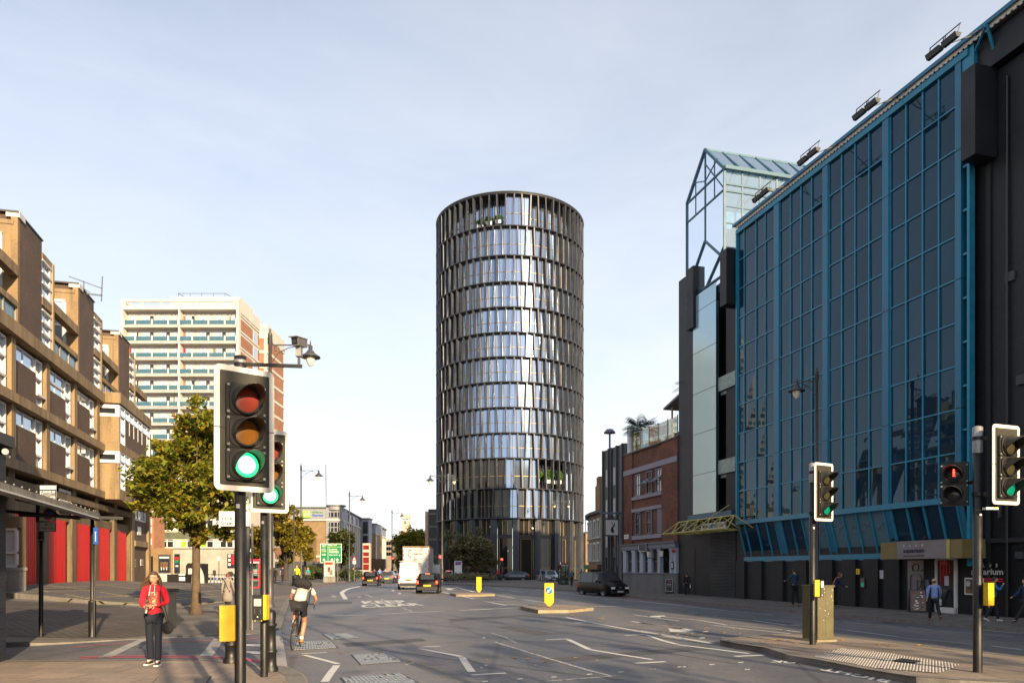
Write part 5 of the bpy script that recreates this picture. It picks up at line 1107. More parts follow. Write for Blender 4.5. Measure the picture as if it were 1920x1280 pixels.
# projecting bay, two storeys
mb = MB('concrete'); ba, bb, bo_ = 59.6, 70.6, 1.45
mb.fbox(FL, ba + .25, bb, -.5, bo_ - .25, 7.4, 15.75); mb.fbox(FL, ba + .02, bb + .05, -.5, bo_, 7.35, 8.2); mb.fbox(FL, ba + .02, bb + .05, -.5, bo_, 11.2, 11.9); mb.fbox(FL, ba - .05, bb + .1, -.5, bo_ + .1, 15.05, 15.9)
mb.fbox(FL, ba, ba + .3, -.5, bo_ - .02, 8.2, 10.2); mb.fbox(FL, ba, ba + .3, -.5, bo_ - .02, 11.9, 14.0)
mb.build('bay', fsn)
for zb in (8.2, 11.9):
 mb = MB('glass_dark'); mb.fbox(FL, ba + .05, ba + .1, -.2, bo_ - .15, zb + 2.2, zb + 2.8); w = mb.build('window', fsn); mb = MB('upvc');
 mb.fbox(FL, ba - .04, ba + .3, -.35, bo_, zb + 2.05, zb + 2.3); mb.fbox(FL, ba - .04, ba + .3, -.35, bo_, zb + 2.72, zb + 3.0); mb.fbox(FL, ba - .04, ba + .3, -.35, -.02, zb + 2.3, zb + 2.72); mb.fbox(FL, ba - .04, ba + .3, bo_ - .3, bo_, zb + 2.3, zb + 2.72); mb.build('frame', w)
 mb = MB('brick_brown'); mb.fbox(FL, ba + 2.0, bb - 1.3 if zb > 10 else bb, bo_ - .3, bo_ - .05, zb, zb + (2.2 if zb > 10 else 1.1)); mb.build('brick_panel', fsn)
 mb = MB('glass_window'); mb.fbox(FL, ba + .35, bb, bo_ - .3, bo_ - .14, zb, zb + 3.0); w = mb.build('window', fsn); mb = MB('upvc')
 for y in (ba + .35, ba + 1.8, ba + 3.3, ba + 4.8, ba + 6.3, ba + 7.8, bb - 1.3, bb - .1): mb.fbox(FL, y, y + .13, bo_ - .2, bo_ - .02, zb if y < ba + 2 or y > bb - 1.4 else zb + 1.1, zb + 3.05)
 for z in (zb + 2.22, zb + 2.95, zb + .8): mb.fbox(FL, ba + .35, bb if z > zb + 1 else ba + 1.8, bo_ - .2, bo_ - .02, z, z + .12)
 mb.build('frame', w)
# end piece by the yard
mb = MB('brick_brown'); mb.fbox(FL, 70.6, 76, -.6, .0, .5, 3.9); mb.fbox(FL, 70.6, 76, -.6, .05, 4.4, 6.4); mb.mat('concrete'); mb.fbox(FL, 70.4, 76.2, -1, .25, 3.9, 4.45); mb.fbox(FL, 75.6, 76.4, -8, .3, .5, 15.5); mb.fbox(FL, 69.6, 70.6, -1, .1, .5, 7.4); mb.build('end_wall', fsn)
mb = MB('glass_window'); mb.fbox(FL, 70.8, 75.5, -.2, -.05, 6.5, 7.35); w = mb.build('window', fsn); mb = MB('upvc')
for y in (70.7, 72.3, 73.9, 75.4): mb.fbox(FL, y, y + .14, -.2, .02, 6.4, 7.4)
mb.fbox(FL, 70.7, 75.5, -.2, .02, 6.4, 6.52); mb.build('frame', w)
# stepped flats above
mb = MB('concrete'); mb.fbox(FL, 30, 77, -14, -6.0, 15.6, 21.7); mb.build('upper_wall', fsn)
for k in range(-1, 3):
 a = 43.4 + 10.9 * k; y1 = a + 3.75
 mb = MB('brick_brown'); mb.fbox(FL, a + .22, y1, -5.9, .02, 15.75, 22.45); mb.mat('slate'); mb.fbox(FL, a - .05, y1 + .1, -6, .08, 22.45, 22.55); mb.mat('corrugated'); mb.fbox(FL, a, a + .9, -.6, .1, 22.2, 22.56); mb.build('brick_tower', fsn)
 mb = MB('concrete'); mb.fbox(FL, a, a + .22, -6, -.35, 15.75, 21.9); mb.fbox(FL, a - .05, a + .22, -6, -.2, 21.75, 22.0); mb.mat('brick_yellow'); mb.fbox(FL, a + .02, a + .22, -.35, .0, 15.75, 22.45); mb.build('side_wall', fsn)
 mb = MB('glass_window'); mb.fbox(FL, a - .06, a + .02, -2.9, -.8, 16.2, 21.1); w = mb.build('window', fsn); mb = MB('upvc')
 for o in (-3.0, -.95): mb.fbox(FL, a - .12, a + .02, o, o + .2, 16.1, 21.2)
 for z in (16.1, 18.0, 19.3, 19.9, 21.05): mb.fbox(FL, a - .12, a + .02, -3.0, -.75, z, z + .17)
 mb.build('frame', w)
 mb = MB('concrete'); mb.fbox(FL, y1 + 1.7, y1 + 1.95, -6, .12, 15.75, 21.7); mb.fbox(FL, y1, y1 + 1.8, -6, .06, 18.45, 18.95); mb.fbox(FL, y1, y1 + 1.95, -6, .06, 21.3, 21.75); mb.build('window_surround', fsn)
 for z in (15.8, 18.95):
  mb = MB('glass_window'); mb.fbox(FL, y1, y1 + 1.7, -.2, -.12, z, z + 2.4); w = mb.build('window', fsn); mb = MB('upvc')
  mb.fbox(FL, y1 + 1.42, y1 + 1.7, -.2, .02, z, z + 2.4); mb.fbox(FL, y1, y1 + .12, -.2, .0, z, z + 2.4)
  for zz_ in (z, z + .85, z + 1.55, z + 2.28): mb.fbox(FL, y1, y1 + 1.6, -.2, .08, zz_, zz_ + .12)
  mb.build('frame', w)
 b0, b1 = y1 + 1.95, a + 10.9
 if k < 2 or True:
  b1_ = min(b1, 76)
  mb = MB('concrete_grey'); mb.fbox(FL, b0, b1_, -6, .0, 15.7, 15.85); mb.mat('concrete'); mb.fbox(FL, b0, b1_, -.45, .05, 18.75, 19.35); mb.fbox(FL, b0, b1_, -6, -4.2, 18.8, 19.0); mb.fbox(FL, b0, b1_ - .1, -.35, .02, 16.95, 17.3); mb.mat('brick_brown'); mb.fbox(FL, b0, b1_, -5.9, -5.7, 15.8, 21.6); mb.build('terrace', fsn)
  mb = MB('glass_blind');
  for j in range(3): y = b0 + (b1_ - b0) * j / 3; mb.fbox(FL, y + .06, y + (b1_ - b0) / 3 - .06, -.2, -.14, 15.9, 16.95)
  mb.mat('concrete_grey')
  for j in range(4): y = b0 + (b1_ - b0) * j / 3; mb.fbox(FL, y - .05, y + .05, -.25, -.05, 15.8, 16.95)
  mb.build('balustrade', fsn)
shrub('terrace_plant', 'green plant on the terrace of the brown brick flats', FL(50.0, -1.2, 17.9), (.9, .7, .8), 'leaf_gold', 200, .13, 'plant', seed=8)
# banner and aerial
mb = MB('cream'); mb.fbox(FL, 50.2, 52.6, .0, .06, 5.75, 7.2); bn = single('cloth_banner', mb, 'cream banner with hand-painted words hung on the fire station', 'banner', FL(51.4, .05, 5.7))
mb = MB(); put_text(mb, "DON'T", FL(50.4, .08, 6.6), FL(51.9, .08, 6.6) - FL(50.4, .08, 6.6), (0, 0, .45), 'slate', .01); put_text(mb, 'IGNORE', FL(50.4, .08, 5.95), FL(52.4, .08, 5.95) - FL(50.4, .08, 5.95), (0, 0, .45), 'slate', .01); mb.build('lettering', bn)
ae = thing('roof_aerial', 'thin television aerial on the roof of the second brick tower', 'aerial', tuple(FL(56, -.8, 22.5))); mb = MB('grey_metal'); Ya = 56.
p = lambda u, v: PX(u, v, Ya)
for q in (((157, 560), (157, 527)), ((129, 518), (192, 541)), ((192, 518), (190, 565)), ((160, 550), (192, 554)), ((157, 541), (168, 548))): mb.bar(p(*q[0]), p(*q[1]), .06)
for i in range(9): u = 163 + i * 3.2; mb.bar(p(u, 548.5 + i * .4), p(u + 1, 553 + i * .4), .03)
mb.build('aerial_bars', ae)
# posters / notices on the station's end
for u, v0, v1, m, l in ((251, 1048, 1062, 'glass_blind', 'left of two small blue notices on the brick end of the fire station'), (265, 1048, 1060, 'glass_blind', 'right of two small blue notices on the brick end of the fire station')):
 y = yl(u); poster('wall_notice', l, 'notice', FL, y - .5, y + .5, zat(v1, y), zat(v0, y), .02, 'sign_grey', ((m, 0, 1),), .08)
y = yl(259); poster('wall_plaque', 'small white plaque high on the brick end of the fire station', 'plaque', FL, y - .7, y + .7, zat(1003, y), zat(987, y), .07, 'sign_grey', (('sign_white', 0, 1),), .08)
# gatehouse fragment with window
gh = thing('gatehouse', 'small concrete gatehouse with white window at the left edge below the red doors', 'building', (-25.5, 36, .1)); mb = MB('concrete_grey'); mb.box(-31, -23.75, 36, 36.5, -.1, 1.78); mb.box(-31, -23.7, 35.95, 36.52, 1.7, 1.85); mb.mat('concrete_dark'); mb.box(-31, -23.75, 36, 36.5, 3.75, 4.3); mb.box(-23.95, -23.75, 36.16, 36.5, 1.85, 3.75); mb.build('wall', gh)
mb = MB('glass_curtain'); mb.box(-27, -23.9, 36.12, 36.2, 1.85, 3.75); w = mb.build('window', gh); mb = MB('upvc')
for x in (-26.4, -25.2, -24.62, -23.98): mb.box(x, x + .11, 36.0, 36.15, 1.85, 3.75)
for z in (1.85, 2.5, 3.64): mb.box(-27, -23.87, 36.02, 36.14, z, z + .11)
mb.build('frame', w)
# dark building at the left edge with its canopy and camera
lb = thing('blue_brick_building', 'dark blue brick building filling the extreme left edge', 'building', (-9.6, 10, 0)); mb = MB('brick_blue'); mb.prism([(-9.22, 13.6), (-16, 13.9), (-16, -14), (-2.1 - .26 * -8 - 9.2 + 1, -14), (-7.2, 5)], .1, 4.0); mb.mat('slate'); mb.prism([(-9.12, 13.7), (-16, 14), (-16, -14), (-7.1, 5)], 4.0, 4.2); mb.build('wall', lb)
tb_ = thing('street_building', 'tall pale block, unseen, added beyond the left edge to shade the red doors', 'building', (-22, 12, 0)); mb = MB('brick_stock'); mb.prism([(-16.2, 21.3), (-40, 27), (-40, -8), (-16.2, -8)], 0, 16.2); mb.build('wall', tb_)  # unseen block, placed and sized to shade the left fire station doors
mb = MB('glass_dark')
for z in (3, 6.5, 10, 13):
 for i in range(6): mb.box(-16.2, -16.14, -5 + i * 4, -3 + i * 4, z, z + 1.9)
mb.build('windows', tb_)
cn = thing('street_canopy', 'dark curved metal canopy with pale edge strip reaching in from the left edge', 'canopy', (-9, 13, 0))
def FCn(a, o, z): return Vector((-10.22 + .323 * (18.4 - a) - o, a - o * .25, z + .17))     # a along the street, o to the left
mb = MB('slate'); a0, a1 = 7.0, 18.3; prof = [(0, 2.87), (.05, 2.98), (.45, 3.12), (1.0, 3.30), (1.7, 3.42), (2.6, 3.48)]
for i in range(len(prof) - 1):
 (o0, z0), (o1, z1) = prof[i], prof[i + 1]; mb.smooth = i > 0; mb.hexa([FCn(a0, o0, z0 - .05), FCn(a1, o0, z0 - .05), FCn(a1, o1, z1 - .05), FCn(a0, o1, z1 - .05), FCn(a0, o0, z0), FCn(a1, o0, z0), FCn(a1, o1, z1), FCn(a0, o1, z1)])
mb.smooth = False; mb.build('canopy_sheet', cn)
mb = MB('concrete_grey'); mb.fbox(FCn, a0, a1 + .1, -.06, .02, 2.80, 2.98); mb.mat('sign_white'); mb.fbox(FCn, a0, a1 + .12, -.085, -.06, 2.835, 2.86)
mb.mat('silver')
for i in range(28): a = a0 + .3 + i * .4; mb.ball(FCn(a, .02, 3.03), .02, 6, 4)
mb.build('edge_strip', cn)
mb = MB('black_metal')
for a in (12.5, 17.2): mb = MB('black_metal'); mb.bar(FCn(a, .1, 2.78), FCn(a, 2.4, 3.0), .05, .07); mb.bar(FCn(a, .5, 2.8), FCn(a, .9, 3.15), .05); mb.build('bracket', cn)
mb = MB('black_metal'); mb.bar(FCn(18.2, -.6, 2.86), FCn(18.2, 1.6, 2.9), .05, .07); mb.build('end_bar', cn)
cc = thing('wall_camera', 'small white dome-nosed security camera on the blue brick corner', 'camera', PX(14, 850, 13.4)); q = PX(12, 846, 13.4); mb = MB('silver'); mb.tube(q + Vector((-.1, .1, 0)), q + Vector((.06, -.12, -.02)), .055, .055, 10); mb.build('housing', cc); mb = MB('sign_white'); mb.bar(q + Vector((-.12, .1, -.03)), q + Vector((.02, .05, -.09)), .035); mb.build('bracket', cc)
# ------------------------------------------------------------------ residential tower block
tbk = thing('tower_block', 'pale high-rise flats with rows of teal balconies and orange brick side wall', 'building', (-56, 126, 0))
X0, X1, YB, ZT_ = -66.0, -46.2, 126.0, 47.2; ST = 2.754
mb = MB('cream'); mb.box(X0, X1, YB + 1.5, YB + 10.5, 0, ZT_ - .7); mb.box(X0 - .02, X0 + .35, YB, YB + 10, 0, ZT_ + .02); mb.box(X1 - .35, X1 + .02, YB + .02, YB + 1.4, 0, ZT_ + .02); mb.box(-56.35, -56.1, YB + .02, YB + 1.5, 0, ZT_ - 1.0); mb.box(X0 + .36, X1 - .36, YB + .01, YB + .3, ZT_ - .45, ZT_)
mb.box(X0 + .36, X1 - .36, YB + .012, YB + 1.49, ZT_ - 1.75, ZT_ - 1.1)
for i in range(7): x = X0 + .45 + i * 3.1; mb.box(x, x + .3, YB + .02, YB + .4, ZT_ - 1.1, ZT_ - .45)
mb.box(X0 + 7.3, X1 - .6, YB + 2.5, YB + 9, ZT_ - .7, ZT_ + 1.3)
mb.build('wall', tbk)
mb = MB('grey_metal'); z = ZT_ + 2.05
for p_, q_ in (((X0 + 8.3, YB + 3, z), (X1 - 3.3, YB + 3, z)), ((X1 - 3.3, YB + 3, z), (X1 - .8, YB + 9, z - .6)), ((X0 + 8.3, YB + 3, z), (X0 + 9.5, YB + 8, z))): mb.bar(p_, q_, .08)
for x in range(5): mb.bar((X0 + 8.4 + x * 2, YB + 3, ZT_ + 1.2), (X0 + 8.4 + x * 2, YB + 3, z), .07)
mb.build('roof_rail', tbk)
slabs = MB('cream')
items, wi = [], []
edges = [X0 + .45, X0 + 2.4, X0 + 5.2, X0 + 7.95, X0 + 9.65, X0 + 12.0, X0 + 14.75, X0 + 17.5, X1 - .4]
for f in range(16):
 z = ZT_ - 1.75 - (f + 1) * ST
 slabs.box(X0 + .35, X1 - .35, YB + .03, YB + 1.5, z - .2, z)
 for e in edges: slabs.box(e - .12, e + .12, YB + .01, YB + .35, z, z + 1.15)
 for j in range(8):
  a, b = edges[j] + .16, edges[j + 1] - .16
  def bal(mb, a=a, b=b, z=z): mb.mat('teal_panel'); mb.box(a, b, YB + .05, YB + .12, z + .28, z + .98); mb.mat('cream'); mb.box(a, b, YB + .06, YB + .11, z + .12, z + .2)
  items.append((f, bal))
  def win(mb, a=a, b=b, z=z, j=j, f=f):
   rn = random.Random(f * 11 + j)
   mb.mat('glass_curtain'); mb.box(a, b, YB + 1.46, YB + 1.5, z + .02, z + 2.35); mb.mat('glass_window'); c = a + (b - a) * .35; mb.box(c, c + .62, YB + 1.43, YB + 1.46, z + 1.0, z + 2.1)
   if rn.random() < .6: mb.mat('glass_dark'); mb.box(c + .8, c + 1.4 if c + 1.4 < b else b, YB + 1.43, YB + 1.46, z + 1.1, z + 2.2)
   if rn.random() < .25: mb.mat('hoodie_red' if rn.random() < .3 else 'brick_buff'); mb.box(a + .1, a + .5, YB + 1.43, YB + 1.46, z + .9, z + 2.2)
   mb.mat('upvc'); mb.box(c - .1, c, YB + 1.4, YB + 1.47, z, z + 2.35); mb.box(c + .62, c + .72, YB + 1.4, YB + 1.47, z, z + 2.35); mb.box(a, b, YB + 1.4, YB + 1.47, z + 2.15, z + 2.4); mb.box(c, c + .62, YB + 1.4, YB + 1.47, z + 1.75, z + 1.85)
  wi.append((f, win))
slabs.build('balcony_slabs', tbk); limited('balcony', items, tbk, 90); limited('window', wi, tbk, 90)
mb = MB('brick_orange')
for f in range(16):
 z = ZT_ - 2.35 - (f + 1) * ST; mb.box(X1, X1 + .05, YB + 1.0, YB + 6.9, z, z + 2.1)
 mb.box(X1 + .0, X1 + .05, YB + 9.6, YB + 10.4, z, z + 2.1)
mb.build('brick_infill', tbk)
mb = MB('cream')
for f in range(17): z = ZT_ - 2.55 - f * ST; mb.box(X1, X1 + .12, YB, YB + 10.5, z, z + .35)
mb.box(X1, X1 + .09, YB - .01, YB + .9, 0, ZT_ + .03); mb.box(X1, X1 + .105, YB + .01, YB + 10.49, ZT_ - 2.0, ZT_ + .01); mb.build('concrete_bands', tbk)
mb = MB('glass_window')
for f in range(16): z = ZT_ - 2.35 - (f + 1) * ST; mb.box(X1, X1 + .06, YB + 7.3, YB + 9.2, z + .2, z + 2.0)
mb.build('stair_windows', tbk)
tb2 = thing('tower_block', 'lower set-back wing of the pale high-rise, orange brick side, right of the tall block', 'building', (-46, 145, 0)); X2 = -45.4
mb = MB('cream'); mb.box(-60, X2, 138.2, 148.6, 0, 47); mb.box(X2, X2 + .1, 138.2, 148.6, 44.9, 47.0); mb.box(X2 - 2.4, X2 - .3, 138.15, 138.25, 46.3, 46.8)
for f in range(17): z = 47 - 2.1 - f * ST; mb.box(X2, X2 + .12, 138.2, 148.6, z - .5, z)
mb.build('wall', tb2); mb = MB('brick_orange')
for f in range(16): z = 47 - 2.1 - .5 - (f + 1) * ST + .5; mb.box(X2, X2 + .05, 138.9, 148.0, z + .05, z + 2.2); mb.box(X2 - 1.5, X2 - .5, 138.14, 138.2, z + .05, z + 2.2)
mb.build('brick_infill', tb2)
# ------------------------------------------------------------------ yard behind: long low block, walls, advert
lw = thing('office_block', 'long low block with green panels and ribbon windows behind the street tree', 'building', (-40, 98, 0)); Y = 98.
xx = lambda u, y=Y: (u - 960) / 1400 * y
mb = MB('white_render'); mb.box(xx(272), xx(470), Y, Y + 10, 0, zat(925, Y)); mb.build('wall', lw)
mb = MB('green_spandrel')
for v0, v1 in ((997, 1010), (958, 970), (925, 935)):
 mb = MB('green_spandrel')
 for i in range(9): a = xx(289 + i * 20); mb.box(a, a + xx(960 + 19.5), Y - .06, Y, zat(v1, Y), zat(v0, Y))
 mb.build('spandrel', lw)
for v0, v1 in ((1011, 1027), (971, 995)):
 for i in range(14):
  a = xx(289 + i * 12.4); b = a + xx(960 + 12); mb = MB('lime' if i in (4, 7) and v0 > 1000 else ('glass_dark' if i % 3 else 'glass_curtain')); mb.box(a, b, Y - .05, Y, zat(v1, Y), zat(v0, Y)); w = mb.build('window', lw); mb = MB('upvc'); mb.box(a - .07, a + .07, Y - .12, Y, zat(v1, Y), zat(v0, Y)); mb.box(a + .07, b - .07, Y - .1, Y, zat(v0 + 3, Y) - .05, zat(v0 + 3, Y) + .08); mb.box(a + .07, b - .07, Y - .1, Y, zat(v1, Y), zat(v1, Y) + .12); mb.build('frame', w)
for i, (u0, u1) in enumerate(((276, 288),)):
 t = thing('brick_flats', 'sliver of white and brown brick flats beside the fire station end', 'building', (xx(282, 94), 94, 0)); mb = MB('brick_orange'); mb.box(xx(274, 94), xx(288, 94), 94, 97, 0, zat(960, 94)); mb.mat('upvc')
 for v in (975, 990, 1012): mb.box(xx(275, 94), xx(285, 94), 93.9, 94, zat(v + 9, 94), zat(v - 3, 94))
 mb.build('wall', t)
Yw = 77.; gz = .15
wb = thing('yard_wall', 'brown brick yard wall with a film poster beside the fire station', 'wall', (xx(300, Yw), Yw, gz)); mb = MB('brick_yellow'); mb.box(xx(276, Yw), xx(324, Yw), Yw, Yw + .3, -.1, zat(1027, Yw)); mb.mat('black_panel'); mb.box(xx(276, Yw), xx(287, Yw), Yw - .05, Yw, -.1, zat(1042, Yw)); mb.build('wall', wb)
ww = thing('white_brick_wall', 'long white painted brick wall behind the docked bicycles', 'wall', (xx(380, Yw), Yw, gz)); mb = MB('brick_white'); mb.box(xx(324, Yw), xx(442, Yw), Yw + .02, Yw + 4, -.1, zat(1029, Yw)); mb.mat('slate'); mb.box(xx(324, Yw), xx(442, Yw), Yw, Yw + 4, zat(1029, Yw), zat(1027, Yw)); mb.build('wall', ww)
ft = PX(303, 1065, Yw)
t = thing('film_poster', 'large dark poster with glowing lanterns in a metal frame on the brown wall', 'poster', (ft.x, Yw - .1, 1)); mb = MB('slate'); mb.box(xx(298, Yw), xx(320, Yw), Yw - .12, Yw, zat(1074, Yw), zat(1039, Yw)); mb.mat('cream'); mb.box(xx(297, Yw), xx(321, Yw), Yw - .06, Yw, zat(1098, Yw), zat(1074, Yw)); f_ = mb.build('frame', t); mb = MB('poster_dark'); mb.box(xx(299.5, Yw), xx(318.5, Yw), Yw - .13, Yw - .12, zat(1072, Yw), zat(1041, Yw)); mb.mat('poster_brown'); mb.box(xx(302, Yw), xx(316, Yw), Yw - .14, Yw - .13, zat(1064, Yw), zat(1053, Yw)); mb.mat('sign_white'); mb.box(xx(300, Yw), xx(318, Yw), Yw - .14, Yw - .13, zat(1046, Yw), zat(1043, Yw)); mb.mat('lamp_glass')
for u in (304, 308.5, 313.5): mb.box(xx(u - .8, Yw), xx(u + .8, Yw), Yw - .145, Yw - .14, zat(1068, Yw), zat(1063, Yw))
mb.build('print', t)
t = thing('menu_board', 'tall narrow black board with red and green panels on the white wall', 'sign', (xx(332, Yw), Yw - .1, 1)); mb = MB('poster_dark'); mb.box(xx(327.5, Yw), xx(337.5, Yw), Yw - .10, Yw, zat(1074, Yw), zat(1038, Yw)); b_ = mb.build('board', t); mb = MB('sign_red'); mb.box(xx(329, Yw), xx(336, Yw), Yw - .11, Yw - .10, zat(1049, Yw), zat(1044, Yw)); mb.mat('sign_green'); mb.box(xx(329, Yw), xx(336, Yw), Yw - .11, Yw - .10, zat(1055, Yw), zat(1050, Yw)); mb.mat('paper'); mb.box(xx(330, Yw), xx(335, Yw), Yw - .11, Yw - .10, zat(1062, Yw), zat(1059, Yw)); mb.build('panels', b_)
t = thing('menu_board', 'dark red and black board at the right end of the white wall', 'sign', (xx(432, Yw), Yw - .1, 1)); mb = MB('poster_dark'); mb.box(xx(427, Yw), xx(440, Yw), Yw - .10, Yw, zat(1064, Yw), zat(1038, Yw)); mb.mat('sign_white')
for i in range(3): mb.box(xx(429, Yw), xx(433, Yw), Yw - .11, Yw - .10, zat(1060 - i * 8, Yw), zat(1055 - i * 8, Yw))
mb.mat('sign_red'); mb.box(xx(435, Yw), xx(439, Yw), Yw - .11, Yw - .10, zat(1058, Yw), zat(1040, Yw)); mb.build('board', t)
# yard bins, sleeping kiosk shapes
Yk = 66.; zk = hl(xx(340, Yk), Yk) + .05
t = thing('low_kiosk', 'low black curved kiosk with white leaflets in front of the white wall', 'kiosk', (xx(330, Yk), Yk, zk)); mb = MB('black_plastic'); mb.prism([(xx(313, Yk), Yk), (xx(335, Yk), Yk), (xx(348, Yk), Yk), (xx(349, Yk), Yk + 1.2), (xx(316, Yk), Yk + 1.2)], zk, zat(1076, Yk)); b_ = mb.build('body', t); mb = MB('sign_white'); mb.box(xx(336, Yk), xx(347, Yk), Yk - .03, Yk, zat(1088, Yk), zat(1081, Yk)); mb.box(xx(335.5, Yk), xx(347, Yk), Yk - .03, Yk, zat(1078, Yk), zat(1075.5, Yk)); mb.build('leaflets', b_)
t = thing('recycling_bank', 'tall black rounded recycling bank behind the tree trunk', 'recycling bank', (xx(360, Yk), Yk + 1.5, zk)); mb = MB('black_plastic'); y = Yk + 2; mb.plate([(xx(348, y), y, zk), (xx(378, y), y, zk), (xx(378, y), y, zat(1056, y)), (xx(352, y), y, zat(1055, y)), (xx(348.5, y), y, zat(1060, y))], (0, 1.5, 0)); b_ = mb.build('body', t); mb = MB('sign_grey'); mb.box(xx(353, y), xx(361, y), y - .03, y, zat(1077, y), zat(1065, y)); mb.build('notice', b_)
t = thing('bottle_bank', 'beige dome-shaped bottle bank half hidden by the tree trunk', 'bottle bank', (xx(371, Yk), Yk, zk)); mb = MB('cream'); mb.lathe([(.56, .08), (.56, .2), (.52, .8), (.40, 1.2), (.24, 1.55), (.05, 1.65), (.0, 1.66)], (xx(371, Yk), Yk, zk - .03), 16); b_ = mb.build('body', t); mb = MB('slate'); mb.lathe([(.58, 0), (.58, .1), (.3, .1)], (xx(371, Yk), Yk, zk - .03), 16); mb.build('base', t)
# ------------------------------------------------------------------ centre background
ho = thing('hotel_building', 'buff brick hotel with grey top storey, rounded corner and green hotel sign', 'building', (-45, 182, 0)); Y = 180.
xh = lambda u, y=Y: (u - 960) / 1400 * y
hd = Vector((-.078, 1)).normalized()
xa, xc, xb = xh(560), xh(612), xh(641)
mb = MB('brick_buff'); mb.box(xa - 10, xc, Y, Y + 30, 0, zat(975, Y)); mb.mat('hotel_grey'); mb.box(xa - 10, xc, Y - .1, Y + 30, zat(972, Y), zat(952, Y)); mb.box(xc, xb, Y - .3, Y + 6, 0, zat(951, Y)); mb.mat('cream'); mb.box(xa - 10, xb, Y - .5, Y + .1, zat(976, Y), zat(973, Y)); mb.mat('roof_grey'); mb.box(xa - 10.3, xc, Y - .6, Y + 30, zat(952, Y), zat(949.5, Y))
mb.lathe([(.1, zat(949, Y)), (2.35, zat(949, Y)), (2.35, zat(946, Y)), (.1, zat(945.5, Y))], ((xc + xb) / 2 + .2, Y + 1.2, 0), 20); mb.mat('hotel_grey'); mb.lathe([(1.9, zat(956, Y)), (1.95, zat(949, Y))], ((xc + xb) / 2 + .2, Y + .9, 0), 20)
mb.mat('cream'); mb.box(xa - 8, xc, Y - .4, Y + .1, zat(1044, Y), zat(1041, Y)); mb.mat('glass_dark'); mb.box(xa, xh(590), Y - .05, Y, 0, zat(1046, Y)); mb.build('front_wall', ho)
def FH(a, o, z): p = Vector((xb, Y)) + hd * a + Vector((hd.y, -hd.x)) * o; return Vector((p.x, p.y, z))
mb = MB('brick_buff'); mb.fbox(FH, 1.3, 36, -12, 0, 0, zat(975, Y)); mb.mat('hotel_grey'); mb.fbox(FH, 1.3, 36, -12, -.1, zat(975, Y), zat(953, Y)); mb.mat('cream'); mb.fbox(FH, 0, 36, -1, .35, zat(977, Y), zat(974, Y)); mb.mat('roof_grey'); mb.fbox(FH, 1.3, 36.5, -12, .4, zat(953, Y), zat(951, Y)); mb.mat('cream')
for i in range(8): mb.fbox(FH, 2 + i * 4.3, 3.4 + i * 4.3, 0, .25, 2, zat(977, Y))
mb.build('side_wall', ho)
for i in range(4): mb = MB('glass_curtain'); mb.fbox(FH, 3 + i * 8.5, 6.2 + i * 8.5, 0, .1, zat(973, Y), zat(958, Y)); mb.build('window', ho)
for i in range(8): mb = MB('glass_dark'); mb.fbox(FH, 3.6 + i * 4.3, 5.2 + i * 4.3, 0, .1, 3, zat(981, Y)); mb.build('window', ho)
for v0, v1 in ((960, 969), (979, 987), (989, 996), (1000, 1007)):
 mb = MB('glass_dark'); mb.box(xh(617), xh(638), Y - .4, Y - .3, zat(v1, Y), zat(v0, Y)); w = mb.build('window', ho); mb = MB('hotel_grey')
 for u in (617, 620.5, 627, 633.5, 637.5): mb.box(xh(u) - .08, xh(u) + .1, Y - .5, Y - .38, zat(v1, Y), zat(v0, Y))
 mb.build('frame', w)
mb = MB('hotel_grey'); q = FH(36, 0, 0); mb.box(q.x, q.x + 2.6, q.y - 1, q.y + 4, 0, zat(973, q.y)); mb.mat('glass_dark')
for v0, v1 in ((978, 1000), (1004, 1018), (1022, 1034)): mb.box(q.x + .9, q.x + 2.3, q.y - 1.1, q.y - 1, zat(v1, q.y), zat(v0, q.y))
mb.mat('roof_grey'); mb.box(q.x - .2, q.x + 2.9, q.y - 1.3, q.y + 4, zat(973, q.y), zat(971, q.y)); mb.build('stair_tower', ho)
ho2 = thing('hotel_wing', 'farther buff brick wing with grey top storey and tall pale pilasters', 'building', (-40, 222, 0)); Y3 = 222.
x0, x1 = (690 - 960) / 1400 * Y3, (703.5 - 960) / 1400 * Y3
def FI(a, o, z): p = Vector((x1, Y3)) + hd * a + Vector((hd.y, -hd.x)) * o; return Vector((p.x, p.y, z))
zt = zat(983, Y3); zm = zat(1000, Y3); mb = MB('brick_buff'); mb.box(x0 - 3, x1, Y3, Y3 + 12, 0, zm); mb.fbox(FI, 0, 34, -10, 0, 0, zm); mb.mat('hotel_grey'); mb.box(x0 - 3, x1, Y3 - .1, Y3 + 12, zm, zt); mb.fbox(FI, 0, 34, -10, .1, zm, zt); mb.mat('roof_grey'); mb.box(x0 - 3, x1, Y3 - .5, Y3 + 12, zt, zt + .4); mb.fbox(FI, 0, 34.4, -10, .5, zt, zt + .4); mb.mat('cream'); mb.fbox(FI, 0, 34, 0, .4, zm - .3, zm + .2)
for i in range(9): mb.fbox(FI, 1 + i * 3.8, 2.2 + i * 3.8, 0, .3, 2, zm)
mb.build('wall', ho2)
for i in range(8): mb = MB('glass_dark'); mb.fbox(FI, 2.6 + i * 3.8, 3.6 + i * 3.8, 0, .1, 3, zm - 1); mb.build('window', ho2)
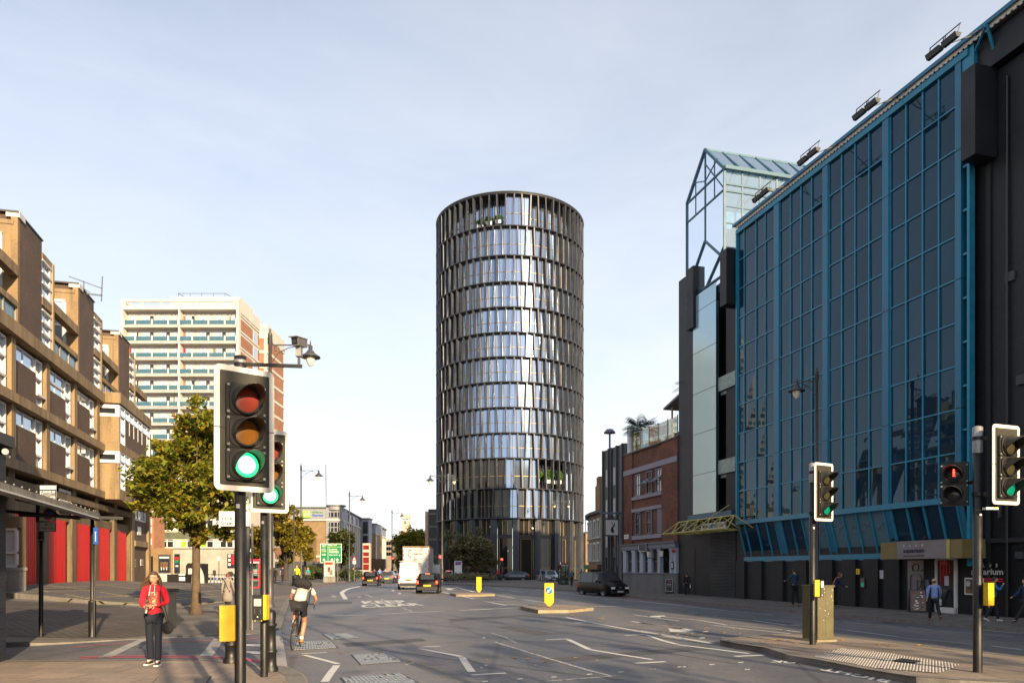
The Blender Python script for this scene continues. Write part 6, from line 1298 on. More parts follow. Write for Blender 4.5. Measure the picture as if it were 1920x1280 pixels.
# hotel sign: green tile and two lines of writing
hs2 = thing('hotel_sign', 'green tile and hotel name in green and blue letters on the grey top storey', 'sign', (xh(585), Y, zat(972, Y)))
mb = MB('lime'); mb.box(xh(569), xh(582), Y - .5, Y - .1, zat(970, Y), zat(957.5, Y)); t_ = mb.build('logo_tile', hs2); mb = MB()
put_text(mb, 'H', (xh(572), Y - .52, zat(968, Y)), (xh(579.5) - xh(572), 0, 0), (.25, 0, zat(959, Y) - zat(968, Y)), 'sign_white', -.0); mb.build('logo_letter', t_)
mb = MB(); put_text(mb, 'Holiday Inn', (xh(585.5), Y - .14, zat(962.5, Y)), (xh(605) - xh(585.5), 0, 0), (0, 0, zat(958, Y) - zat(962.5, Y)), 'sign_green', .03); put_text(mb, 'Express', (xh(586), Y - .14, zat(969, Y)), (xh(606) - xh(586), 0, 0), (0, 0, zat(963.2, Y) - zat(969, Y)), 'sign_blue', .04); mb.build('lettering', hs2)
# distant things
st = thing('stone_tower', 'pale pinkish stone clock tower rising behind the street trees', 'tower', (xh(761, 420), 420, 0)); Yt = 420.; mb = MB('stone_pale'); k = lambda u: (u - 960) / 1400 * Yt
mb.box(k(753.5), k(766.5), Yt, Yt + 4, 0, zat(974, Yt)); mb.box(k(752.5), k(767.5), Yt - .6, Yt + 4.6, zat(972, Yt), zat(964, Yt)); mb.mat('stone_pale')
for u in (752.5, 757, 762, 765.5): mb.box(k(u), k(u + 2), Yt - .6, Yt + 1, zat(964, Yt), zat(962, Yt))
mb.box(k(749), k(770), Yt - 1.2, Yt + 5, 0, zat(997, Yt)); mb.build('shaft', st); mb = MB('slate'); mb.box(k(758), k(761), Yt - .1, Yt, zat(982, Yt), zat(976, Yt)); mb.build('opening', st)
ce = thing('crane_mast', 'thin lattice crane mast standing behind the hotel roof', 'crane', (xh(611, 260), 260, 0)); Yc = 260.; mb = MB('grey_metal'); k = lambda u, v: PX(u, v, Yc)
pts = [k(611.5 - .0, 950), k(609.5, 870)]
for du in (-1.2, 1.2): mb.bar(k(612.5 + du, 960), k(610.5 + du * .7, 870), .12)
for i in range(18): v = 955 - i * 4.7; s = (-1) ** i; mb.bar(k(612.4 - i * .1 - 1.1 * s, v), k(612.3 - i * .1 + 1.1 * s, v - 4.7), .09)
mb.build('lattice', ce)
def block(name, label, u0, u1, v0, Y, d, m, wins=None, bands=None):
 x0, x1 = (u0 - 960) / 1400 * Y, (u1 - 960) / 1400 * Y; t = thing(name, label, 'building', ((x0 + x1) / 2, Y, 0)); mb = MB(m); mb.box(x0, x1, Y, Y + d, -.3, zat(v0, Y)); mb.build('wall', t)
 if bands:
  mb = MB(bands[0])
  for v in bands[1:]: mb.box(x0 - .05, x1 + .1, Y - .12, Y + .1, zat(v + 3.5, Y), zat(v, Y)); mb.box(x0 - .12, x0, Y, Y + d, zat(v + 3.5, Y), zat(v, Y))
  mb.build('stone_band', t)
 if wins:
  mb = MB('glass_dark')
  for u in wins[0]:
   for v in wins[1]: a = (u - 960) / 1400 * Y; mb.box(a, a + wins[2], Y - .06, Y, zat(v + wins[3], Y), zat(v, Y))
  mb.build('windows', t)
 return t
block('slate_building', 'dark slate-coloured block with grey bands just left of the round tower', 803, 822, 954, 150, 20, 'slate', bands=('grey_metal', 961, 985, 1009, 1041))
block('pale_building', 'thin pale stone edge left of the dark slate block', 797, 803, 958, 158, 10, 'stone_pale')
block('distant_building', 'low brown shop building at the end of the street left of the truck', 718, 735, 1010, 300, 20, 'brick_stock', wins=((721, 725, 729), (1015, 1025, 1035), 1.4, 6), bands=('cream', 1008,))
block('distant_building', 'pale low distant block between the second hotel wing and the street trees', 733, 752, 1030, 330, 20, 'cream', wins=((736, 741, 746), (1035, 1045), 1.4, 6))
block('hoarding', 'long brown site hoarding below the second hotel wing', 690, 722, 1047, 190, 2, 'poster_brown')
block('low_building', 'low dark shop row beneath the trees behind the pedestrians', 505, 640, 1052, 120, 6, 'slate', wins=((510, 520, 530, 585, 595), (1056,), 1.0, 8))
block('yellow_brick_house', 'yellow brick building seen between trees left of the hotel', 548, 572, 1005, 170, 10, 'brick_buff')
# ------------------------------------------------------------------ trees
def make_tree(name, label, base, H, clumps, leafm, nleaf, ls, bark='bark', tr=.16, th=None, seed=1, group=None, spread=.55, limbs=9):
 """clumps: list of (dx, dy, z, r) lobes; leaves scattered in each lobe's shell, limbs reach every lobe"""
 rn = random.Random(seed); base = Vector(base); t = thing(name, label, 'tree', base, 0, group); th = th or H * .4
 mb = MB(bark); top = base + Vector((rn.uniform(-.1, .1), 0, th)); mb.lathe([(tr * 1.7, -.05), (tr * 1.25, .25), (tr, .9), (tr * .92, th * .6), (tr * .85, th)], base, 9); mb.build('trunk', t)
 mb = MB(bark); tot = sum(c[3] ** 2 for c in clumps)
 for c in clumps:
  e = base + Vector(c[:3]); mid = top.lerp(e, .5) + Vector((rn.uniform(-.2, .2), rn.uniform(-.2, .2), -.1)); mb.tube(top - Vector((0, 0, .2)), mid, tr * .38, tr * .2, 6, False); mb.tube(mid, e, tr * .2, tr * .07, 5, False)
  for _ in range(4):
   d = Vector((rn.gauss(0, 1), rn.gauss(0, 1), rn.gauss(.3, .8))).normalized(); mb.tube(mid.lerp(e, rn.uniform(.2, .9)), e + d * c[3] * .85, tr * .09, tr * .03, 4, False)
 mb.build('limbs', t)
 mb = MB(leafm); V, Fc = [], []
 for c in clumps:
  n = int(nleaf * c[3] ** 2 / tot); sub = [Vector((rn.gauss(0, 1), rn.gauss(0, 1), rn.gauss(0, .85))).normalized() * c[3] * rn.uniform(.45, 1.0) for _ in range(max(5, n // 42))]
  for i in range(n):
   s = sub[rn.randrange(len(sub))]; p = base + Vector(c[:3]) + s + Vector((rn.gauss(0, 1), rn.gauss(0, 1), rn.gauss(0, .7))) * c[3] * .17
   a = Vector((rn.gauss(0, 1), rn.gauss(0, 1), rn.gauss(0, .6))).normalized(); b = a.cross(Vector((rn.gauss(0, .5), rn.gauss(0, .5), 1))).normalized(); l = ls * rn.uniform(.6, 1.25)
   i0 = len(V); V += [p - a * l, p - b * l * .62 + Vector((0, 0, l * .12)), p + a * l, p + b * l * .62 + Vector((0, 0, l * .12))]; Fc.append((i0, i0 + 1, i0 + 2, i0 + 3))
 mb.v = V; mb.f = Fc; mb.m = [0] * len(Fc); mb.sm = [False] * len(Fc); o = mb.build('crown', t); return t
def lobes(us, Y, base, rs, dy=1.0, seed=1):
 rn = random.Random(seed); out = []
 for (u, v), r in zip(us, rs): p = PX(u, v, Y); out.append((p.x - base[0], rn.uniform(-dy, dy), p.z - base[2], r))
 return out
b0 = G(368, 1151, .12, flat); s_ = b0.y / 1400
us = [(392, 790), (398, 830), (368, 815), (348, 838), (336, 866), (308, 868), (286, 890), (274, 912), (305, 905), (330, 895), (365, 860), (400, 880), (420, 850), (425, 900), (375, 905), (340, 930), (300, 935), (275, 930), (325, 965), (355, 975), (390, 960), (420, 945), (395, 990), (375, 1000), (430, 925), (350, 950)]
make_tree('street_tree', 'large bushy green and gold street tree behind the red hoodie woman', b0, 8, lobes(us, b0.y, b0, [38 * s_ if v < 960 else 28 * s_ for u, v in us], 1.3), 'leaf_plane', 25000, .105, tr=.155, th=3.0, seed=3)
def bg_tree(u, vb, Y, env, leafm, n, ls, label, seed, name='street_tree', bark='bark_dark', tr=.18, cl=None, dy=2.0, th=None, group='trees along the street'):
 """env: (u_left, u_right, v_top, v_bottom) crown envelope"""
 rn = random.Random(seed); ul, ur, vt, vbm = env; base = Vector(((u - 960) / 1400 * Y, Y, max(0, zat(vb, Y)) if vb else .12)); L, rs = [], []
 k = cl or 16; s = Y / 1400
 for i in range(k * 5):
  if len(L) >= k: break
  a, b = rn.uniform(-1, 1), rn.uniform(-1, 1)
  if a * a + (b * (1 if b < 0 else 1.0)) ** 2 > 1: continue
  r = rn.uniform(.20, .30) * (ur - ul) / 2 * 1.2; w = 1 - .35 * max(0, -b); cu, cv = (ul + ur) / 2, (vt + vbm) / 2
  L.append((cu + a * w * ((ur - ul) / 2 - r), cv + b * ((vbm - vt) / 2 - r))); rs.append(r * s)
 return make_tree(name, label, base, 8, lobes(L, Y, base, [q * 1.35 for q in rs], dy, seed), leafm, int(n * 1.7), ls * 1.25, bark, tr, th or max(1.5, (zat(vbm, Y) - base.z) * 1.0), seed, group)
bg_tree(536, 1085, 66, (498, 568, 940, 1060), 'leaf_gold', 9000, .13, 'golden green tree right of the second signal pole, taller of the pair', 11, cl=22)
bg_tree(478, 1085, 72, (455, 520, 985, 1062), 'leaf_gold', 5000, .14, 'smaller golden tree half hidden behind the second signal pole', 12, cl=14)
bg_tree(572, 1075, 92, (552, 598, 985, 1062), 'leaf_gold', 3500, .16, 'darker gold tree in front of the hotel, left of the green road sign', 13, cl=12)
bg_tree(640, 1080, 104, (614, 668, 986, 1060), 'leaf_dark', 5200, .17, 'dark green tree behind the green road sign', 14, cl=15)
bg_tree(775, 1075, 172, (722, 820, 984, 1078), 'leaf_plane', 12000, .26, 'broad green tree with fine twigs behind the box truck', 15, cl=20, dy=4)
bg_tree(752, 1075, 190, (735, 775, 998, 1068), 'leaf_plane', 2500, .26, 'tree left of the broad one, in front of the stone tower', 25, cl=10, dy=4)
bg_tree(886, 1080, 97, (842, 938, 990, 1076), 'leaf_olive', 7000, .13, 'round olive purple tree in front of the round tower', 16, cl=18, bark='bark_dark', tr=.12)
bg_tree(832, 1080, 99, (816, 856, 988, 1018), 'leaf_olive', 500, .13, 'sparse thin-leaved tree at the left edge of the round tower', 17, cl=6, tr=.07, th=5.2)
bg_tree(850, 1080, 96, (828, 860, 1018, 1052), 'leaf_olive', 1000, .13, 'low sparse tree beside the white advertising panel', 18, cl=6, tr=.07, th=2.4)
shrub('hedge', 'dark clipped hedge behind the woman in the teal top', PX(580, 1072, 95), (1.7, 1.0, 1.0), 'leaf_dark', 1500, .16, 'hedge', seed=5)
shrub('hedge', 'low shrubs along the kerb in front of the round tower', PX(870, 1080, 92), (4.6, 1.2, .5), 'leaf_olive', 900, .14, 'hedge', seed=6)
shrub('hedge', 'dark shrubs at the foot of the dark green tree', PX(650, 1077, 102), (2.6, 1.0, .9), 'leaf_dark', 700, .16, 'hedge', seed=7)
# trees behind the viewer whose shadows rake across the road
for i, (x, y, h) in enumerate(((9.5, -7, 8.5), (15.5, -16, 9.5), (21, -30, 10), (27, -44, 11), (12.5, -22, 9), (19, -8, 9))):
 rn = random.Random(i); make_tree('street_tree', 'street tree standing behind the viewer, its shadow raking over the road', (x, y, g(x, y)), h, [(rn.uniform(-1.4, 1.4), rn.uniform(-1.4, 1.4), h * rn.uniform(.5, 1), rn.uniform(.5, .85)) for _ in range(9)], 'leaf_dark', 900, .13, tr=.15, th=h * .45, seed=40 + i, group='street trees behind the viewer')
# ------------------------------------------------------------------ traffic signals
def rrect(w, h, r, n=5):
 pts = []
 for cx, cy, a0 in ((w / 2 - r, h / 2 - r, 0), (-w / 2 + r, h / 2 - r, 90), (-w / 2 + r, -h / 2 + r, 180), (w / 2 - r, -h / 2 + r, 270)):
  for i in range(n + 1): a = R(a0 + 90 * i / n); pts.append((cx + r * cos(a), cy + r * sin(a)))
 return pts
def signal_head(t, c, yaw, lit='green', dim=False, board=True, lens_r=.128, n=24, two=False):
 """signal head with backing board; c = centre of the board, face turned by yaw from the camera side"""
 fwd = Vector((sin(yaw), -cos(yaw), 0)); rt = Vector((cos(yaw), sin(yaw), 0)); up = Vector((0, 0, 1)); c = Vector(c)
 P = lambda x, y, z: c + rt * x + fwd * y + up * z
 W_, H_ = .62, 1.27
 if board:
  mb = MB('board_white'); o = rrect(W_, H_, .06); i_ = rrect(W_ - .11, H_ - .11, .015)
  k = len(o); vs = [P(x, 0, z) for x, z in o] + [P(x, 0, z) for x, z in i_] + [P(x, -.014, z) for x, z in o]
  mb.idx(vs, [(q, (q + 1) % k, (q + 1) % k + k, q + k) for q in range(k)] + [((q + 1) % k, q, q + 2 * k, (q + 1) % k + 2 * k) for q in range(k)])
  mb.mat('board_grey'); mb.plate([P(x, -.012, z) for x, z in rrect(W_ - .10, H_ - .10, .015)], fwd * .008); mb.mat('black_plastic')
  mb.plate([P(x, -.05, z) for x, z in rrect(W_ - .30, H_ - .2, .02)], fwd * .03); mb.plate([P(-W_ / 2, -.001, -.004), P(W_ / 2, -.001, -.004), P(W_ / 2, -.001, .004), P(-W_ / 2, -.001, .004)], fwd * .0035)
  mb.build('backing_board', t)
 rows = (.295, -.035, -.365) if not two else (.17, -.17)
 for q, zc in enumerate(rows):
  col = ('red', 'amber', 'green')[q] if not two else ('red', 'green')[q]
  on = col == lit
  mb = MB('board_black'); mb.plate([P(x, -.01, zc + z) for x, z in rrect(.40, .325, .02, 2)], fwd * .05); mb.plate([P(x, .04, zc + z) for x, z in rrect(.35, .30, .08, 4)], fwd * .02)
  for sx in (-1, 1):
   for sz in (-1, 1): mb.mat('galv'); mb.obox(P(sx * .185, .045, zc + sz * .135), rt * .012, fwd * .01, up * .012)
  hs = mb.build('lens_housing', t); L = lens_r
  mb = MB('light_green_dim' if (on and dim) else ('light_%s' % col if on else ('lens_off' if dim else 'lens_%s' % col)) if col != 'green' or on else 'lens_dark_green')
  cc_ = P(-.01, .062, zc - .005); mb.lathe([(0, .022), (L * .3, .021), (L * .7, .013), (L * .95, .003), (L, 0)], cc_, n, fwd); mb.build('lens', hs)
  if on and not dim and board and lit == 'green': mb = MB('light_green_core'); mb.lathe([(0, .0245), (L * .35, .023), (L * .72, .016)], cc_, n, fwd); mb.build('lit_core', hs)
  mb = MB('board_black'); r0, r1 = L + .008, L + .016; A0, A1 = R(-58), R(238); m = 22; ring = []
  for k in range(m + 1):
   a = A0 + (A1 - A0) * k / m; s = max(0, (sin(a) + .45) / 1.45); ln = .035 + .25 * s
   for r_, l in ((r0, .0), (r1, .0), (r1, ln), (r0, ln)): ring.append(cc_ + rt * r_ * cos(a) + up * (r_ * sin(a) - l * .06) + fwd * l)
  fs = []
  for k in range(m):
   for e in range(4): a_, b_ = k * 4 + e, k * 4 + (e + 1) % 4; fs.append((a_, b_, b_ + 4, a_ + 4))
  mb.smooth = False; mb.idx(ring, fs); mb.mat('black_plastic'); mb.lathe([(L + .022, 0), (L + .022, .03), (L + .0, .032)], cc_ - fwd * .005, n, fwd); mb.build('hood', hs)
MATS.setdefault('lens_dark_green', None); glassy('lens_dark_green', (.01, .07, .045), .25, .5)
def signal(label, u, Y, ztop, zc, du, yaw, lit='green', dim=False, zb=.12, r=.057, fn=flat, cap=True, group=None, fwd_off=.16):
 x = (u - 960) / 1400 * Y; z0 = fn(x, Y) + zb; t = thing('traffic_signal', label, 'traffic light', (x, Y, z0), 0, group)
 mb = MB('black_metal'); mb.lathe([(r, 0), (r, ztop - z0 - .0), (0, ztop - z0)], (x, Y, z0), 18)
 if cap: mb.mat('galv'); mb.lathe([(r * 1.1, -.42 if cap == 2 else -.03), (r * 1.1, .0), (r * .6, .02), (0, .025)], (x, Y, ztop), 18)
 mb.mat('galv'); mb.obox((x, Y - r - .004, zc - .78), (.018, 0, 0), (0, .006, 0), (0, 0, .022)); mb.build('pole', t)
 fwd = Vector((sin(yaw), -cos(yaw), 0)); c = Vector((x, Y, zc)) + Vector((du, 0, 0)) + fwd * fwd_off
 mb = MB('black_plastic')
 for dz in (.45, -.45): mb.bar((x, Y, zc + dz), c + Vector((0, 0, dz)) - fwd * .04, .05, .06); mb.lathe([(r + .012, -.03), (r + .012, .03)], (x, Y, zc + dz), 16)
 mb.build('bracket', t)
 signal_head(t, c, yaw, lit, dim); return t, x, z0
Y = 7.8
t, x, z0 = signal('large nearest traffic signal showing bright green, closest to the viewer', 450.5, Y, 3.97, 3.225, -.01, R(40), 'green')
mb = MB('black_metal'); a = Vector((x + .02, Y, 3.93)); e = Vector(((566 - 960) / 1400 * Y, Y, CZ + (1065 - 686.5) / 1400 * Y)); mb.bar(a, e, .026, .034); mb.lathe([(.062, -.12), (.062, .04), (0, .05)], (x, Y, 3.97), 16); mb.build('arm', t)
cv = thing('traffic_camera', 'small pale boxed traffic camera standing on the end of the signal arm', 'camera', e); mb = MB('slate'); mb.tube(e + Vector((-.03, 0, 0)), e + Vector((-.03, 0, .12)), .014); mb.mat('galv'); mb.obox(e + Vector((-.03, 0, .15)), (.03, 0, 0), (0, .03, 0), (0, 0, .05)); mb.build('mount', cv)
mb = MB('silver'); q = e + Vector((-.025, 0, .245)); ax = Vector((.96, -.28, 0)); ay = Vector((.28, .96, .12)).normalized(); az = ax.cross(ay); mb.obox(q, ax * .042, ay * .085, az * .04); mb.mat('galv'); mb.obox(q + az * .045 - ay * .02, ax * .05, ay * .11, az * .004); mb.mat('black_plastic'); mb.obox(q - ay * .087, ax * .03, ay * .003, az * .028); mb.mat('glass_dark'); mb.tube(q - ay * .085, q - ay * .098, .022, .022, 12); mb.build('camera_body', cv)
t2, x2, z2 = signal('second traffic signal showing green, half hidden behind the nearest one', 495.3, 11.6, 3.95, 3.29, .02, R(38), 'green')
t3, x3, z3 = signal('traffic signal in the middle of the road island beside the olive cabinet, hoods pointing right', 1523.5, 16.5, CZ + (1065 - 869) / 1400 * 16.5, CZ + (1065 - 923.5) / 1400 * 16.5, .08, R(30), 'green', True, .12, .066, g, 2, fwd_off=.2)
t4, x4, z4 = signal('rightmost traffic signal on its thick pole, hoods pointing right', 1833, 12.1, CZ + (1065 - 801) / 1400 * 12.1, CZ + (1065 - 874) / 1400 * 12.1, .27, R(21), 'green', True, .12, .070, g, 2, fwd_off=.2)
# the darker red-lit head on the rear side of the rightmost pole
t5 = thing('signal_head', 'dark pedestrian signal head showing a red figure, left of the rightmost pole', 'traffic light', (x4 - .3, 12.5, 2.7))
c5 = PX(1790, 907, 12.45); mb = MB('black_plastic'); yaw5 = R(-38); f5 = Vector((sin(yaw5), -cos(yaw5), 0)); r5 = Vector((cos(yaw5), sin(yaw5), 0)); mb.obox(c5 - f5 * .06, r5 * .19, f5 * .08, Vector((0, 0, .36))); mb.bar(c5 + r5 * .19, (x4, 12.1, c5.z), .05); mb.build('housing', t5)
signal_head(t5, c5, yaw5, 'red', False, False, .12, 20, True)
for ch in t5.children:
 if ch.name.startswith('lens_housing'):
  for gc in ch.children:
   if gc.name.startswith('lens'): gc.data.materials[0] = MATS['glass_dark']
mb = MB('light_red'); p5 = c5 + Vector((0, 0, .17)) + f5 * .10
for dx, dz, s in ((0, .055, .014), (0, .02, .018), (0, -.015, .014), (-.008, -.045, .009), (.012, -.045, .009)): mb.ball(p5 + r5 * dx + Vector((0, 0, dz)), s, 8, 6)
mb.build('red_figure', t5)
# push-button boxes
def pbox(t, c, yaw, w=.14, h=.38, d=.10, face='black'):
 fwd = Vector((sin(yaw), -cos(yaw), 0)); rt = Vector((cos(yaw), sin(yaw), 0)); c = Vector(c); up = Vector((0, 0, 1))
 mb = MB('yellow_paint'); mb.plate([c + rt * x + fwd * y - up * h / 2 for x, y in ((-w / 2, 0), (w / 2, 0), (w / 2, d * .7), (w * .1, d), (-w / 2, d))], up * h); b = mb.build('push_button_box', t, .006)
 mb = MB('black_plastic'); mb.plate([c + rt * x - fwd * .0 + up * z for x, z in ((-w / 2, -h / 2), (w / 2, -h / 2), (w / 2, h / 2), (-w / 2, h / 2))], -fwd * .02); mb.mat('yellow_paint'); mb.tube(c + rt * .04 - up * h / 2, c + rt * .04 - up * (h / 2 + .025), .012, .008, 8); mb.mat('sign_grey') if face == 'black' else None; mb.build('back_plate', b)
 return b
pbox(t, PX(428, 1167, 7.62), R(12), .145, .365, .09)
# second pole: black-faced unit with its display seen from the front, yellow flank
cb = PX(483, 1138, 11.35); mb = MB('black_plastic'); mb.box(cb.x - .085, cb.x + .085, cb.y, cb.y + .06, cb.z - .19, cb.z + .19); bx = mb.build('push_button_box', t2, .006); mb = MB('yellow_paint'); mb.box(cb.x + .087, cb.x + .135, cb.y - .005, cb.y + .14, cb.z - .19, cb.z + .19); mb.build('yellow_cover', bx)
mb = MB('sign_grey'); mb.box(cb.x - .055, cb.x + .055, cb.y - .004, cb.y, cb.z + .02, cb.z + .13); mb.mat('black_plastic')
for i in range(4): mb.box(cb.x - .05, cb.x + .05, cb.y - .006, cb.y - .004, cb.z + .035 + i * .026, cb.z + .04 + i * .026)
mb.mat('grey_metal')
for s in (-1, 1):
 for z_ in (-.09, -.05, -.01): mb.box(cb.x + s * .025 - .015, cb.x + s * .025 + .015, cb.y - .004, cb.y, cb.z + z_ - .012, cb.z + z_ - .009)
 mb.box(cb.x + s * .045 - .003, cb.x + s * .045 + .003, cb.y - .004, cb.y, cb.z - .10, cb.z - .02)
mb.mat('sign_white'); mb.ball((cb.x, cb.y - .004, cb.z - .145), .012, 8, 6); mb.mat('yellow_paint')
for s in (-.05, .05): mb.tube((cb.x + s, cb.y + .03, cb.z - .19), (cb.x + s, cb.y + .03, cb.z - .215), .01)
mb.build('display', bx)
c3_ = PX(1530.5, 1102, 16.25); b3_ = pbox(t3, c3_, R(-8), .11, .36, .10); mb = MB('black_plastic'); mb.box(c3_.x + .057, c3_.x + .13, c3_.y - .09, c3_.y, c3_.z - .20, c3_.z + .17); mb.mat('sign_white'); mb.box(c3_.x + .065, c3_.x + .12, c3_.y - .094, c3_.y - .09, c3_.z + .02, c3_.z + .15); mb.ball((c3_.x + .09, c3_.y - .09, c3_.z - .15), .014, 8, 6); mb.build('display', b3_)
b4_ = pbox(t4, PX(1850.5, 1113, 11.9), R(18), .16, .36, .09)
mb = MB('sign_white'); q = PX(1857, 953, 11.9); mb.obox(q, (.11, .02, .0), (0, .05, 0), (0, 0, .018)); mb.mat('sign_yellow'); mb.obox(q + Vector((.06, -.05, .012)), (.03, 0, 0), (0, .003, 0), (0, 0, .008)); mb.build('cable_box', t4)
# ------------------------------------------------------------------ street lamps
def lamp(label, u, Y, H=12.2, arms=(1,), fn=g, zb=.12, al=1.75, s=1.0):
 x = (u - 960) / 1400 * Y; z0 = fn(x, Y) + zb; t = thing('street_lamp', label, 'street lamp', (x, Y, z0), 0, 'tall street lamps with hanging lanterns')
 mb = MB('lamp_post'); h = H - z0; mb.lathe([(.20, 0), (.20, .12), (.15, .18), (.145, 1.6), (.165, 1.65), (.11, 1.8), (.085, h * .55), (.10, h * .55 + .02), (.075, h * .56), (.07, h - .7), (.11, h - .66), (.09, h - .3), (.10, h - .28), (.03, h - .12), (.055, h - .08), (.012, h)], (x, Y, z0), 12); mb.build('post', t)
 for sgn in arms:
  za = H - .72; e = Vector((x + sgn * al, Y, za)); mb = MB('lamp_post'); mb.bar((x, Y, za), e, .05)
  pts = [Vector((x + sgn * .08, Y, za - .75)), Vector((x + sgn * .35, Y, za - .35)), Vector((x + sgn * .8, Y, za - .12)), Vector((x + sgn * 1.2, Y, za - .05))]; mb.path(pts, .02, 5)
  for q, r_ in ((Vector((x + sgn * .28, Y, za - .16)), .12), (Vector((x + sgn * .55, Y, za - .3)), .08)):
   mb.path([q + Vector((cos(k) * r_, 0, sin(k) * r_)) for k in (0, 1, 2, 3, 4, 5)], .014, 4)
  am = mb.build('arm', t); mb = MB('lamp_post'); mb.lathe([(.02, .18), (.03, .0), (.09, -.04), (.09, -.22), (.16, -.28), (.20, -.36), (.42, -.50), (.43, -.54), (.22, -.54), (.21, -.46), (0.0, -.44)], e, 16); mb.build('lamp_hood', am)
  mb = MB('lamp_glass'); mb.lathe([(.20, -.54), (.19, -.66), (.12, -.84), (.04, -.93), (0, -.94)], e, 14); mb.build('lamp_bowl', am)
 return t
lamp('lamp post with its lantern behind the traffic camera, rising above the green signal', 506.5, 32.4, 12.2, (1,), flat)
lamp('lamp post with lantern to its right between the golden trees and the hotel', 564.5, 74, 12.2, (1,), flat)
lamp('lamp post in front of the hotel side, right of the green road sign', 655, 100, 12.2, (1,), flat)
lamp('lamp post left of the stone tower', 735, 131, 12.2, (1,), flat)
lamp('double-armed lamp post at the left edge of the round tower', 829, 78, 12.2, (-1, 1), g, .12, 1.25)
lamp('double-armed lamp post in front of the round tower on its right', 1052.5, 108, 12.2, (-1, 1), flat, .12, 1.0)
lamp('lamp post in front of the blue glass wall on the right pavement', 1531.5, 38.6, 12.2, (-1,), g, .12, 1.05)
lamp('distant lamp post right of the round tower', 1098, 150, 12.2, (-1,), flat)
for i, (x, y) in enumerate(((7.0, -3.5), (11.5, -10), (17.0, -15), (13.5, -28), (23.5, -36), (3.9, -5.0), (4.5, -8.0), (9.0, -16), (15.0, -6), (20.0, -22), (17.5, -34))):  # unseen posts, added to throw long shadow streaks over road and pavement
 t = lamp('unseen lamp post added behind the viewer to throw a long shadow', 960 + 1400 * x / 50, 50, 12.2, (1,)); t.location = (x, y, g(x, y)); t['group'] = 'unseen lamp posts added for their shadows'
# plain poles, bollards, cabinet, bins
def bollard(label, u, Y, h, r=.095, zb=.12, fn=flat, group=None, m='black_metal'):
 x = (u - 960) / 1400 * Y; z0 = fn(x, Y) + zb; mb = MB(m); mb.lathe([(r * 1.35, 0), (r * 1.35, .06), (r * 1.05, .1), (r, .3), (r * 1.18, .31), (r * 1.18, .34), (r * .95, .36), (r * .88, h * .72), (r * 1.12, h * .73), (r * 1.12, h * .76), (r * .85, h * .78), (r * .95, h * .92), (r * .7, h * .98), (0, h)], (x, Y, z0), 16)
 return single('bollard', mb, label, 'bollard', (x, Y, z0), group)
bollard('black ringed bollard behind the yellow box on the nearest signal pole', 433.5, 13.3, 1.0, .10, group='black ringed bollards')
bollard('black ringed bollard right behind the second signal pole', 508, 12.2, 1.02, .085, group='black ringed bollards')
bollard('dark bollard beside the man in the yellow vest, left of the lamp post', 553, 65, 1.1, .26, group='black ringed bollards')
bollard('thin dark post between the advert panel and the lamp post', 636, 92, 1.3, .09, .15)
q = G(299, 1180, .12, flat); mb = MB('lamp_post'); mb.box(q.x - .26, q.x + .24, q.y, q.y + .5, .12, 1.12); mb.mat('black_metal'); mb.box(q.x - .29, q.x + .29, q.y - .03, q.y + .53, 1.15, 1.24); single('litter_bin', mb, 'dark square litter bin half hidden behind the red hoodie woman', 'litter bin', q)
def post(name, label, cat, u, Y, ztop, r, m='black_metal', zb=.12, fn=flat, sleeve=None):
 x = (u - 960) / 1400 * Y; z0 = fn(x, Y) + zb; t = thing(name, label, cat, (x, Y, z0)); mb = MB(m); mb.lathe([(r * 1.0, 0), (r, ztop - z0), (0, ztop - z0 + .01)], (x, Y, z0), 12)
 if sleeve: mb.lathe([(sleeve[0] * 1.15, 0), (sleeve[0], .05), (sleeve[0], sleeve[1]), (sleeve[0] * 1.15, sleeve[1] + .02), (r, sleeve[1] + .06)], (x, Y, z0), 14)
 mb.build('post', t); return t, x, z0
post('canopy_post', 'slim black post with thick sleeve holding the end of the dark canopy', 'post', 173, 18.3, 3.02, .045, sleeve=(.085, .85))
ts, xs_, zs_ = post('direction_sign', 'narrow blue upright sign with a white arrow beside the canopy post', 'sign', 176.5, 18.2, 2.85, .02)
mb = MB('sign_blue'); q = PX(180, 1004, 18.1); mb.box(q.x - .055, q.x + .055, q.y - .02, q.y, q.z - .2, q.z + .2); mb.mat('sign_grey'); mb.box(q.x - .010, q.x + .010, q.y - .024, q.y - .02, q.z - .14, q.z + .08); mb.box(q.x - .018, q.x + .018, q.y - .024, q.y - .02, q.z + .08, q.z + .10); mb.build('plate', ts)
tz, xz, zz0 = post('parking_sign', 'parking zone signs on a black post in front of the red doors', 'sign', 77, 18.0, 3.78, .05)
mb = MB('black_plastic'); mb.lathe([(.075, 0), (.075, .24), (.05, .26)], (xz, 18.0, PX(77, 1014, 18).z), 12); mb.mat('galv')
for v in (996, 1012): mb.lathe([(.078, 0), (.078, .015)], (xz, 18.0, PX(77, v, 18).z), 12)
mb.build('clamp', tz)
def plate_sign(t, u0, u1, v0, v1, Y, m, tilt=.0, border=None):
 a, b = PX(u0, v1, Y), PX(u1, v0, Y); mb = MB(m); mb.box(a.x, b.x, Y - .02, Y, a.z, b.z);
 if border: mb.mat(border); w = .012; mb.box(a.x, b.x, Y - .023, Y - .0201, a.z, a.z + w); mb.box(a.x, b.x, Y - .023, Y - .0201, b.z - w, b.z); mb.box(a.x, a.x + w, Y - .023, Y - .0201, a.z + w, b.z - w); mb.box(b.x - w, b.x, Y - .023, Y - .0201, a.z + w, b.z - w)
 o = mb.build('plate', t); return o, a, b
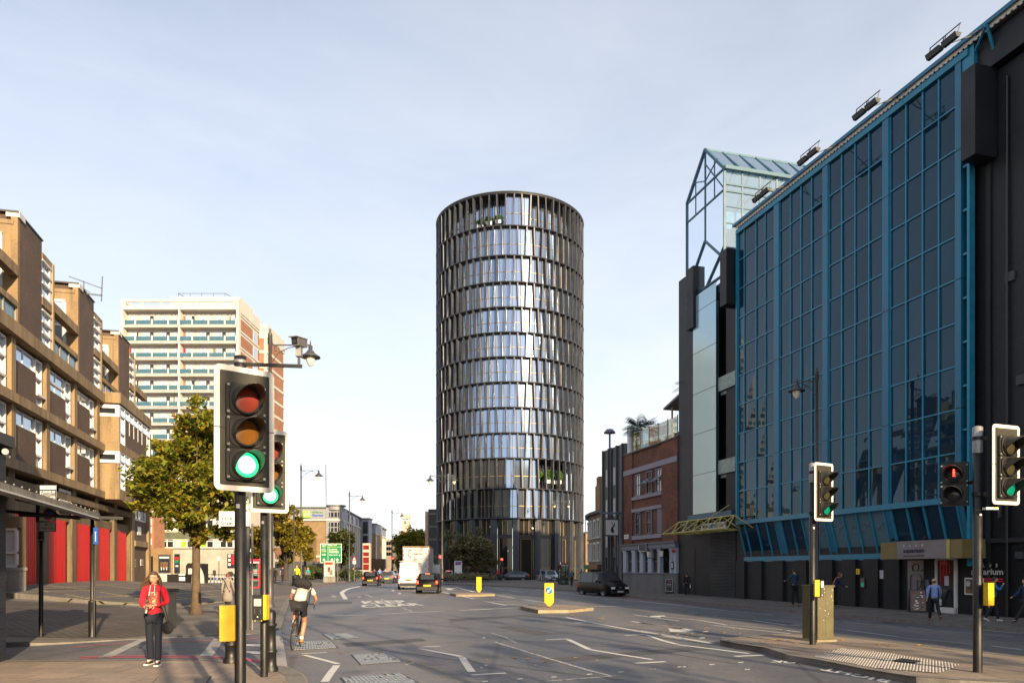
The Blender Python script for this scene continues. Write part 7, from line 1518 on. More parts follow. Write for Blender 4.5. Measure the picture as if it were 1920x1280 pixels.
def txt_on(mb, s, u0, u1, v0, v1, Y, m='black_panel', bold=.01):
 a, b = PX(u0, v1, Y), PX(u1, v0, Y); put_text(mb, s, (a.x, Y, a.z), (b.x - a.x, 0, 0), (0, 0, b.z - a.z), m, bold)
Ys = 17.93
o, a, b = plate_sign(tz, 75, 106, 909, 918.5, Ys, 'sign_white', border='black_panel'); mb = MB(); txt_on(mb, 'Hackney', 83, 99, 911, 916.5, Ys - .024, 'sign_green'); mb.build('lettering', o)
o, a, b = plate_sign(tz, 75, 106, 919, 955, Ys, 'sign_grey', border='black_panel'); mb = MB(); txt_on(mb, 'Controlled', 77, 104, 920.5, 930, Ys - .024, bold=.02); txt_on(mb, 'ZONE', 82, 100, 932.5, 941, Ys - .024, bold=.03); mb.build('lettering', o)
o, a, b = plate_sign(tz, 74, 106, 945, 977, Ys - .001, 'sign_grey', border='black_panel'); mb = MB('sign_red'); q = PX(90, 964, Ys - .026); mb.lathe([(.125, 0), (.13, .004), (.0, .004)], q, 24, (0, -1, 0)); mb.mat('bollard_blue'); mb.mats[-1] = 'sign_blue'; mb.lathe([(.0, .008), (.10, .008), (.10, .004)], q, 24, (0, -1, 0)); mb.mat('sign_red'); mb.bar(q + Vector((-.08, -.011, .08)), q + Vector((.08, -.011, -.08)), .03, .004, (0, 1, 0)); mb.build('roundel', o)
o, a, b = plate_sign(tz, 74, 106, 978, 996, Ys, 'sign_grey', border='black_panel'); mb = MB(); txt_on(mb, 'Mon - Fri', 84, 97, 980, 985, Ys - .024); txt_on(mb, '8.30am-6.30pm', 76.5, 103.5, 987.5, 993, Ys - .024); mb.build('lettering', o)
mb = MB('black_plastic'); mb.box(xz - .13, xz + .02, 18.0, 18.05, PX(77, 978, 18).z, PX(77, 908, 18).z); mb.build('back_channel', tz)
vs_ = thing('street_nameplate', 'white Vince Street nameplate on two posts behind the nearest signal pole', 'sign', ((450 - 960) / 1400 * 20.5, 20.5, .12)); o, a, b = plate_sign(vs_, 411, 468, 958, 986, 20.4, 'sign_white', border='sign_grey'); mb = MB(); txt_on(mb, 'London Borough', 416, 432, 961, 964, 20.37, 'sign_red', 0); txt_on(mb, 'Vince', 414, 435, 967, 974.5, 20.37, 'black_panel', .012); txt_on(mb, 'Street', 414, 437, 976.5, 983.5, 20.37, 'black_panel', .012); mb.build('lettering', o)
for u, m, r in ((465, 'cloth_navy', .055), (473, 'grey_metal', .03)): x = (u - 960) / 1400 * 20.5; mb = MB('slate' if r > .04 else m); mb.lathe([(r, 0), (r, 3.2 - .12 if r > .04 else 2.9), (0, 3.25 - .12 if r > .04 else 2.9)], (x, 20.5, .12), 10); mb.build('post', vs_)
for u, Y, zt, l in ((551, 66, 7.1, 'thin plain grey pole left of the tall lamp post by the golden tree'),):
 post('plain_pole', l, 'pole', u, Y, zt, .07, 'lamp_post')
tn, xn, zn = post('plain_pole', 'grey pole with a small notice plate behind the second signal pole', 'pole', 509, 40, 4.6, .10, 'lamp_post'); mb = MB('grey_metal'); q = PX(511, 1018, 39.8); mb.box(q.x - .1, q.x + .1, q.y, q.y + .02, q.z - .3, q.z + .35); mb.build('plate', tn)
# cabinet on the island
cbt = thing('equipment_cabinet', 'olive street equipment cabinet with pale specks on the road island', 'cabinet', (6.9, 17.2, .06)); q0 = Vector((6.98, 17.05)); da = Vector((-.265, .964)); db = Vector((.964, .265))
def cabp(a, b, z): p = q0 + da * a + db * b; return (p.x, p.y, z)
zb_ = g(6.9, 17) + .12; zt_ = 1.38; mb = MB('olive_cabinet'); mb.hexa([cabp(a, b, z) for z in (zb_ + .05, zt_) for a, b in ((0, 0), (.55, 0), (.55, .43), (0, .43))]); mb.hexa([cabp(a, b, z) for z in (zt_, zt_ + .035) for a, b in ((-.02, -.02), (.57, -.02), (.57, .45), (-.02, .45))]); mb.build('body', cbt, .006)
mb = MB('kerb_gold'); mb.hexa([cabp(a, b, z) for z in (zb_, zb_ + .05) for a, b in ((-.05, -.05), (.6, -.05), (.6, .48), (-.05, .48))]); mb.build('plinth', cbt)
mb = MB('sign_white'); rn = random.Random(2)
for _ in range(16): b, z = rn.uniform(.05, .4), rn.uniform(.5, 1.35); p = Vector(cabp(-.002, b, z)); s = rn.uniform(.004, .009); mb.obox(p, Vector((.964, .265, 0)) * s, Vector((-.265, .964, 0)) * .001, (0, 0, s))
mb.build('flaking_spots', cbt); mb = MB('black_plastic'); mb.hexa([cabp(a, b, z) for z in (zb_ + .1, zt_ - .03) for a, b in ((-.002, .214), (0, .214), (0, .217), (-.002, .217))]); mb.build('door_seam', cbt)
# keep-left beacons
def beacon(label, u, v, wpx, hpx, disc):
 b = G(u, v, .13); s = b.y / 1400; w, h = wpx * s / 2, hpx * s; t = thing('traffic_bollard', label, 'traffic bollard', b, 0, 'yellow bollards on the road islands')
 mb = MB('bollard_yellow'); mb.plate([b + Vector(p) for p in ((-w, -.08, h), (w, -.08, h), (w, -.08, h * .20), (w * .15, -.08, .03), (-w * .15, -.08, .03), (-w, -.08, h * .20))], (0, .16, 0)); o = mb.build('shell', t, .012); mb = MB('black_plastic'); mb.tube(b + Vector((0, 0, -.02)), b + Vector((0, 0, .14)), .06, .06, 10); mb.build('base', t)
 if disc:
  mb = MB('sign_white'); c = b + Vector((0, -.083, h * .70)); r_ = w * .80; mb.lathe([(r_, 0), (r_, .004), (0, .004)], c, 24, (0, -1, 0)); mb.mat('bollard_blue'); mb.lathe([(r_ * .93, .004), (r_ * .93, .007), (0, .007)], c, 24, (0, -1, 0)); mb.mat('sign_white'); mb.bar(c + Vector((r_ * .5, -.009, r_ * .5)), c + Vector((-r_ * .25, -.009, -r_ * .25)), r_ * .26, .004, (0, 1, 0))
  mb.plate([c + Vector((x * r_, -.009, z * r_)) for x, z in ((-.62, -.62), (.10, -.55), (-.12, -.33), (-.0, -.2), (-.2, .0), (-.33, -.12), (-.55, .10))], (0, -.003, 0)); mb.build('arrow_disc', o)
beacon('yellow keep-left bollard with blue arrow disc on the nearer small island', 1029.5, 1137.5, 17.5, 45, True)
beacon('plain yellow bollard on the farther small island', 898, 1111, 9.5, 30, False)
# boards
def aboard(label, u0, u1, v0, v1, cells, o=.75, lean=.35):
 """folding board standing on the pavement, aligned with the street front"""
 ym = yr((u0 + u1) / 2, 30 - o); s = ym / 1400; w = (u1 - u0) * s; base = Vector(FR(ym, o, 0)); base.z = g(base.x, base.y) + .12; h = (v1 - v0) * s
 t = thing('folding_board', label, 'sign board', base); X = Vector((1, 0, 0)); ax = Vector((.93, -.36, 0)); nn = Vector((-.36, -.93, 0)); up = Vector((0, 0, h))
 P = lambda a, d, k: base + ax * (a - .5) * w + nn * (d * lean) + up * k
 mb = MB('black_panel')
 for sgn in (1, -1): mb.plate([P(0, sgn, 0), P(1, sgn, 0), P(1, .04 * sgn, 1), P(0, .04 * sgn, 1)], nn * sgn * .025)
 o_ = mb.build('frame', t); f = lambda a, k: P(a, 1 - .96 * k, k) + nn * .03
 mb = MB(); mb.mats = []
 for m, a0, a1, k0, k1 in cells: mb.mat(m); mb.face([f(a0, k0), f(a1, k0), f(a1, k1), f(a0, k1)]); mb.v[-4:] = [v_ + nn * .002 * len(mb.f) * .3 for v_ in mb.v[-4:]]
 mb.build('panel', o_); return t
rn = random.Random(9); cl = [('poster_brown', .07, .95, .08, .97)]
for i in range(34): a, k = rn.uniform(.1, .75), rn.uniform(.1, .88); cl.append((rn.choice(('sign_white', 'cloth_check', 'poster_dark', 'brick_buff', 'poster_brown')), a, a + rn.uniform(.08, .22), k, k + rn.uniform(.03, .08)))
aboard('photo-covered folding board standing open by the painted club shutter', 1699, 1727, 1104, 1146, cl, 1.0, .3)
aboard('black folding menu board with pale rim at the pub door', 1246, 1261, 1081, 1109, [('sign_grey', .05, .95, .14, .98), ('poster_dark', .1, .9, .17, .95), ('paper', .25, .75, .6, .63), ('paper', .25, .75, .5, .52), ('sign_red', .35, .65, .78, .84)], .7, .12)
# telephone boxes
def phone(label, u, Y, h, w, red, dark, fn, yaw):
 x = (u - 960) / 1400 * Y; z0 = fn(x, Y) + .12; t = thing('telephone_box', label, 'telephone box', (x, Y, z0), yaw, local=True); W2 = w / 2
 mb = MB(dark)
 for sx in (-1, 1):
  for sy in (-1, 1): mb.box(sx * W2 - .05, sx * W2 + .05, sy * W2 - .05, sy * W2 + .05, 0, h - .35)
 mb.box(-W2 - .05, W2 + .05, -W2 - .05, W2 + .05, 0, .14); mb.build('frame', t)
 mb = MB(red); mb.box(-W2 - .08, W2 + .08, -W2 - .08, W2 + .08, h - .36, h - .2); mb.lathe([(W2 * 1.36, h - .2), (W2 * 1.30, h - .1), (W2 * .8, h - .02), (0, h)], (0, 0, 0), 4, None, pi / 4, 2 * pi + pi / 4 - 1e-3); mb.build('roof', t)
 mb = MB('sign_grey'); mb.box(-W2, W2, -W2 - .085, -W2 - .08, h - .34, h - .22); mb.build('fascia', t)
 mb = MB('glass_rail')
 for s in (-1, 1): mb.box(-W2 + .05, W2 - .05, s * W2 - .01, s * W2 + .01, .14, h - .36); mb.box(s * W2 - .01, s * W2 + .01, -W2 + .05, W2 - .05, .14, h - .36)
 mb.build('glass', t); mb = MB(red)
 for z in (.7, 1.25): mb.box(-W2 + .05, W2 - .05, -W2 - .03, -W2 + .0, z, z + .06)
 mb.build('glazing_bars', t); mb = MB('paper'); mb.box(-.2, .1, W2 - .2, W2 - .12, 1.0, 1.5); mb.build('telephone', t); return t
phone('dark telephone box with a dull red roof on the pavement tip near the pub', 1056, 84, 2.42, .86, 'bus_red', 'black_metal', g, .25)
phone('red and cream telephone box among people behind the second signal pole', 479, 58, 2.3, .8, 'hoodie_red', 'sign_red', hl, .1)
# advertising panels
def adpanel(label, u0, u1, v0, vm, v1, Y, base_m, cells):
 a, b = PX(u0, v1, Y), PX(u1, v0, Y); zm = PX(u0, vm, Y).z; t = thing('advert_panel', label, 'advertising panel', ((a.x + b.x) / 2, Y, a.z)); mb = MB(base_m); mb.box(a.x, b.x, Y, Y + .5, a.z, zm); mb.build('base', t); mb = MB('grey_metal'); mb.box(a.x, b.x, Y + .05, Y + .4, zm, b.z); f = mb.build('case', t); mb = MB(); mb.mats = []
 for i, (m, x0, x1, z0, z1) in enumerate(cells): mb.mat(m); W_, H_ = b.x - a.x, b.z - zm; mb.box(a.x + W_ * x0, a.x + W_ * x1, Y + .03 - i * .003, Y + .05, zm + H_ * z0, zm + H_ * z1)
 mb.build('poster', f)
adpanel('tall advert panel on a stone base showing a pale poster with a dark fish shape', 606.5, 628, 1050, 1081, 1091, 90, 'concrete_grey', [('cream', .05, .95, .04, .97), ('brick_orange', .1, .85, .72, .9), ('sign_red', .2, .7, .78, .86), ('poster_brown', .35, .6, .3, .6), ('concrete_grey', .5, .8, .12, .42)])
adpanel('white advert panel with a blue and red print at the foot of the olive tree', 852, 866, 1051, 1074, 1079, 94, 'slate', [('sign_white', .0, 1, .0, 1), ('sign_blue', .1, .9, .66, .95), ('sign_red', .4, .75, .7, .85)])
# green direction sign
gs = thing('road_sign', 'large green direction sign with white writing and three arrows', 'road sign', ((620 - 960) / 1400 * 97, 97, .12)); Yg = 97.; a, b = PX(600.5, 1054.5, Yg), PX(640.5, 1018.5, Yg)
mb = MB('sign_white'); mb.box(a.x, b.x, Yg, Yg + .06, a.z, b.z); pl = mb.build('plate', gs); mb = MB('sign_green'); mb.box(a.x + .06, b.x - .06, Yg - .012, Yg, a.z + .06, b.z - .06); fc_ = mb.build('face', pl); mb = MB('grey_metal')
for u in (608, 633): x = (u - 960) / 1400 * Yg; mb.box(x - .06, x + .06, Yg + .07, Yg + .18, .1, b.z - .1)
mb.build('posts', gs); mb = MB()
for s, u0, u1, v0, v1, m in (('Hertford', 603.5, 611.5, 1020.5, 1022, 'sign_white'), ('Islington', 603.5, 611.5, 1023, 1024.7, 'sign_white'), ('(A1)', 604.5, 610, 1025.5, 1027, 'sign_yellow'), ('Finsbury', 602.5, 611.5, 1028.8, 1030.5, 'sign_white'), ('Circus', 603.5, 610.5, 1031, 1032.5, 'sign_white'), ('(A1208)', 603, 612, 1033, 1034.5, 'sign_yellow'), ('London', 603.5, 611, 1037, 1038.5, 'sign_white'), ('Bridge', 604, 610.5, 1039, 1040.8, 'sign_white'),
       ('Ring road', 617, 631, 1020.6, 1023, 'sign_white'), ('(A11) A10, (A13)', 616.5, 639, 1024, 1026, 'sign_yellow'), ('Docklands', 617, 632, 1028, 1030.2, 'sign_white'), ('Westminster', 617, 635, 1031, 1033, 'sign_white'), ('Whitechapel', 617, 635, 1034, 1036.5, 'sign_white'), ('City airport', 617, 633, 1038.5, 1041.2, 'sign_white')): txt_on(mb, s, u0, u1, v0, v1, Yg - .016, m, .02)
mb.mat('sign_white')
for u in (607.5, 622.5, 632.5): q = PX(u, 1052, Yg - .015); mb.box(q.x - .07, q.x + .07, q.y, q.y + .003, q.z, q.z + .25); mb.plate([q + Vector(p_) for p_ in ((-.2, 0, .2), (.2, 0, .2), (0, 0, .42))], (0, -.003, 0))
for u, v0, v1 in ((615, 1019.5, 1053), (627.5, 1045, 1053)): q = PX(u, v1, Yg - .015); q2 = PX(u, v0, Yg); mb.box(q.x - .02, q.x + .02, q.y, q.y + .003, q.z, q2.z)
q = PX(636.5, 1040, Yg - .015); mb.plate([q + Vector((x_ * .14, 0, z_ * .14)) for x_, z_ in ((0, 1), (.2, .3), (1, -.1), (.2, -.1), (.1, -.6), (.4, -.9), (-.4, -.9), (-.1, -.6), (-.2, -.1), (-1, -.1), (-.2, .3))], (0, -.003, 0)); mb.build('lettering', fc_)
# red and white stacked totem
rt_ = thing('red_totem', 'tall stacked red and cream box tower behind the dark hatchback', 'totem', ((686.5 - 960) / 1400 * 118, 118, 0)); Yr = 118.; mb = MB('bus_cream'); a, b = PX(680, 1084, Yr), PX(693.5, 1018, Yr); mb.box(a.x, b.x, Yr, Yr + 1.1, 0, b.z); t_ = mb.build('frame', rt_)
for v0, v1 in ((1021.5, 1029.5), (1034.5, 1042), (1044, 1055.5), (1057, 1068)): mb = MB('bus_red'); a, b = PX(681, v1, Yr), PX(692, v0, Yr); mb.box(a.x, b.x, Yr - .06, Yr, a.z, b.z); mb.build('red_panel', t_)
# small far signals showing red
def far_signal(label, u, vh, Y, fn=flat):
 p = PX(u, vh, Y); z0 = fn(p.x, Y) + .12; t = thing('traffic_signal', label, 'traffic light', (p.x, Y, z0), 0, 'small distant traffic signals showing red'); mb = MB('black_metal'); mb.lathe([(.06, 0), (.06, p.z + .3 - z0), (0, p.z + .3 - z0)], (p.x, Y, z0), 8); mb.build('pole', t); mb = MB('black_plastic'); mb.box(p.x - .22, p.x + .22, Y - .2, Y - .08, p.z - .85, p.z + .3); h = mb.build('head', t)
 mb = MB('light_red'); mb.lathe([(.15, 0), (.1, .02), (0, .03)], (p.x, Y - .21, p.z), 12, (0, -1, 0)); mb.build('red_lens', h); mb = MB('board_black')
 for k in (.33, .66): mb.lathe([(.12, 0), (0, .02)], (p.x, Y - .205, p.z - k), 12, (0, -1, 0))
 mb.build('dark_lenses', h)
far_signal('distant signal glowing red at the right edge of the box truck', 826, 1043.5, 82)
far_signal('distant signal glowing red beside the round tower door columns', 941, 1048, 101)
far_signal('distant signal glowing red inside the olive tree shade', 849, 1045, 98)
far_signal('distant signal glowing red at the left of the box truck', 737, 1046, 125)
ws = thing('warning_sign', 'small red-edged triangular warning sign between the lamp post and the red totem', 'road sign', ((664.5 - 960) / 1400 * 96, 96, .12)); mb = MB('grey_metal'); q = PX(664.5, 1050, 96); mb.tube((q.x, 96, .1), (q.x, 96, q.z), .04); mb.build('post', ws); mb = MB('sign_red'); mb.plate([q + Vector((-.3, -.06, 0)), q + Vector((.3, -.06, 0)), q + Vector((0, -.06, .55))], (0, .02, 0)); f_ = mb.build('plate', ws); mb = MB('sign_white'); mb.plate([q + Vector((-.17, -.07, .06)), q + Vector((.17, -.07, .06)), q + Vector((0, -.07, .38))], (0, .005, 0)); mb.box(q.x - .2, q.x + .2, 95.93, 95.95, q.z - .45, q.z - .05); mb.build('face', f_)
# ------------------------------------------------------------------ vehicles (modelled around the origin, front towards +y)
def car(label, cat, u, v, heading, L, Wd, H, prof, paint, fn=g, name='car', zbelt=.92, lights='tail', plate='sign_yellow', glass='car_glass', van=False, lit=True, wheel_r=.31, group=None, dz=0., platetext=None, tail_h=.8, solid_rear=False, anchor='rear'):
 """prof: list of (y, z_top, z_belt, half_width_top_factor); u,v = photo pixel of the middle of the nearest bottom edge"""
 c = G(u, v, dz, fn); hd_ = Vector((-sin(heading), cos(heading), 0)); off = L / 2 if anchor == 'rear' else -L / 2
 org = c + hd_ * off if anchor in ('rear', 'front') else c
 t = thing(name, label, cat, (org.x, org.y, c.z), heading, group, local=True); w = Wd / 2; zs = .22
 def sect(y, zt, zb, kt):
  nose = min(1, .86 + .14 * min(1, (min(y + L / 2, L / 2 - y)) / .35)); wb = w * nose
  return [Vector((sx * a * wb if True else 0, y, z)) for sx, pts in ((1, [(.80, zs), (.97, zs + .06), (1.0, zs + .30), (.985, zb - .06), (.955, zb), (kt, zt - .05), (kt - .09, zt)]),) for a, z in pts]
 S = [sect(*p) for p in prof]; mb = MB(paint); mb.smooth = True; n = 7; rows = []
 for s in S: rows.append(s + [Vector((-q.x, q.y, q.z)) for q in reversed(s)])
 m = 2 * n; vs = [q for r_ in rows for q in r_]; fs = []
 for i in range(len(rows) - 1):
  for k in range(m - 1): a_ = i * m + k; fs.append((a_, a_ + m, a_ + m + 1, a_ + 1))
  fs.append((i * m + m - 1, (i + 1) * m + m - 1, (i + 1) * m, i * m))
 fs.append(tuple(range(m))); fs.append(tuple(reversed(range((len(rows) - 1) * m, len(rows) * m)))); mb.idx(vs, fs); body = mb.build('body', t, .0)
 me = body.data
 try: me.set_sharp_from_angle(angle=R(38))
 except Exception: pass
 cab = [i for i, p in enumerate(prof) if p[1] - p[2] > .25]
 def inset(a, b, c_, d, k=.10, o=.008):
  pts = [a, b, c_, d]; ce_ = sum(pts, Vector()) / 4; nrm = (b - a).cross(d - a).normalized(); nrm = nrm if nrm.dot(ce_ - Vector((0, 0, .7))) > 0 else -nrm
  q = []
  for p_ in pts: dv = (ce_ - p_); q.append(p_ + dv * min(.4, k / max(dv.length, .01)) + nrm * o)
  return q
 if len(cab) > 1:
  for sx in (1, -1):
   mb = MB(glass)
   for i in cab[:-1]:
    if i + 1 not in cab: continue
    if van and i < cab[-2]: continue
    A, B = S[i], S[i + 1]; f = lambda q: Vector((sx * q.x, q.y, q.z)); mb.face(inset(f(A[4]), f(B[4]), f(B[5]), f(A[5]), .055))
   if mb.f: mb.build('side_window', t)
  i0, i1 = cab[0], cab[-1]
  def scr(i, j, nm, k=.07):
   A, B = S[i], S[j]; f = lambda q: Vector((-q.x, q.y, q.z)); lo = 6 if prof[i][1] < prof[j][1] else 6
   mb = MB(glass); mb.face(inset(A[6], f(A[6]), f(B[6]), B[6], k, .01)); mb.build(nm, t)
  if i1 + 1 < len(prof): scr(i1 + 1, i1, 'windscreen', .09)
  if not solid_rear and i0 > 0: scr(i0 - 1, i0, 'rear_window', .10)
 yr_, yf_ = -L / 2, L / 2
 # wheels
 for sx in (-1, 1):
  for yy in (-L * .31, L * .31):
   mb = MB('black_plastic'); cx = sx * (w - .12); ctr = Vector((cx, yy, wheel_r)); mb.lathe([(0, -.09), (wheel_r + .05, -.09), (wheel_r + .05, .108), (wheel_r - .02, .108)], ctr, 18, (sx, 0, 0)); mb.build('wheel_arch', t)
   mb = MB('rubber'); mb.lathe([(0, .02), (wheel_r * .62, .02), (wheel_r * .66, .125), (wheel_r * .96, .125), (wheel_r, .09), (wheel_r, -.1), (0, -.1)], ctr, 20, (sx, 0, 0)); wh = mb.build('wheel', t)
   mb = MB('alloy'); mb.lathe([(wheel_r * .64, .125), (wheel_r * .6, .10), (wheel_r * .2, .09), (wheel_r * .12, .12), (0, .12)], ctr, 16, (sx, 0, 0)); mb.mat('black_plastic')
   for k in range(5): a_ = k * 2 * pi / 5; mb.obox(ctr + Vector((sx * .103, cos(a_) * wheel_r * .4, sin(a_) * wheel_r * .4)), (.004, 0, 0), (0, wheel_r * .07, 0), (0, 0, wheel_r * .07))
   mb.build('rim', wh)
 zr = min(tail_h, 3)
 def near_top(y): return y
 mb = MB('car_trim'); mb.box(-w * .86, w * .86, yr_ - .035, yr_ + .15, .26, .50); mb.box(-w * .86, w * .86, yf_ - .12, yf_ + .03, .24, .42); mb.build('bumper', t)
 for sx in (-1, 1):
  mb = MB('tail_red' if lit else 'sign_red'); x0 = sx * w * .72; x1 = sx * w * .90; mb.box(min(x0, x1), max(x0, x1), yr_ - .02, yr_ + .12, zr - .12, zr + .14); tl_o = mb.build('tail_light', t)
  if lit: mb = MB('tail_core'); mb.box(min(x0, x1) + .03, max(x0, x1) - .03, yr_ - .026, yr_ - .02, zr - .04, zr + .08); mb.build('lit_lamp', tl_o)
  mb = MB('sign_white' if anchor == 'front' else 'lamp_glass'); x0 = sx * w * .50; x1 = sx * w * .84; mb.box(min(x0, x1), max(x0, x1), yf_ - .16, yf_ + .012, .60, .76); mb.build('headlight', t)
  mb = MB(paint); mx_ = sx * (w + .09); ym = L * .16; mb.obox((mx_, ym, zbelt + .08), (.09, 0, 0), (0, .04, 0), (0, 0, .065)); mb.build('wing_mirror', t)
 if lit and not van: mb = MB('tail_core'); mb.box(-.16, .16, yr_ + .40, yr_ + .44, H - .06, H - .02); mb.build('brake_light', t)
 mb = MB(plate if lights == 'tail' else 'sign_yellow'); mb.box(-.26, .26, yr_ - .05, yr_ - .035, .52 if not van else .75, .64 if not van else .88); pl_ = mb.build('number_plate', t)
 if platetext:
  mb = MB(); z_ = .535 if not van else .77; put_text(mb, platetext, (-.22, yr_ - .053, z_), (.44, 0, 0), (0, 0, .085), 'black_panel', .02); mb.build('plate_lettering', pl_)
 mb = MB('sign_white'); mb.box(-.26, .26, yf_ + .03, yf_ + .045, .36, .47); mb.build('number_plate', t)
 mb = MB('black_plastic'); mb.box(-w * .42, w * .42, yf_ - .1, yf_ + .015, .50, .66); mb.build('grille', t)
 return t
def hatch(L, H, zb=.93): return [(-L / 2, .86, .80, .88), (-L / 2 + .06, zb + .05, zb - .02, .86), (-L / 2 + .42, H - .06, zb, .74), (-L / 2 + .8, H, zb, .76), (-.1, H, zb, .77), (L * .10, H - .04, zb, .76), (L * .26, zb + .04, zb - .02, .86), (L * .40, zb - .14, zb - .18, .84), (L / 2 - .04, .66, .62, .80), (L / 2, .52, .50, .76)]
car('black small hatchback seen from behind with lit brake lights, nearest car', 'car', 801, 1112.5, .04, 3.9, 1.68, 1.46, hatch(3.9, 1.46), 'car_black', platetext='KE12 OZG')
car('dark hatchback with lit brake lights in the left lane, in front of the red totem', 'car', 694, 1098, .10, 4.0, 1.72, 1.50, hatch(4.0, 1.50), 'car_black', platetext='LR09 XHF')
car('grey blue hatchback with yellow plate between the dark hatchback and the white van', 'car', 725, 1093, .06, 4.3, 1.78, 1.48, hatch(4.3, 1.48), 'car_grey', lit=True)
car('silver car partly hidden behind the white van', 'car', 738, 1084, .06, 4.3, 1.75, 1.5, hatch(4.3, 1.5), 'car_silver')
vanp = [(-2.45, 2.12, .95, .86), (-2.40, 2.30, .97, .87), (-1.0, 2.34, 1.0, .87), (.9, 2.34, 1.05, .87), (1.35, 2.22, 1.08, .84), (2.0, 1.28, 1.06, .86), (2.4, .95, .85, .86), (2.47, .6, .55, .8)]
vt = car('white panel van seen from behind in the middle lane', 'van', 766, 1104.5, .05, 4.9, 1.95, 2.34, vanp, 'car_white', name='van', zbelt=1.2, van=True, plate='brick_buff', tail_h=1.05, solid_rear=True, wheel_r=.33)
mb = MB('black_plastic'); mb.box(-.006, .006, -2.465, -2.455, .55, 2.15); mb.box(-.75, .75, -2.468, -2.45, .50, .56); mb.box(.18, .34, -2.47, -2.45, 1.02, 1.06); mb.box(-.3, .3, -2.50, -2.44, 2.14, 2.17); mb.build('door_seams', vt); mb = MB('galv'); mb.bar((-.85, -2.2, 2.42), (.85, -2.2, 2.42), .05); mb.bar((-.85, 0, 2.42), (.85, 0, 2.42), .05)
for sx in (-1, 1): mb.bar((sx * .8, -2.3, 2.42), (sx * .8, 1.0, 2.42), .04)
mb.build('roof_rack', vt)
car('white van half hidden beyond the box truck on the right', 'van', 817, 1090, .03, 5.0, 2.0, 2.4, vanp, 'car_white', name='van', zbelt=1.2, van=True, tail_h=1.05, solid_rear=True)
car('white estate car with red lights left of the white advert panel', 'car', 840, 1089, -.1, 4.3, 1.75, 1.5, hatch(4.3, 1.5), 'car_white')
car('dark red car glimpsed between the truck and the white estate', 'car', 824, 1090, .0, 4.3, 1.75, 1.5, hatch(4.3, 1.5), 'car_red')
car('dark car with red lights behind the white estate car', 'car', 855, 1087.6, -.1, 4.3, 1.8, 1.7, hatch(4.3, 1.7), 'car_black')
car('white car parked beyond the cyclists left of the red totem', 'car', 669, 1082, 1.35, 4.0, 1.7, 1.45, hatch(4.0, 1.45), 'car_white', lit=False, anchor='mid')
car('dark blue saloon driving left in front of the round tower', 'car', 963, 1088.3, 1.52, 4.5, 1.78, 1.42, [(-2.25, .95, .85, .86), (-2.2, 1.0, .9, .86), (-1.55, 1.36, .93, .74), (-1.0, 1.42, .93, .75), (0, 1.42, .93, .76), (.35, 1.38, .93, .75), (1.25, .96, .90, .86), (1.9, .82, .78, .84), (2.2, .66, .62, .8), (2.25, .5, .48, .76)], 'car_navy', fn=g, lit=False, anchor='mid')
car('light blue car facing the viewer left of the dark telephone box', 'car', 1039, 1091, pi + .25, 4.2, 1.75, 1.55, hatch(4.2, 1.55), 'car_silver', lit=False, anchor='front')
car('second light blue car just behind the one by the telephone box', 'car', 1034, 1089.5, pi + .3, 4.2, 1.75, 1.65, hatch(4.2, 1.65), 'car_silver', lit=False, anchor='front')
car('dark teal car beyond the walking couple', 'car', 1084, 1083, pi + .3, 4.2, 1.75, 1.5, hatch(4.2, 1.5), 'car_navy', lit=False, anchor='front')
# box truck
c = G(778, 1092, 0); tk = thing('box_truck', 'tall white box truck with red-edged rear doors and dark logo', 'truck', (c.x, c.y + 4, c.z), .03, local=True)
tw = 24.5 * c.y / 1400; zb0, zt0 = CZ + (1065 - 1078) / 1400 * c.y - c.z, CZ + (1065 - 1024) / 1400 * c.y - c.z
mb = MB('truck_white'); mb.box(-tw, tw, -4, 3.2, zb0, zt0); bxo = mb.build('cargo_box', tk, .02); mb = MB('brick_buff'); mb.box(-tw - .03, tw + .03, -4.05, 3.2, zt0 - .12, zt0 + .05); mb.build('roof_edge', bxo); mb = MB('sign_red')
for sx in (-1, 1):
 for k in range(6): z = zb0 + .1 + k * (zt0 - zb0 - .3) / 6; mb.box(sx * (tw - .08) - .04, sx * (tw - .08) + .04, -4.03, -4.0, z, z + (zt0 - zb0) / 6 - .2)
mb.build('red_edging', bxo); mb = MB('grey_metal')
for x in (-.18, -.05, .12): mb.tube((x, -4.04, zb0 + .05), (x, -4.04, zt0 - .15), .018, n=6)
for sx in (-1, 1):
 for k in range(4): z = zb0 + .3 + k * (zt0 - zb0) / 4.4; mb.box(sx * (tw - .35) - .18, sx * (tw - .35) + .18, -4.02, -4.0, z, z + .05)
mb.build('door_bars', bxo); mb = MB(); zc_ = zb0 + (zt0 - zb0) * .74
put_text(mb, 'C', (-tw * .62, -4.03, zc_ - .45), (.5, 0, 0), (0, 0, 1.05), 'slate', .0); put_text(mb, 'Coleman', (-tw * .42, -4.03, zc_ - .12), (tw * 1.0, 0, 0), (0, 0, .32), 'slate', .01); put_text(mb, 'removals and storage', (-tw * .5, -4.03, zc_ - .75), (tw * 1.0, 0, 0), (0, 0, .12), 'sign_red', 0); mb.build('lettering', bxo)
mb = MB('car_trim'); mb.box(-tw * .8, tw * .8, -3.9, 4.6, .5, zb0); mb.box(-tw * .9, tw * .9, -4.0, -3.85, .45, .7); mb.build('chassis', tk); mb = MB('truck_white'); mb.box(-tw * .95, tw * .95, 3.3, 5.2, .6, 2.6); mb.build('cab', tk)
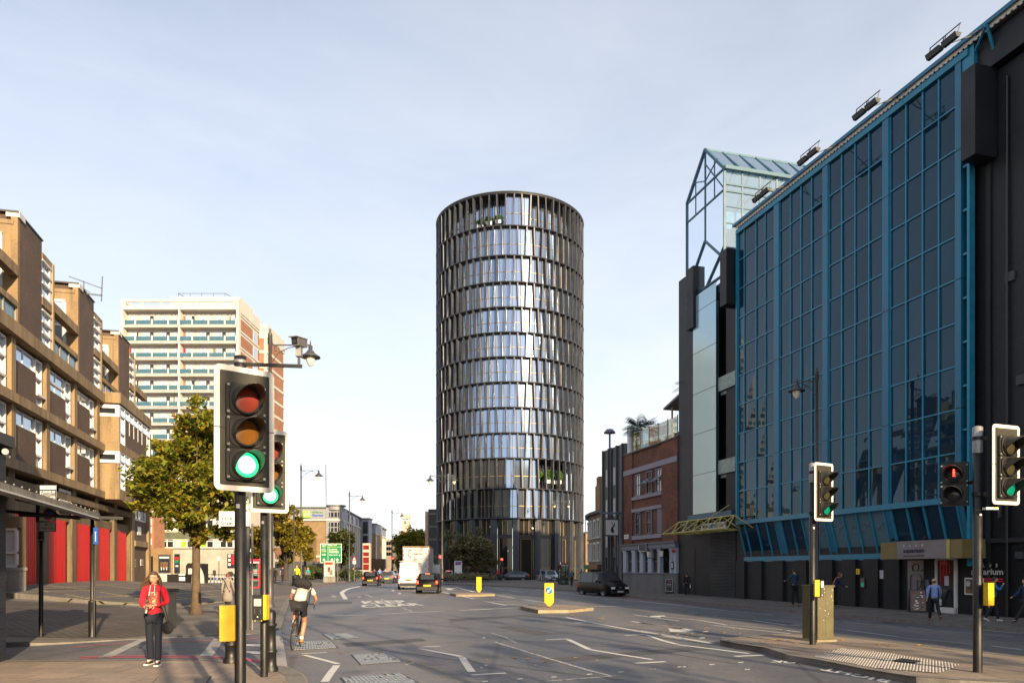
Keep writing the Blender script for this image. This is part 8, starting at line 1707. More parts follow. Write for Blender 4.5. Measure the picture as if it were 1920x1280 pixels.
for sx in (-1, 1):
 for y in (-2.4, 3.6): mb = MB('rubber'); mb.lathe([(0, -.12), (.48, -.12), (.5, .1), (.48, .14), (.25, .14), (.24, .08), (0, .08)], (sx * (tw - .2), y, .5), 18, (sx, 0, 0)); mb.build('wheel', tk)
 mb = MB('tail_red'); mb.box(sx * tw * .8 - .12, sx * tw * .8 + .12, -4.02, -3.98, .75, .9); mb.build('tail_light', tk)
# the black people carrier facing us on the right
vp = [(-2.5, .95, .85, .86), (-2.46, 1.10, 1.02, .88), (-2.30, 1.80, 1.08, .80), (-1.9, 1.90, 1.08, .81), (0, 1.90, 1.08, .82), (.75, 1.86, 1.08, .81), (1.55, 1.18, 1.06, .87), (2.05, 1.02, .95, .86), (2.42, .80, .76, .84), (2.5, .55, .52, .80)]
vv = car('black people carrier with silver grille driving towards the viewer on the right', 'van', 1163, 1118.5, pi + .46, 5.0, 1.90, 1.90, vp, 'car_black', name='people_carrier', zbelt=1.1, lights='tail', lit=False, wheel_r=.34, anchor='front', glass='car_glass')
mb = MB('chrome')
for k in range(3): mb.box(-.42, .42, 2.50, 2.53, .66 + k * .055, .68 + k * .055)
mb.lathe([(.085, .0), (.085, .012), (.07, .012), (.07, 0)], (0, 2.53, .72), 20, (0, 1, 0))
for a_ in (90, 210, 330): mb.bar((0, 2.54, .72), (cos(R(a_)) * .075, 2.54, .72 + sin(R(a_)) * .075), .014)
mb.build('silver_badge', vv); mb = MB(); put_text(mb, 'LC11 JHO', (.22, 2.56, .375), (-.44, 0, 0), (0, 0, .08), 'black_panel', .02); mb.build('plate_lettering', vv)
# ------------------------------------------------------------------ people
TOPS = {}
from mathutils.bvhtree import BVHTree
def skin_mesh(pts, edges, sub=1):
 """pts: list of (vec, rx, ry); returns verts, faces of a skinned, smoothed surface (root = first point)"""
 me = bpy.data.meshes.new('sk'); me.from_pydata([p[0] for p in pts], edges, []); o = bpy.data.objects.new('sk', me); COL.objects.link(o)
 sk = o.modifiers.new('s', 'SKIN'); sk.use_smooth_shade = True; sk.branch_smoothing = .6
 if not me.skin_vertices: me.skin_vertices.new()
 for i, p in enumerate(pts): me.skin_vertices[0].data[i].radius = (p[1], p[2]); me.skin_vertices[0].data[i].use_root = (i == 0)
 if sub: sb = o.modifiers.new('b', 'SUBSURF'); sb.levels = sub; sb.render_levels = sub
 dg = bpy.context.evaluated_depsgraph_get(); ev = o.evaluated_get(dg); m2 = ev.to_mesh(); vs = [v.co.copy() for v in m2.vertices]; fs = [tuple(p.vertices) for p in m2.polygons]; ev.to_mesh_clear(); bpy.data.objects.remove(o); bpy.data.meshes.remove(me)
 return vs, fs
def rot(v, ax, a): return Quaternion(ax, a) @ Vector(v)
def person(label, loc, H, face, top='cloth_black', legs='denim_dark', shoes='shoe_black', hair='hair_dark', skin='skin', hair_len=0., pose=None, coat=False, sleeves='long', shorts=False, bag=None, hat=None, detail=False, lean=0., group=None, bald=False, female=False, collar=None):
 """face: rotation (0 = looks at the viewer, -y). pose: dict of angles in degrees"""
 ps = dict(hl=12, hr=-12, kl=5, kr=18, al=-12, ar=12, el=15, er=15, ax=7, head=0); ps.update(pose or {})
 t = thing('person', label, 'person', loc, face, group, local=True); s = H / 1.72; t.scale = (s, s, s)
 F_ = Vector((0, -1, 0)); X = Vector((1, 0, 0)); ln = R(lean)
 def sag(a): return Vector((0, -sin(a), -cos(a)))       # direction of a hanging limb swung forward by a
 hip0 = .90; sw = .165 if female else .185; hw = .085
 J = {}
 hipc = Vector((0, 0, hip0)); spine = lambda d: hipc + Vector((0, -sin(ln) * d, cos(ln) * d))
 J['pel'] = hipc; J['wa'] = spine(.16); J['ch'] = spine(.38); J['nb'] = spine(.55); J['nk'] = spine(.62) + Vector((0, -.01, 0)); hd_c = spine(.70) + Vector((0, -.025 - sin(ln) * .03, 0))
 for sd, x in (('l', 1), ('r', -1)):
  J['h' + sd] = hipc + X * x * hw - Vector((0, 0, .03)); a = R(ps['h' + sd]); b = a - R(ps['k' + sd]); J['k' + sd] = J['h' + sd] + sag(a) * .42; J['a' + sd] = J['k' + sd] + sag(b) * .40
  ft = R(ps.get('f' + sd, 0)) + (b if b < -.2 else 0); J['t' + sd] = J['a' + sd] + Vector((x * .02, -.15 * cos(ft), .15 * sin(ft) - .045)); J['e' + sd] = J['a' + sd] + Vector((0, .04, -.045))
  J['s' + sd] = spine(.50) + X * x * sw; a = R(ps['a' + sd]); out = R(ps['ax'] if not isinstance(ps['ax'], tuple) else ps['ax'][0 if sd == 'l' else 1])
  d = sag(a); d = Vector((x * sin(out), d.y * cos(out), d.z * cos(out))); J['el' + sd] = J['s' + sd] + d * .27
  b = a + R(ps['e' + sd]); inw = R(ps.get('in' + sd, 0)); d2 = sag(b); d2 = Vector((x * (sin(out) * .5) - x * sin(inw), d2.y * cos(inw), d2.z * cos(inw))).normalized(); J['w' + sd] = J['el' + sd] + d2 * .245; J['hd' + sd] = J['w' + sd] + d2 * .09
 dz = -min(J['al'].z - .075, J['ar'].z - .075, J['tl'].z - .03, J['tr'].z - .03)
 for k in J: J[k] = J[k] + Vector((0, 0, dz))
 hd_c = hd_c + Vector((0, 0, dz))
 # body: one continuous skinned surface, head joined at the neck
 names = ['pel', 'wa', 'ch', 'nb', 'nk', 'hl', 'kl', 'al', 'tl', 'hr', 'kr', 'ar', 'tr', 'sl', 'ell', 'wl', 'hdl', 'sr', 'elr', 'wr', 'hdr']
 rad = dict(pel=(.13, .10), wa=(.115, .09), ch=(.135, .10), nb=(.09, .07), nk=(.05, .052), hl=(.08, .085), kl=(.052, .055), al=(.036, .04), tl=(.035, .022), sl=(.055, .055), ell=(.038, .038), wl=(.026, .022), hdl=(.036, .016))
 def rd(n, k=1, add=0):
  n2 = n if n in rad else n[:-1] + 'l'; return (rad[n2][0] * k + add, rad[n2][1] * k + add)
 ed = [('pel', 'wa'), ('wa', 'ch'), ('ch', 'nb'), ('nb', 'nk'), ('pel', 'hl'), ('hl', 'kl'), ('kl', 'al'), ('al', 'tl'), ('pel', 'hr'), ('hr', 'kr'), ('kr', 'ar'), ('ar', 'tr'), ('nb', 'sl'), ('sl', 'ell'), ('ell', 'wl'), ('wl', 'hdl'), ('nb', 'sr'), ('sr', 'elr'), ('elr', 'wr'), ('wr', 'hdr')]
 vs, fs = skin_mesh([(J[n], *rd(n, .94)) for n in names], [(names.index(a), names.index(b)) for a, b in ed], 1)
 mb = MB(skin); mb.smooth = True; mb.idx(vs, fs)
 # head: egg with jaw, nose, ears
 hq = Quaternion((0, 0, 1), R(ps['head'])); hv = []; n, m = (20, 14) if detail else (12, 9)
 for i in range(m + 1):
  th = pi * i / m
  for k in range(n):
   ph = 2 * pi * k / n; x, y, z = sin(th) * cos(ph), sin(th) * sin(ph), -cos(th); jaw = 1 - .30 * max(0, -z) ** 1.5; fx = .078 * x * jaw; fy = .096 * y * (jaw if y < 0 else 1 - .35 * max(0, -z)); fz = .118 * z
   if y < -.5 and abs(x) < .45 and -.35 < z < .25: fy -= .012 * (1 - abs(x) / .45) * (1 - abs(z + .12) / .3 if abs(z + .12) < .3 else 0) * 1.6
   if y < -.3 and .05 < z < .35 and .2 < abs(x) < .7: fy += .007
   hv.append(hd_c + hq @ Vector((fx, fy, fz)))
 mb.idx(hv, [(i * n + k, i * n + (k + 1) % n, (i + 1) * n + (k + 1) % n, (i + 1) * n + k) for i in range(m) for k in range(n)])
 hp = lambda x, y, z: hd_c + hq @ Vector((x, y, z))
 for sx in (-1, 1): mb.ball(hp(sx * .078, .01, -.005), .02, 8, 6, (.45, 1, 1.5))
 if detail:      # fingers
  for sd, sx in (('l', 1), ('r', -1)):
   w_, h_ = J['w' + sd], J['hd' + sd]; d = (h_ - w_).normalized(); sdv = d.cross(Vector((0, -1, 0))).normalized() if abs(d.y) < .9 else Vector((1, 0, 0)); nr = d.cross(sdv)
   for q, L in enumerate((.062, .072, .067, .052)):
    r0 = h_ + sdv * (q - 1.5) * .017; k1 = r0 + d * L * .5 + nr * .006; mb.tube(r0, k1, .0085, .008, 6); mb.tube(k1, k1 + (d * .75 + nr * .6).normalized() * L * .5, .008, .0065, 6)
   tb = w_.lerp(h_, .45) + sdv * -.03; mb.tube(tb, tb + (d * .7 - sdv * .6 + nr * .2).normalized() * .05, .0105, .008, 6)
 body = mb.build('body', t)
 if detail:
  mb = MB('sign_white')
  for sx in (-1, 1): mb.ball(hp(sx * .030, -.083, .012), .0105, 8, 6, (1.3, .6, .8))
  mb.mat('hair_dark')
  for sx in (-1, 1): mb.ball(hp(sx * .030, -.090, .012), .0055, 8, 6); mb.bar(hp(sx * .015, -.096, .032), hp(sx * .046, -.088, .033), .007, .006)
  mb.mat('brick_orange'); mb.ball(hp(0, -.092, -.058), .017, 8, 5, (1.3, .5, .42)); mb.build('face', body)
 # legs
 if not coat or True:
  nl = ['pel', 'hl', 'kl', 'al', 'hr', 'kr', 'ar']; P = []
  for n_ in nl:
   j = J[n_]; a = .012
   if shorts and n_ in ('kl', 'kr'): j = J['h' + n_[1]].lerp(J[n_], .82)
   if shorts and n_[0] == 'a': continue
   if n_[0] == 'a': j = j + Vector((0, 0, .0));
   rr_ = rd(n_, 1, .010 if n_ != 'pel' else .004); rr_ = (rr_[0] * (1.28 if n_[0] == 'a' else 1.08 if n_[0] == 'k' else 1), rr_[1] * (1.28 if n_[0] == 'a' else 1.08 if n_[0] == 'k' else 1)); P.append((j, *rr_))
  E = [(0, 1), (1, 2), (0, 3), (3, 4)] if shorts else [(0, 1), (1, 2), (2, 3), (0, 4), (4, 5), (5, 6)]
  vs, fs = skin_mesh(P, E, 1); mb = MB(legs); mb.smooth = True; mb.idx(vs, fs); mb.build('trousers' if not shorts else 'shorts', t)
 # torso
 P = [(J['pel'] + Vector((0, 0, -.06 if detail else 0)), .180 if detail else .142, .135 if detail else .112), (J['wa'], .135, .108), (J['ch'], .150, .118), (J['nb'], .105, .085)]; E = [(0, 1), (1, 2), (2, 3)]
 if female: P[1] = (J['wa'], .125, .10)
 for sd in 'lr':
  i = len(P); P += [(J['s' + sd], .070, .070)]; E += [(3, i)]
  if sleeves == 'long': P += [(J['el' + sd], .056, .056), (J['w' + sd], .042, .040)]; E += [(i, i + 1), (i + 1, i + 2)]
  elif sleeves == 'short': P += [(J['s' + sd].lerp(J['el' + sd], .6), .058, .058)]; E += [(i, i + 1)]
 vs, fs = skin_mesh(P, E, 1); mb = MB(top); mb.smooth = True; mb.idx(vs, fs); TOPS['last'] = (vs, fs)
 if coat:
  n_ = 16; q_ = []
  for dz_, rx_, ry_ in ((.16, .15, .12), (.05, .185, .145), (-.08, .20, .16), (-.25, .215, .18), (-.44, .235, .20), (-.44, .20, .17)):
   for k_ in range(n_): a_ = 2 * pi * k_ / n_; q_.append(J['pel'] + Vector((cos(a_) * rx_, sin(a_) * ry_, dz_)))
  mb.idx(q_, [(i_ * n_ + k_, (i_ + 1) * n_ + k_, (i_ + 1) * n_ + (k_ + 1) % n_, i_ * n_ + (k_ + 1) % n_) for i_ in range(5) for k_ in range(n_)])
 tp_o = mb.build('coat' if coat else 'top', t)
 if collar: mb = MB(collar); mb.lathe([(.095, -.05), (.10, -.01), (.075, .015), (.06, -.01)], J['nb'] + Vector((0, .02, .02)), 14); mb.build('hood', tp_o)
 # shoes
 for sd in 'lr':
  a, e, tt = J['a' + sd], J['e' + sd], J['t' + sd]; vs, fs = skin_mesh([(a - Vector((0, 0, .01)), .043, .043), (e - Vector((0, 0, -.005)), .038, .034), (a.lerp(tt, .6) + Vector((0, 0, -.008)), .042, .032), (tt + Vector((0, -.015, -.0)), .036, .024)], [(0, 1), (0, 2), (2, 3)], 1); mb = MB(shoes); mb.smooth = True; mb.idx(vs, fs)
  if detail:
   mb.smooth = False; mb.mat('shoe_white'); dr = (tt - e); dr.z = 0; dn = dr.normalized(); z_ = min(v.z for v in vs); mb.obox(e.lerp(tt, .52) + Vector((0, 0, z_ - e.lerp(tt, .52).z + .004)), dn * (dr.length / 2 + .055), dn.cross(Vector((0, 0, 1))) * .040, Vector((0, 0, .012))); mb.obox(a.lerp(tt, .55) + Vector((0, 0, .035)), dn * .035, dn.cross(Vector((0, 0, 1))) * .018, Vector((0, 0, .012)))
  mb.build('shoe', t)
 # hair
 if not bald:
  mb = MB(hair); vs2 = []; n, m = 14, 8
  for i in range(m + 1):
   th = pi * .60 * i / m
   for k in range(n):
    ph = 2 * pi * k / n; x, y, z = sin(th) * cos(ph), sin(th) * sin(ph), cos(th)
    lim = 1.0 if y > -.25 else max(0, 1 - (th / (pi * .60)) * .85)
    if y < -.25: th2 = min(th, R(62)); x, y, z = sin(th2) * cos(ph), sin(th2) * sin(ph), cos(th2)
    vs2.append(hp(x * .094, y * .110 + .006, z * .134 + .004))
  mb.smooth = True; mb.idx(vs2, [(i * n + k, (i + 1) * n + k, (i + 1) * n + (k + 1) % n, i * n + (k + 1) % n) for i in range(m) for k in range(n)])
  if hair_len:
   rn = random.Random(len(label))
   for q in range(22 if detail else 8):
    a = R(rn.uniform(5, 175)); st_ = hp(cos(a) * .083, sin(a) * .088 - .0, rn.uniform(.0, .07)); e = st_ + Vector((cos(a) * .04 + (-.10 if detail and cos(a) < .3 else 0), .02, -hair_len * rn.uniform(.75, 1.05))); md_ = st_.lerp(e, .5) + Vector((cos(a) * .02 - (.05 if detail and cos(a) < .3 else 0), sin(a) * .02, .0)); mb.tube(st_, md_, .022, .024, 6); mb.tube(md_, e, .024, .006, 6)
  mb.build('hair', t)
 elif bald:
  mb = MB(hair);
  for a in range(20, 161, 14): mb.ball(hp(cos(R(a)) * .076, sin(R(a)) * .088, .0), .026, 8, 6, (.7, .7, 1.2))
  mb.build('hair', t)
 if bag:
  kind, m_ = bag; mb = MB(m_)
  if kind == 'back': q = J['ch'] + Vector((0, .17, -.05)); mb.ball(q, .17, 12, 8, (.95, .62, 1.25)); mb.build('backpack', t)
  elif kind == 'side':
   q = Vector((.26, -.06, .70)); mb.ball(q, .105, 12, 8, (1, .5, 1.15)); b_ = mb.build('handbag', t); mb = MB(m_); mb.path([q + Vector((0, -.03, .1)), J['wa'] + Vector((.15, -.12, .05)), J['sl'] + Vector((-.02, -.085, .02)), J['sl'] + Vector((-.04, .0, .08)), J['ch'] + Vector((.10, .12, .0)), q + Vector((0, .04, .1))], .009, 5); mb.build('strap', b_)
  elif kind == 'hand': q = J['hdr'] + Vector((0, 0, -.14)); mb.obox(q, (.03, 0, 0), (0, .10, 0), (0, 0, .12)); mb.build('bag', t)
  elif kind == 'cross': mb.bar(J['sl'] + Vector((0, .06, .06)), J['pel'] + Vector((-.12, .13, .02)), .03, .012); mb.build('strap', t)
 return t, J, hd_c, hp
def ploc(u, v, zb=.12, fn=g): return tuple(G(u, v, zb, fn))
def ph(u, vf, vh, zb=.12, fn=g): return (vf - vh) / 1400 * G(u, vf, zb, fn).y
# the woman in the red hoodie, close to the viewer
L = G(289, 1246, .12, flat); Hh = 172 / 1400 * L.y
t, J, hc, hp = person('woman in a bright red printed hoodie and dark jeans walking towards the viewer', tuple(L), Hh, R(8), 'hoodie_red', 'denim', 'shoe_black', 'hair_brown', 'skin', .30, dict(hl=5, hr=-2, kl=4, kr=9, al=-8, ar=2, el=88, er=72, inl=42, inr=34, ax=(13, 12), head=-4), bag=('side', 'cloth_black'), detail=True, female=True, collar='hoodie_red')
TOPS_RED = TOPS['last']
mb = MB('black_plastic')
for sx in (-1, 1):
 c = hp(sx * .031, -.098, .012); q = [c + Vector((cos(k * pi / 5) * .026, 0, sin(k * pi / 5) * .018)) for k in range(11)]
 for a, b in zip(q, q[1:]): mb.bar(a, b, .0045)
 mb.bar(hp(sx * .057, -.097, .014), hp(sx * .078, .0, .014), .004)
mb.bar(hp(-.006, -.099, .016), hp(.006, -.099, .016), .004); mb.build('glasses', t)
bv = BVHTree.FromPolygons(*TOPS_RED); rn = random.Random(1); mb = MB('poster_brown'); zc = J['ch'].z - .02
def onchest(x, z, d=.004):
 h = bv.ray_cast(Vector((x, -1, z)), Vector((0, 1, 0)))[0]; return (h if h else Vector((x, -.12, z))) + Vector((0, -d, 0))
def cell(x0, x1, z0, z1, d=.004): mb.face([onchest(x0, z0, d), onchest(x1, z0, d), onchest(x1, z1, d), onchest(x0, z1, d)])
for i in range(10):
 for j in range(11):
  x, z = -.085 + i * .017, zc - .13 + j * .02
  if rn.random() < .12: continue
  mb.mat(rn.choice(('poster_brown', 'poster_brown', 'gold', 'hoodie_red', 'terracotta', 'cloth_khaki', 'green_spandrel', 'hair_dark'))); cell(x, x + .017, z, z + .02)
mb.build('chest_print', [c for c in t.children if c.name.startswith('top')][0]); mb = MB('cloth_white')
for sx in (-1, 1): mb.bar(J['nb'] + Vector((sx * .035, -.085, .02)), J['nb'] + Vector((sx * .05, -.135, -.17)), .009)
mb.build('drawstrings', [c for c in t.children if c.name.startswith('top')][0])
cp_ = J['hdr'] + Vector((.02, -.03, -.02)); mb = MB('glass_rail'); mb.tube(cp_ + Vector((0, 0, -.07)), cp_ + Vector((0.02, 0, .06)), .028, .036, 12); mb.mat('cloth_check'); mb.tube(cp_ + Vector((0.0, 0, -.065)), cp_ + Vector((.01, 0, -.01)), .026, .028, 12); mb.build('cup', t)
# the rest, each standing where the photo has them
def P_(label, u, vf, vh, face, zb=.12, fn=g, **k): return person(label, ploc(u, vf, zb, fn), ph(u, vf, vh, zb, fn), face, **k)
L2 = G(427, 1147, .12, flat); person('woman with short reddish hair in a long grey tweed coat seen from behind', tuple(L2), 72 / 1400 * L2.y, R(180), 'cloth_grey', 'denim_dark', 'shoe_black', 'hair_red', 'skin', 0, dict(hl=6, hr=-4, kl=3, kr=6, ax=10), coat=True, bag=('cross', 'cloth_black'), female=True)
P_('person in dark clothes standing at the far left of the group beyond the signal poles', 515, 1096, 1064, R(20), zb=0, fn=hl, top='cloth_khaki', legs='cloth_khaki', hair='hair_blonde')
P_('person in a dark tabard with bare arms, back turned, left of the yellow vest', 530, 1094, 1061, R(180), zb=0, fn=hl, top='cloth_navy', sleeves='short', legs='denim_dark')
P_('man in a bright yellow high-visibility vest raising a hand to his face', 557, 1098.5, 1060.5, R(-20), zb=0, fn=hl, top='hi_vis', legs='denim_dark', bald=True, pose=dict(ar=35, er=120, inr=20, hl=2, hr=-2))
P_('woman in a teal top and dark trousers walking towards the viewer', 577.5, 1093.5, 1064, R(10), zb=0, fn=hl, top='cloth_teal', sleeves='short', hair='hair_blonde', legs='denim_dark', female=True)
P_('man in a dark jacket walking left of the tall advert panel', 601, 1087, 1065, R(5), zb=0, fn=hl, top='cloth_black', legs='denim_dark')
for u, m, l in ((702, 'cloth_red' if 'cloth_red' in MATS else 'bus_red', 'man in dark red crossing beyond the dark hatchback'), (712, 'cloth_lightblue', 'man in a pale blue shirt crossing behind the grey blue car, left of two'), (722.5, 'cloth_lightblue', 'man in a pale blue shirt crossing behind the grey blue car, right of two')):
 Y = 118; person(l, ((u - 960) / 1400 * Y, Y, 0), 1.75, R(180 if u < 705 else 10), m, 'denim_dark', group=None)
P_('person in black on a bicycle lane side left of the white parked car', 662, 1087, 1064, R(60), zb=.0, top='cloth_black')
P_('blonde woman with a blue backpack walking away by the telephone box', 1072, 1098.5, 1067, R(170), top='cloth_black', hair='hair_blonde', hair_len=.2, bag=('back', 'cloth_blue'), female=True, pose=dict(hl=22, hr=-22, kl=8, kr=25))
P_('person in a dark red coat just left of the black people carrier', 1090, 1093, 1067, R(170), top='bus_red', legs='cloth_black')
P_('person in a lilac top walking past the tower entrance', 1013.5, 1088.8, 1065.5, R(60), top='cloth_lightblue', legs='cloth_check')
P_('person in red waiting at the crossing in front of the tower', 934.5, 1088.8, 1066, R(0), top='hoodie_red', legs='cloth_black')
P_('person in dark clothes waiting beside the tower columns', 916, 1088.8, 1066, R(0), top='cloth_black', legs='cloth_black')
P_('man in black with a white bag walking away past the dark doorway', 1288, 1116.5, 1074, R(165), top='cloth_black', legs='denim', pose=dict(hl=14, hr=-14), bag=('hand', 'cloth_white'))
P_('man in a blue jacket standing at the black wall left of the middle signal', 1490, 1137, 1066.5, R(200), top='cloth_slate', legs='denim', shoes='shoe_brown', pose=dict(hl=4, hr=-8, al=25, ar=15, el=60, er=50))
P_('woman in dark blue with an orange strap leaning behind the olive cabinet', 1563, 1139, 1072, R(75), top='cloth_navy', legs='cloth_black', hair='hair_brown', lean=22, bag=('cross', 'shoe_orange'), female=True, pose=dict(al=25, ar=25, el=40, er=40))
P_('balding man in a pale blue shirt by the club door', 1752, 1163, 1081.5, R(165), top='cloth_lightblue', legs='denim', shoes='shoe_brown', bald=True, lean=6, pose=dict(hl=28, hr=-26, kl=6, kr=30, al=-20, ar=18, el=20, er=28, ax=14), bag=('hand', 'paper'))
P_('person in a blue top behind the rightmost yellow box', 1864, 1165, 1082, R(60), top='cloth_blue', legs='denim_dark', shoes='shoe_white', pose=dict(ar=40, er=115, inr=15, hl=12, hr=-16, kr=12))
P_('person in dark clothes stepping out of the right edge of the photo', 1923, 1172, 1084, R(-90), top='cloth_navy', legs='cloth_black', pose=dict(hl=34, hr=-20, kl=3, kr=18, al=-24, ar=30, el=15, er=25))
# ------------------------------------------------------------------ bicycle and cyclist
def bicycle(label, loc, heading, m='black_metal', lean=0., group=None, hood=None):
 t = thing('bicycle', label, 'bicycle', loc, heading, group, local=True); t.rotation_euler = (0, lean, heading)      # modelled along +y, wheels at y = -.5 / .5
 for y in (-.5, .52):
  mb = MB('rubber'); n = 28; mb.lathe([(.335, -.014), (.348, -.008), (.35, 0), (.348, .008), (.335, .014), (.325, .008), (.325, -.008), (.335, -.014)], (0, y, .35), n, (1, 0, 0)); w = mb.build('tyre', t); mb = MB('grey_metal'); mb.lathe([(.325, -.008), (.31, -.006), (.31, .006), (.325, .008)], (0, y, .35), n, (1, 0, 0)); mb.tube((-.035, y, .35), (.035, y, .35), .02, n=8)
  for k in range(14): a = 2 * pi * k / 14; mb.tube((0.012 * (-1) ** k, y, .35), (0, y + cos(a) * .312, .35 + sin(a) * .312), .0016, n=3, caps=False)
  mb.build('rim', w)
 bb, st_, ht, hb = Vector((0, -.05, .28)), Vector((0, -.22, .80)), Vector((0, .36, .88)), Vector((0, .40, .74))
 mb = MB(m)
 for a, b, r in ((bb, st_, .017), (st_ - Vector((0, -.02, .06)), ht - Vector((0, 0, .04)), .018), (bb, hb, .02), (ht, hb, .02)): mb.tube(a, b, r, n=8)
 for sx in (-1, 1): mb.tube(bb + Vector((sx * .02, 0, 0)), (sx * .04, -.5, .35), .010, n=6); mb.tube(st_ + Vector((sx * .01, .02, -.08)), (sx * .04, -.5, .35), .009, n=6); mb.tube(hb + Vector((sx * .03, 0, 0)), (sx * .04, .52, .35), .012, n=6)
 mb.build('frame', t); mb = MB('black_plastic'); mb.tube(st_, st_ + Vector((0, -.03, .14)), .013, n=8); mb.obox(st_ + Vector((0, -.02, .16)), (.06, 0, 0), (0, .10, 0), (0, 0, .02)); mb.obox(st_ + Vector((0, .10, .165)), (.02, 0, 0), (0, .08, 0), (0, 0, .014)); mb.build('saddle', t)
 mb = MB('black_plastic'); mb.tube(ht, ht + Vector((0, .04, .10)), .014, n=8); c = ht + Vector((0, .06, .11)); mb.tube(c - Vector((.22, 0, 0)), c + Vector((.22, 0, 0)), .013, n=8)
 for sx in (-1, 1): mb.tube(c + Vector((sx * .22, 0, 0)), c + Vector((sx * .23, .10, -.02)), .012, n=6); mb.tube(c + Vector((sx * .23, .10, -.02)), c + Vector((sx * .23, .06, -.12)), .012, n=6)
 mb.build('handlebar', t); mb = MB('grey_metal'); mb.lathe([(.09, -.004), (.09, .004), (.0, .006)], bb + Vector((.05, 0, 0)), 16, (1, 0, 0))
 for sx, a in ((1, -80), (-1, 100)): e = bb + Vector((sx * .07, cos(R(a)) * .17, sin(R(a)) * .17)); mb.tube(bb + Vector((sx * .06, 0, 0)), e, .011, n=6); mb.obox(e + Vector((sx * .05, 0, 0)), (.045, 0, 0), (0, .035, 0), (0, 0, .012))
 mb.build('crankset', t); return t
cy = G(549, 1199, .0, flat); cyl = (cy.x, cy.y + .0, .0)
cb_ = G(535, 1222, .0, flat); hdg = R(6); lean_ = R(5)
bpos = Vector((cb_.x, cb_.y + .85, 0))
bicycle('black road bicycle ridden by the cyclist with the big backpack', tuple(bpos), hdg, 'black_metal', lean_)
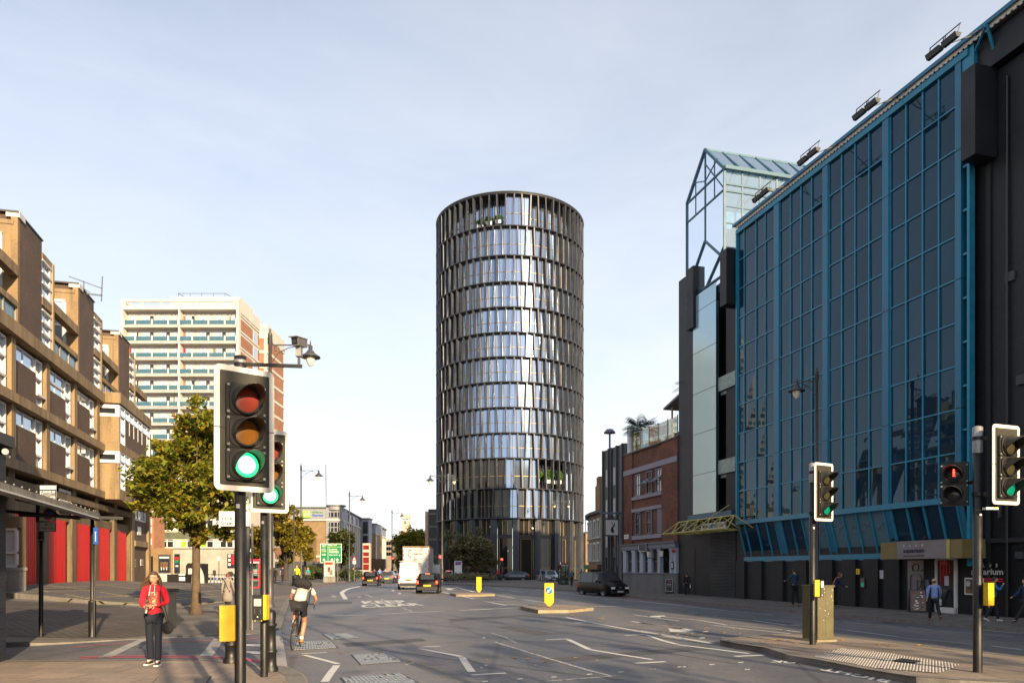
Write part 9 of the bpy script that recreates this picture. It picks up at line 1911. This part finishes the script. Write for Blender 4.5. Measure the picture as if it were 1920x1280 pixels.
# rider: same frame as the bicycle, seated on the saddle
def rider(loc, heading, lean):
 t = thing('person', 'cyclist bent forward in dark shorts and pale checked shirt with a large black backpack', 'person', loc, heading, local=True); t.rotation_euler = (0, lean, heading); t.scale = (.98, 1.0, 1.02)
 pel = Vector((0, -.24, .99)); wa = Vector((0, -.14, 1.12)); ch = Vector((0, .06, 1.27)); nb = Vector((0, .22, 1.33)); nk = Vector((0, .29, 1.34)); hc = Vector((0, .38, 1.36))
 J = dict(pel=pel, wa=wa, ch=ch, nb=nb, nk=nk, hl=pel + Vector((.09, .03, -.03)), hr=pel + Vector((-.09, .03, -.03)), sl=Vector((.19, .20, 1.30)), sr=Vector((-.19, .20, 1.30)))
 J['al'] = Vector((.105, -.10, .19)); J['kl'] = Vector((.115, .04, .57)); J['ar'] = Vector((-.105, -.02, .52)); J['kr'] = Vector((-.14, .22, .82)); J['tl'] = Vector((.115, .06, .13)); J['tr'] = Vector((-.115, .13, .47))
 for sd, sx in (('l', 1), ('r', -1)): J['el' + sd] = Vector((sx * .30, .30, 1.10)); J['w' + sd] = Vector((sx * .235, .40, .99)); J['hd' + sd] = Vector((sx * .235, .47, .97))
 names = ['pel', 'wa', 'ch', 'nb', 'nk', 'hl', 'kl', 'al', 'tl', 'hr', 'kr', 'ar', 'tr', 'sl', 'ell', 'wl', 'hdl', 'sr', 'elr', 'wr', 'hdr']
 rad = dict(pel=(.12, .10), wa=(.105, .09), ch=(.13, .10), nb=(.09, .07), nk=(.05, .05), h=(.085, .085), k=(.062, .06), a=(.038, .042), t=(.035, .022), s=(.055, .055), el=(.04, .04), w=(.028, .024), hd=(.038, .02))
 def rd(n): return rad[n] if n in rad else rad[n[:-1]]
 ed = [('pel', 'wa'), ('wa', 'ch'), ('ch', 'nb'), ('nb', 'nk'), ('pel', 'hl'), ('hl', 'kl'), ('kl', 'al'), ('al', 'tl'), ('pel', 'hr'), ('hr', 'kr'), ('kr', 'ar'), ('ar', 'tr'), ('nb', 'sl'), ('sl', 'ell'), ('ell', 'wl'), ('wl', 'hdl'), ('nb', 'sr'), ('sr', 'elr'), ('elr', 'wr'), ('wr', 'hdr')]
 P = [(J[n], *rd(n)) for n in names]; E = [(names.index(a), names.index(b)) for a, b in ed]
 for sd in 'lr':   # calf bulge
  k = len(P); P.append((J['k' + sd].lerp(J['a' + sd], .38) + Vector((0, -.02, 0)), .057, .06)); i, j = names.index('k' + sd), names.index('a' + sd); E.remove((i, j)); E += [(i, k), (k, j)]
 vs, fs = skin_mesh(P, E, 1); mb = MB('skin_tan'); mb.smooth = True; mb.idx(vs, fs); mb.ball(hc, .1, 14, 10, (.85, 1, 1.15)); mb.build('body', t)
 mb = MB('hair_dark'); mb.ball(hc + Vector((0, -.01, .02)), .108, 14, 8, (.85, .98, 1.1)); mb.build('hair', t)
 vs, fs = skin_mesh([(pel, .155, .13), (J['hl'], .11, .11), (J['hl'].lerp(J['kl'], .68), .092, .092), (J['hr'], .11, .11), (J['hr'].lerp(J['kr'], .68), .092, .092)], [(0, 1), (1, 2), (0, 3), (3, 4)], 1); mb = MB('cloth_black'); mb.smooth = True; mb.idx(vs, fs); mb.build('shorts', t)
 vs, fs = skin_mesh([(pel + Vector((0, -.0, .05)), .165, .10), (wa, .15, .115), (ch, .17, .12), (nb, .11, .08), (J['sl'], .075, .07), (J['sl'].lerp(J['ell'], .6), .066, .066), (J['sr'], .075, .07), (J['sr'].lerp(J['elr'], .6), .066, .066)], [(0, 1), (1, 2), (2, 3), (3, 4), (4, 5), (3, 6), (6, 7)], 1); mb = MB('cloth_check'); mb.smooth = True; mb.idx(vs, fs); mb.build('shirt', t)
 vs, fs = skin_mesh([(ch + Vector((-.20, -.10, .13)), .10, .10), (ch + Vector((-.07, -.06, .19)), .15, .125), (ch + Vector((.08, -.06, .18)), .15, .12), (ch + Vector((.22, -.10, .10)), .09, .09)], [(0, 1), (1, 2), (2, 3)], 1); mb = MB('cloth_black'); mb.smooth = True; mb.idx(vs, fs); bp = mb.build('backpack', t); mb = MB('cloth_black'); mb.path([ch + Vector((.22, -.08, .10)), wa + Vector((.22, -.10, .02)), wa + Vector((.23, -.14, -.12))], .014, 5); mb.build('strap', bp)
 for sd in 'lr':
  a, tt = J['a' + sd], J['t' + sd]; vs, fs = skin_mesh([(a + Vector((0, -.0, .02)), .048, .048), (a + Vector((0, -.045, -.035)), .042, .036), (a.lerp(tt, .6), .045, .034), (tt, .038, .025)], [(0, 1), (0, 2), (2, 3)], 1); mb = MB('shoe_orange'); mb.smooth = True; mb.idx(vs, fs); mb.smooth = False; mb.mat('cloth_white'); mb.lathe([(.046, .03), (.044, .09)], a, 10); mb.build('shoe', t)
rider(tuple(bpos), hdg, lean_)
# docked hire bicycles along the white wall
Yd = 71.
b1 = None
for i in range(9):
 u = 392 + i * 6.2; x = (u - 960) / 1400 * Yd; z = hl(x, Yd) + .06
 lab = 'docked hire bicycle in the row against the white brick wall'
 if b1 is None: b1 = bicycle(lab, (x, Yd, z), R(8), 'white_paint', 0., 'docked hire bicycles by the white wall')
 else: dup(b1, (x, Yd, z), R(8) + .05 * ((i * 7) % 3 - 1))
for i in range(9):
 u = 392 + i * 6.2; x = (u - 960) / 1400 * Yd; z = hl(x, Yd) + .06; mb = MB('sign_grey'); mb.prism([(x - .10, Yd - .75), (x + .10, Yd - .75), (x + .10, Yd - .60), (x - .10, Yd - .60)], z, z + .78); mb.mat('sign_blue' if i % 3 == 0 else 'black_plastic'); mb.box(x - .08, x + .08, Yd - .77, Yd - .75, z + .45, z + .72); single('docking_post', mb, 'short pale docking post in front of a hire bicycle', 'docking post', (x, Yd - .68, z), 'docking posts of the hire bicycles')
tm = thing('hire_terminal', 'pale hire terminal board on a pole above the docked bicycles', 'sign', ((410 - 960) / 1400 * 73, 73, .2)); q = PX(410.5, 1046, 73); mb = MB('grey_metal'); mb.tube((q.x, 73, .2), (q.x, 73, q.z), .05, n=8); mb.build('post', tm); mb = MB('sign_grey'); mb.box(q.x - .15, q.x + .15, 72.9, 72.96, q.z - .25, q.z + .25); mb.build('board', tm)
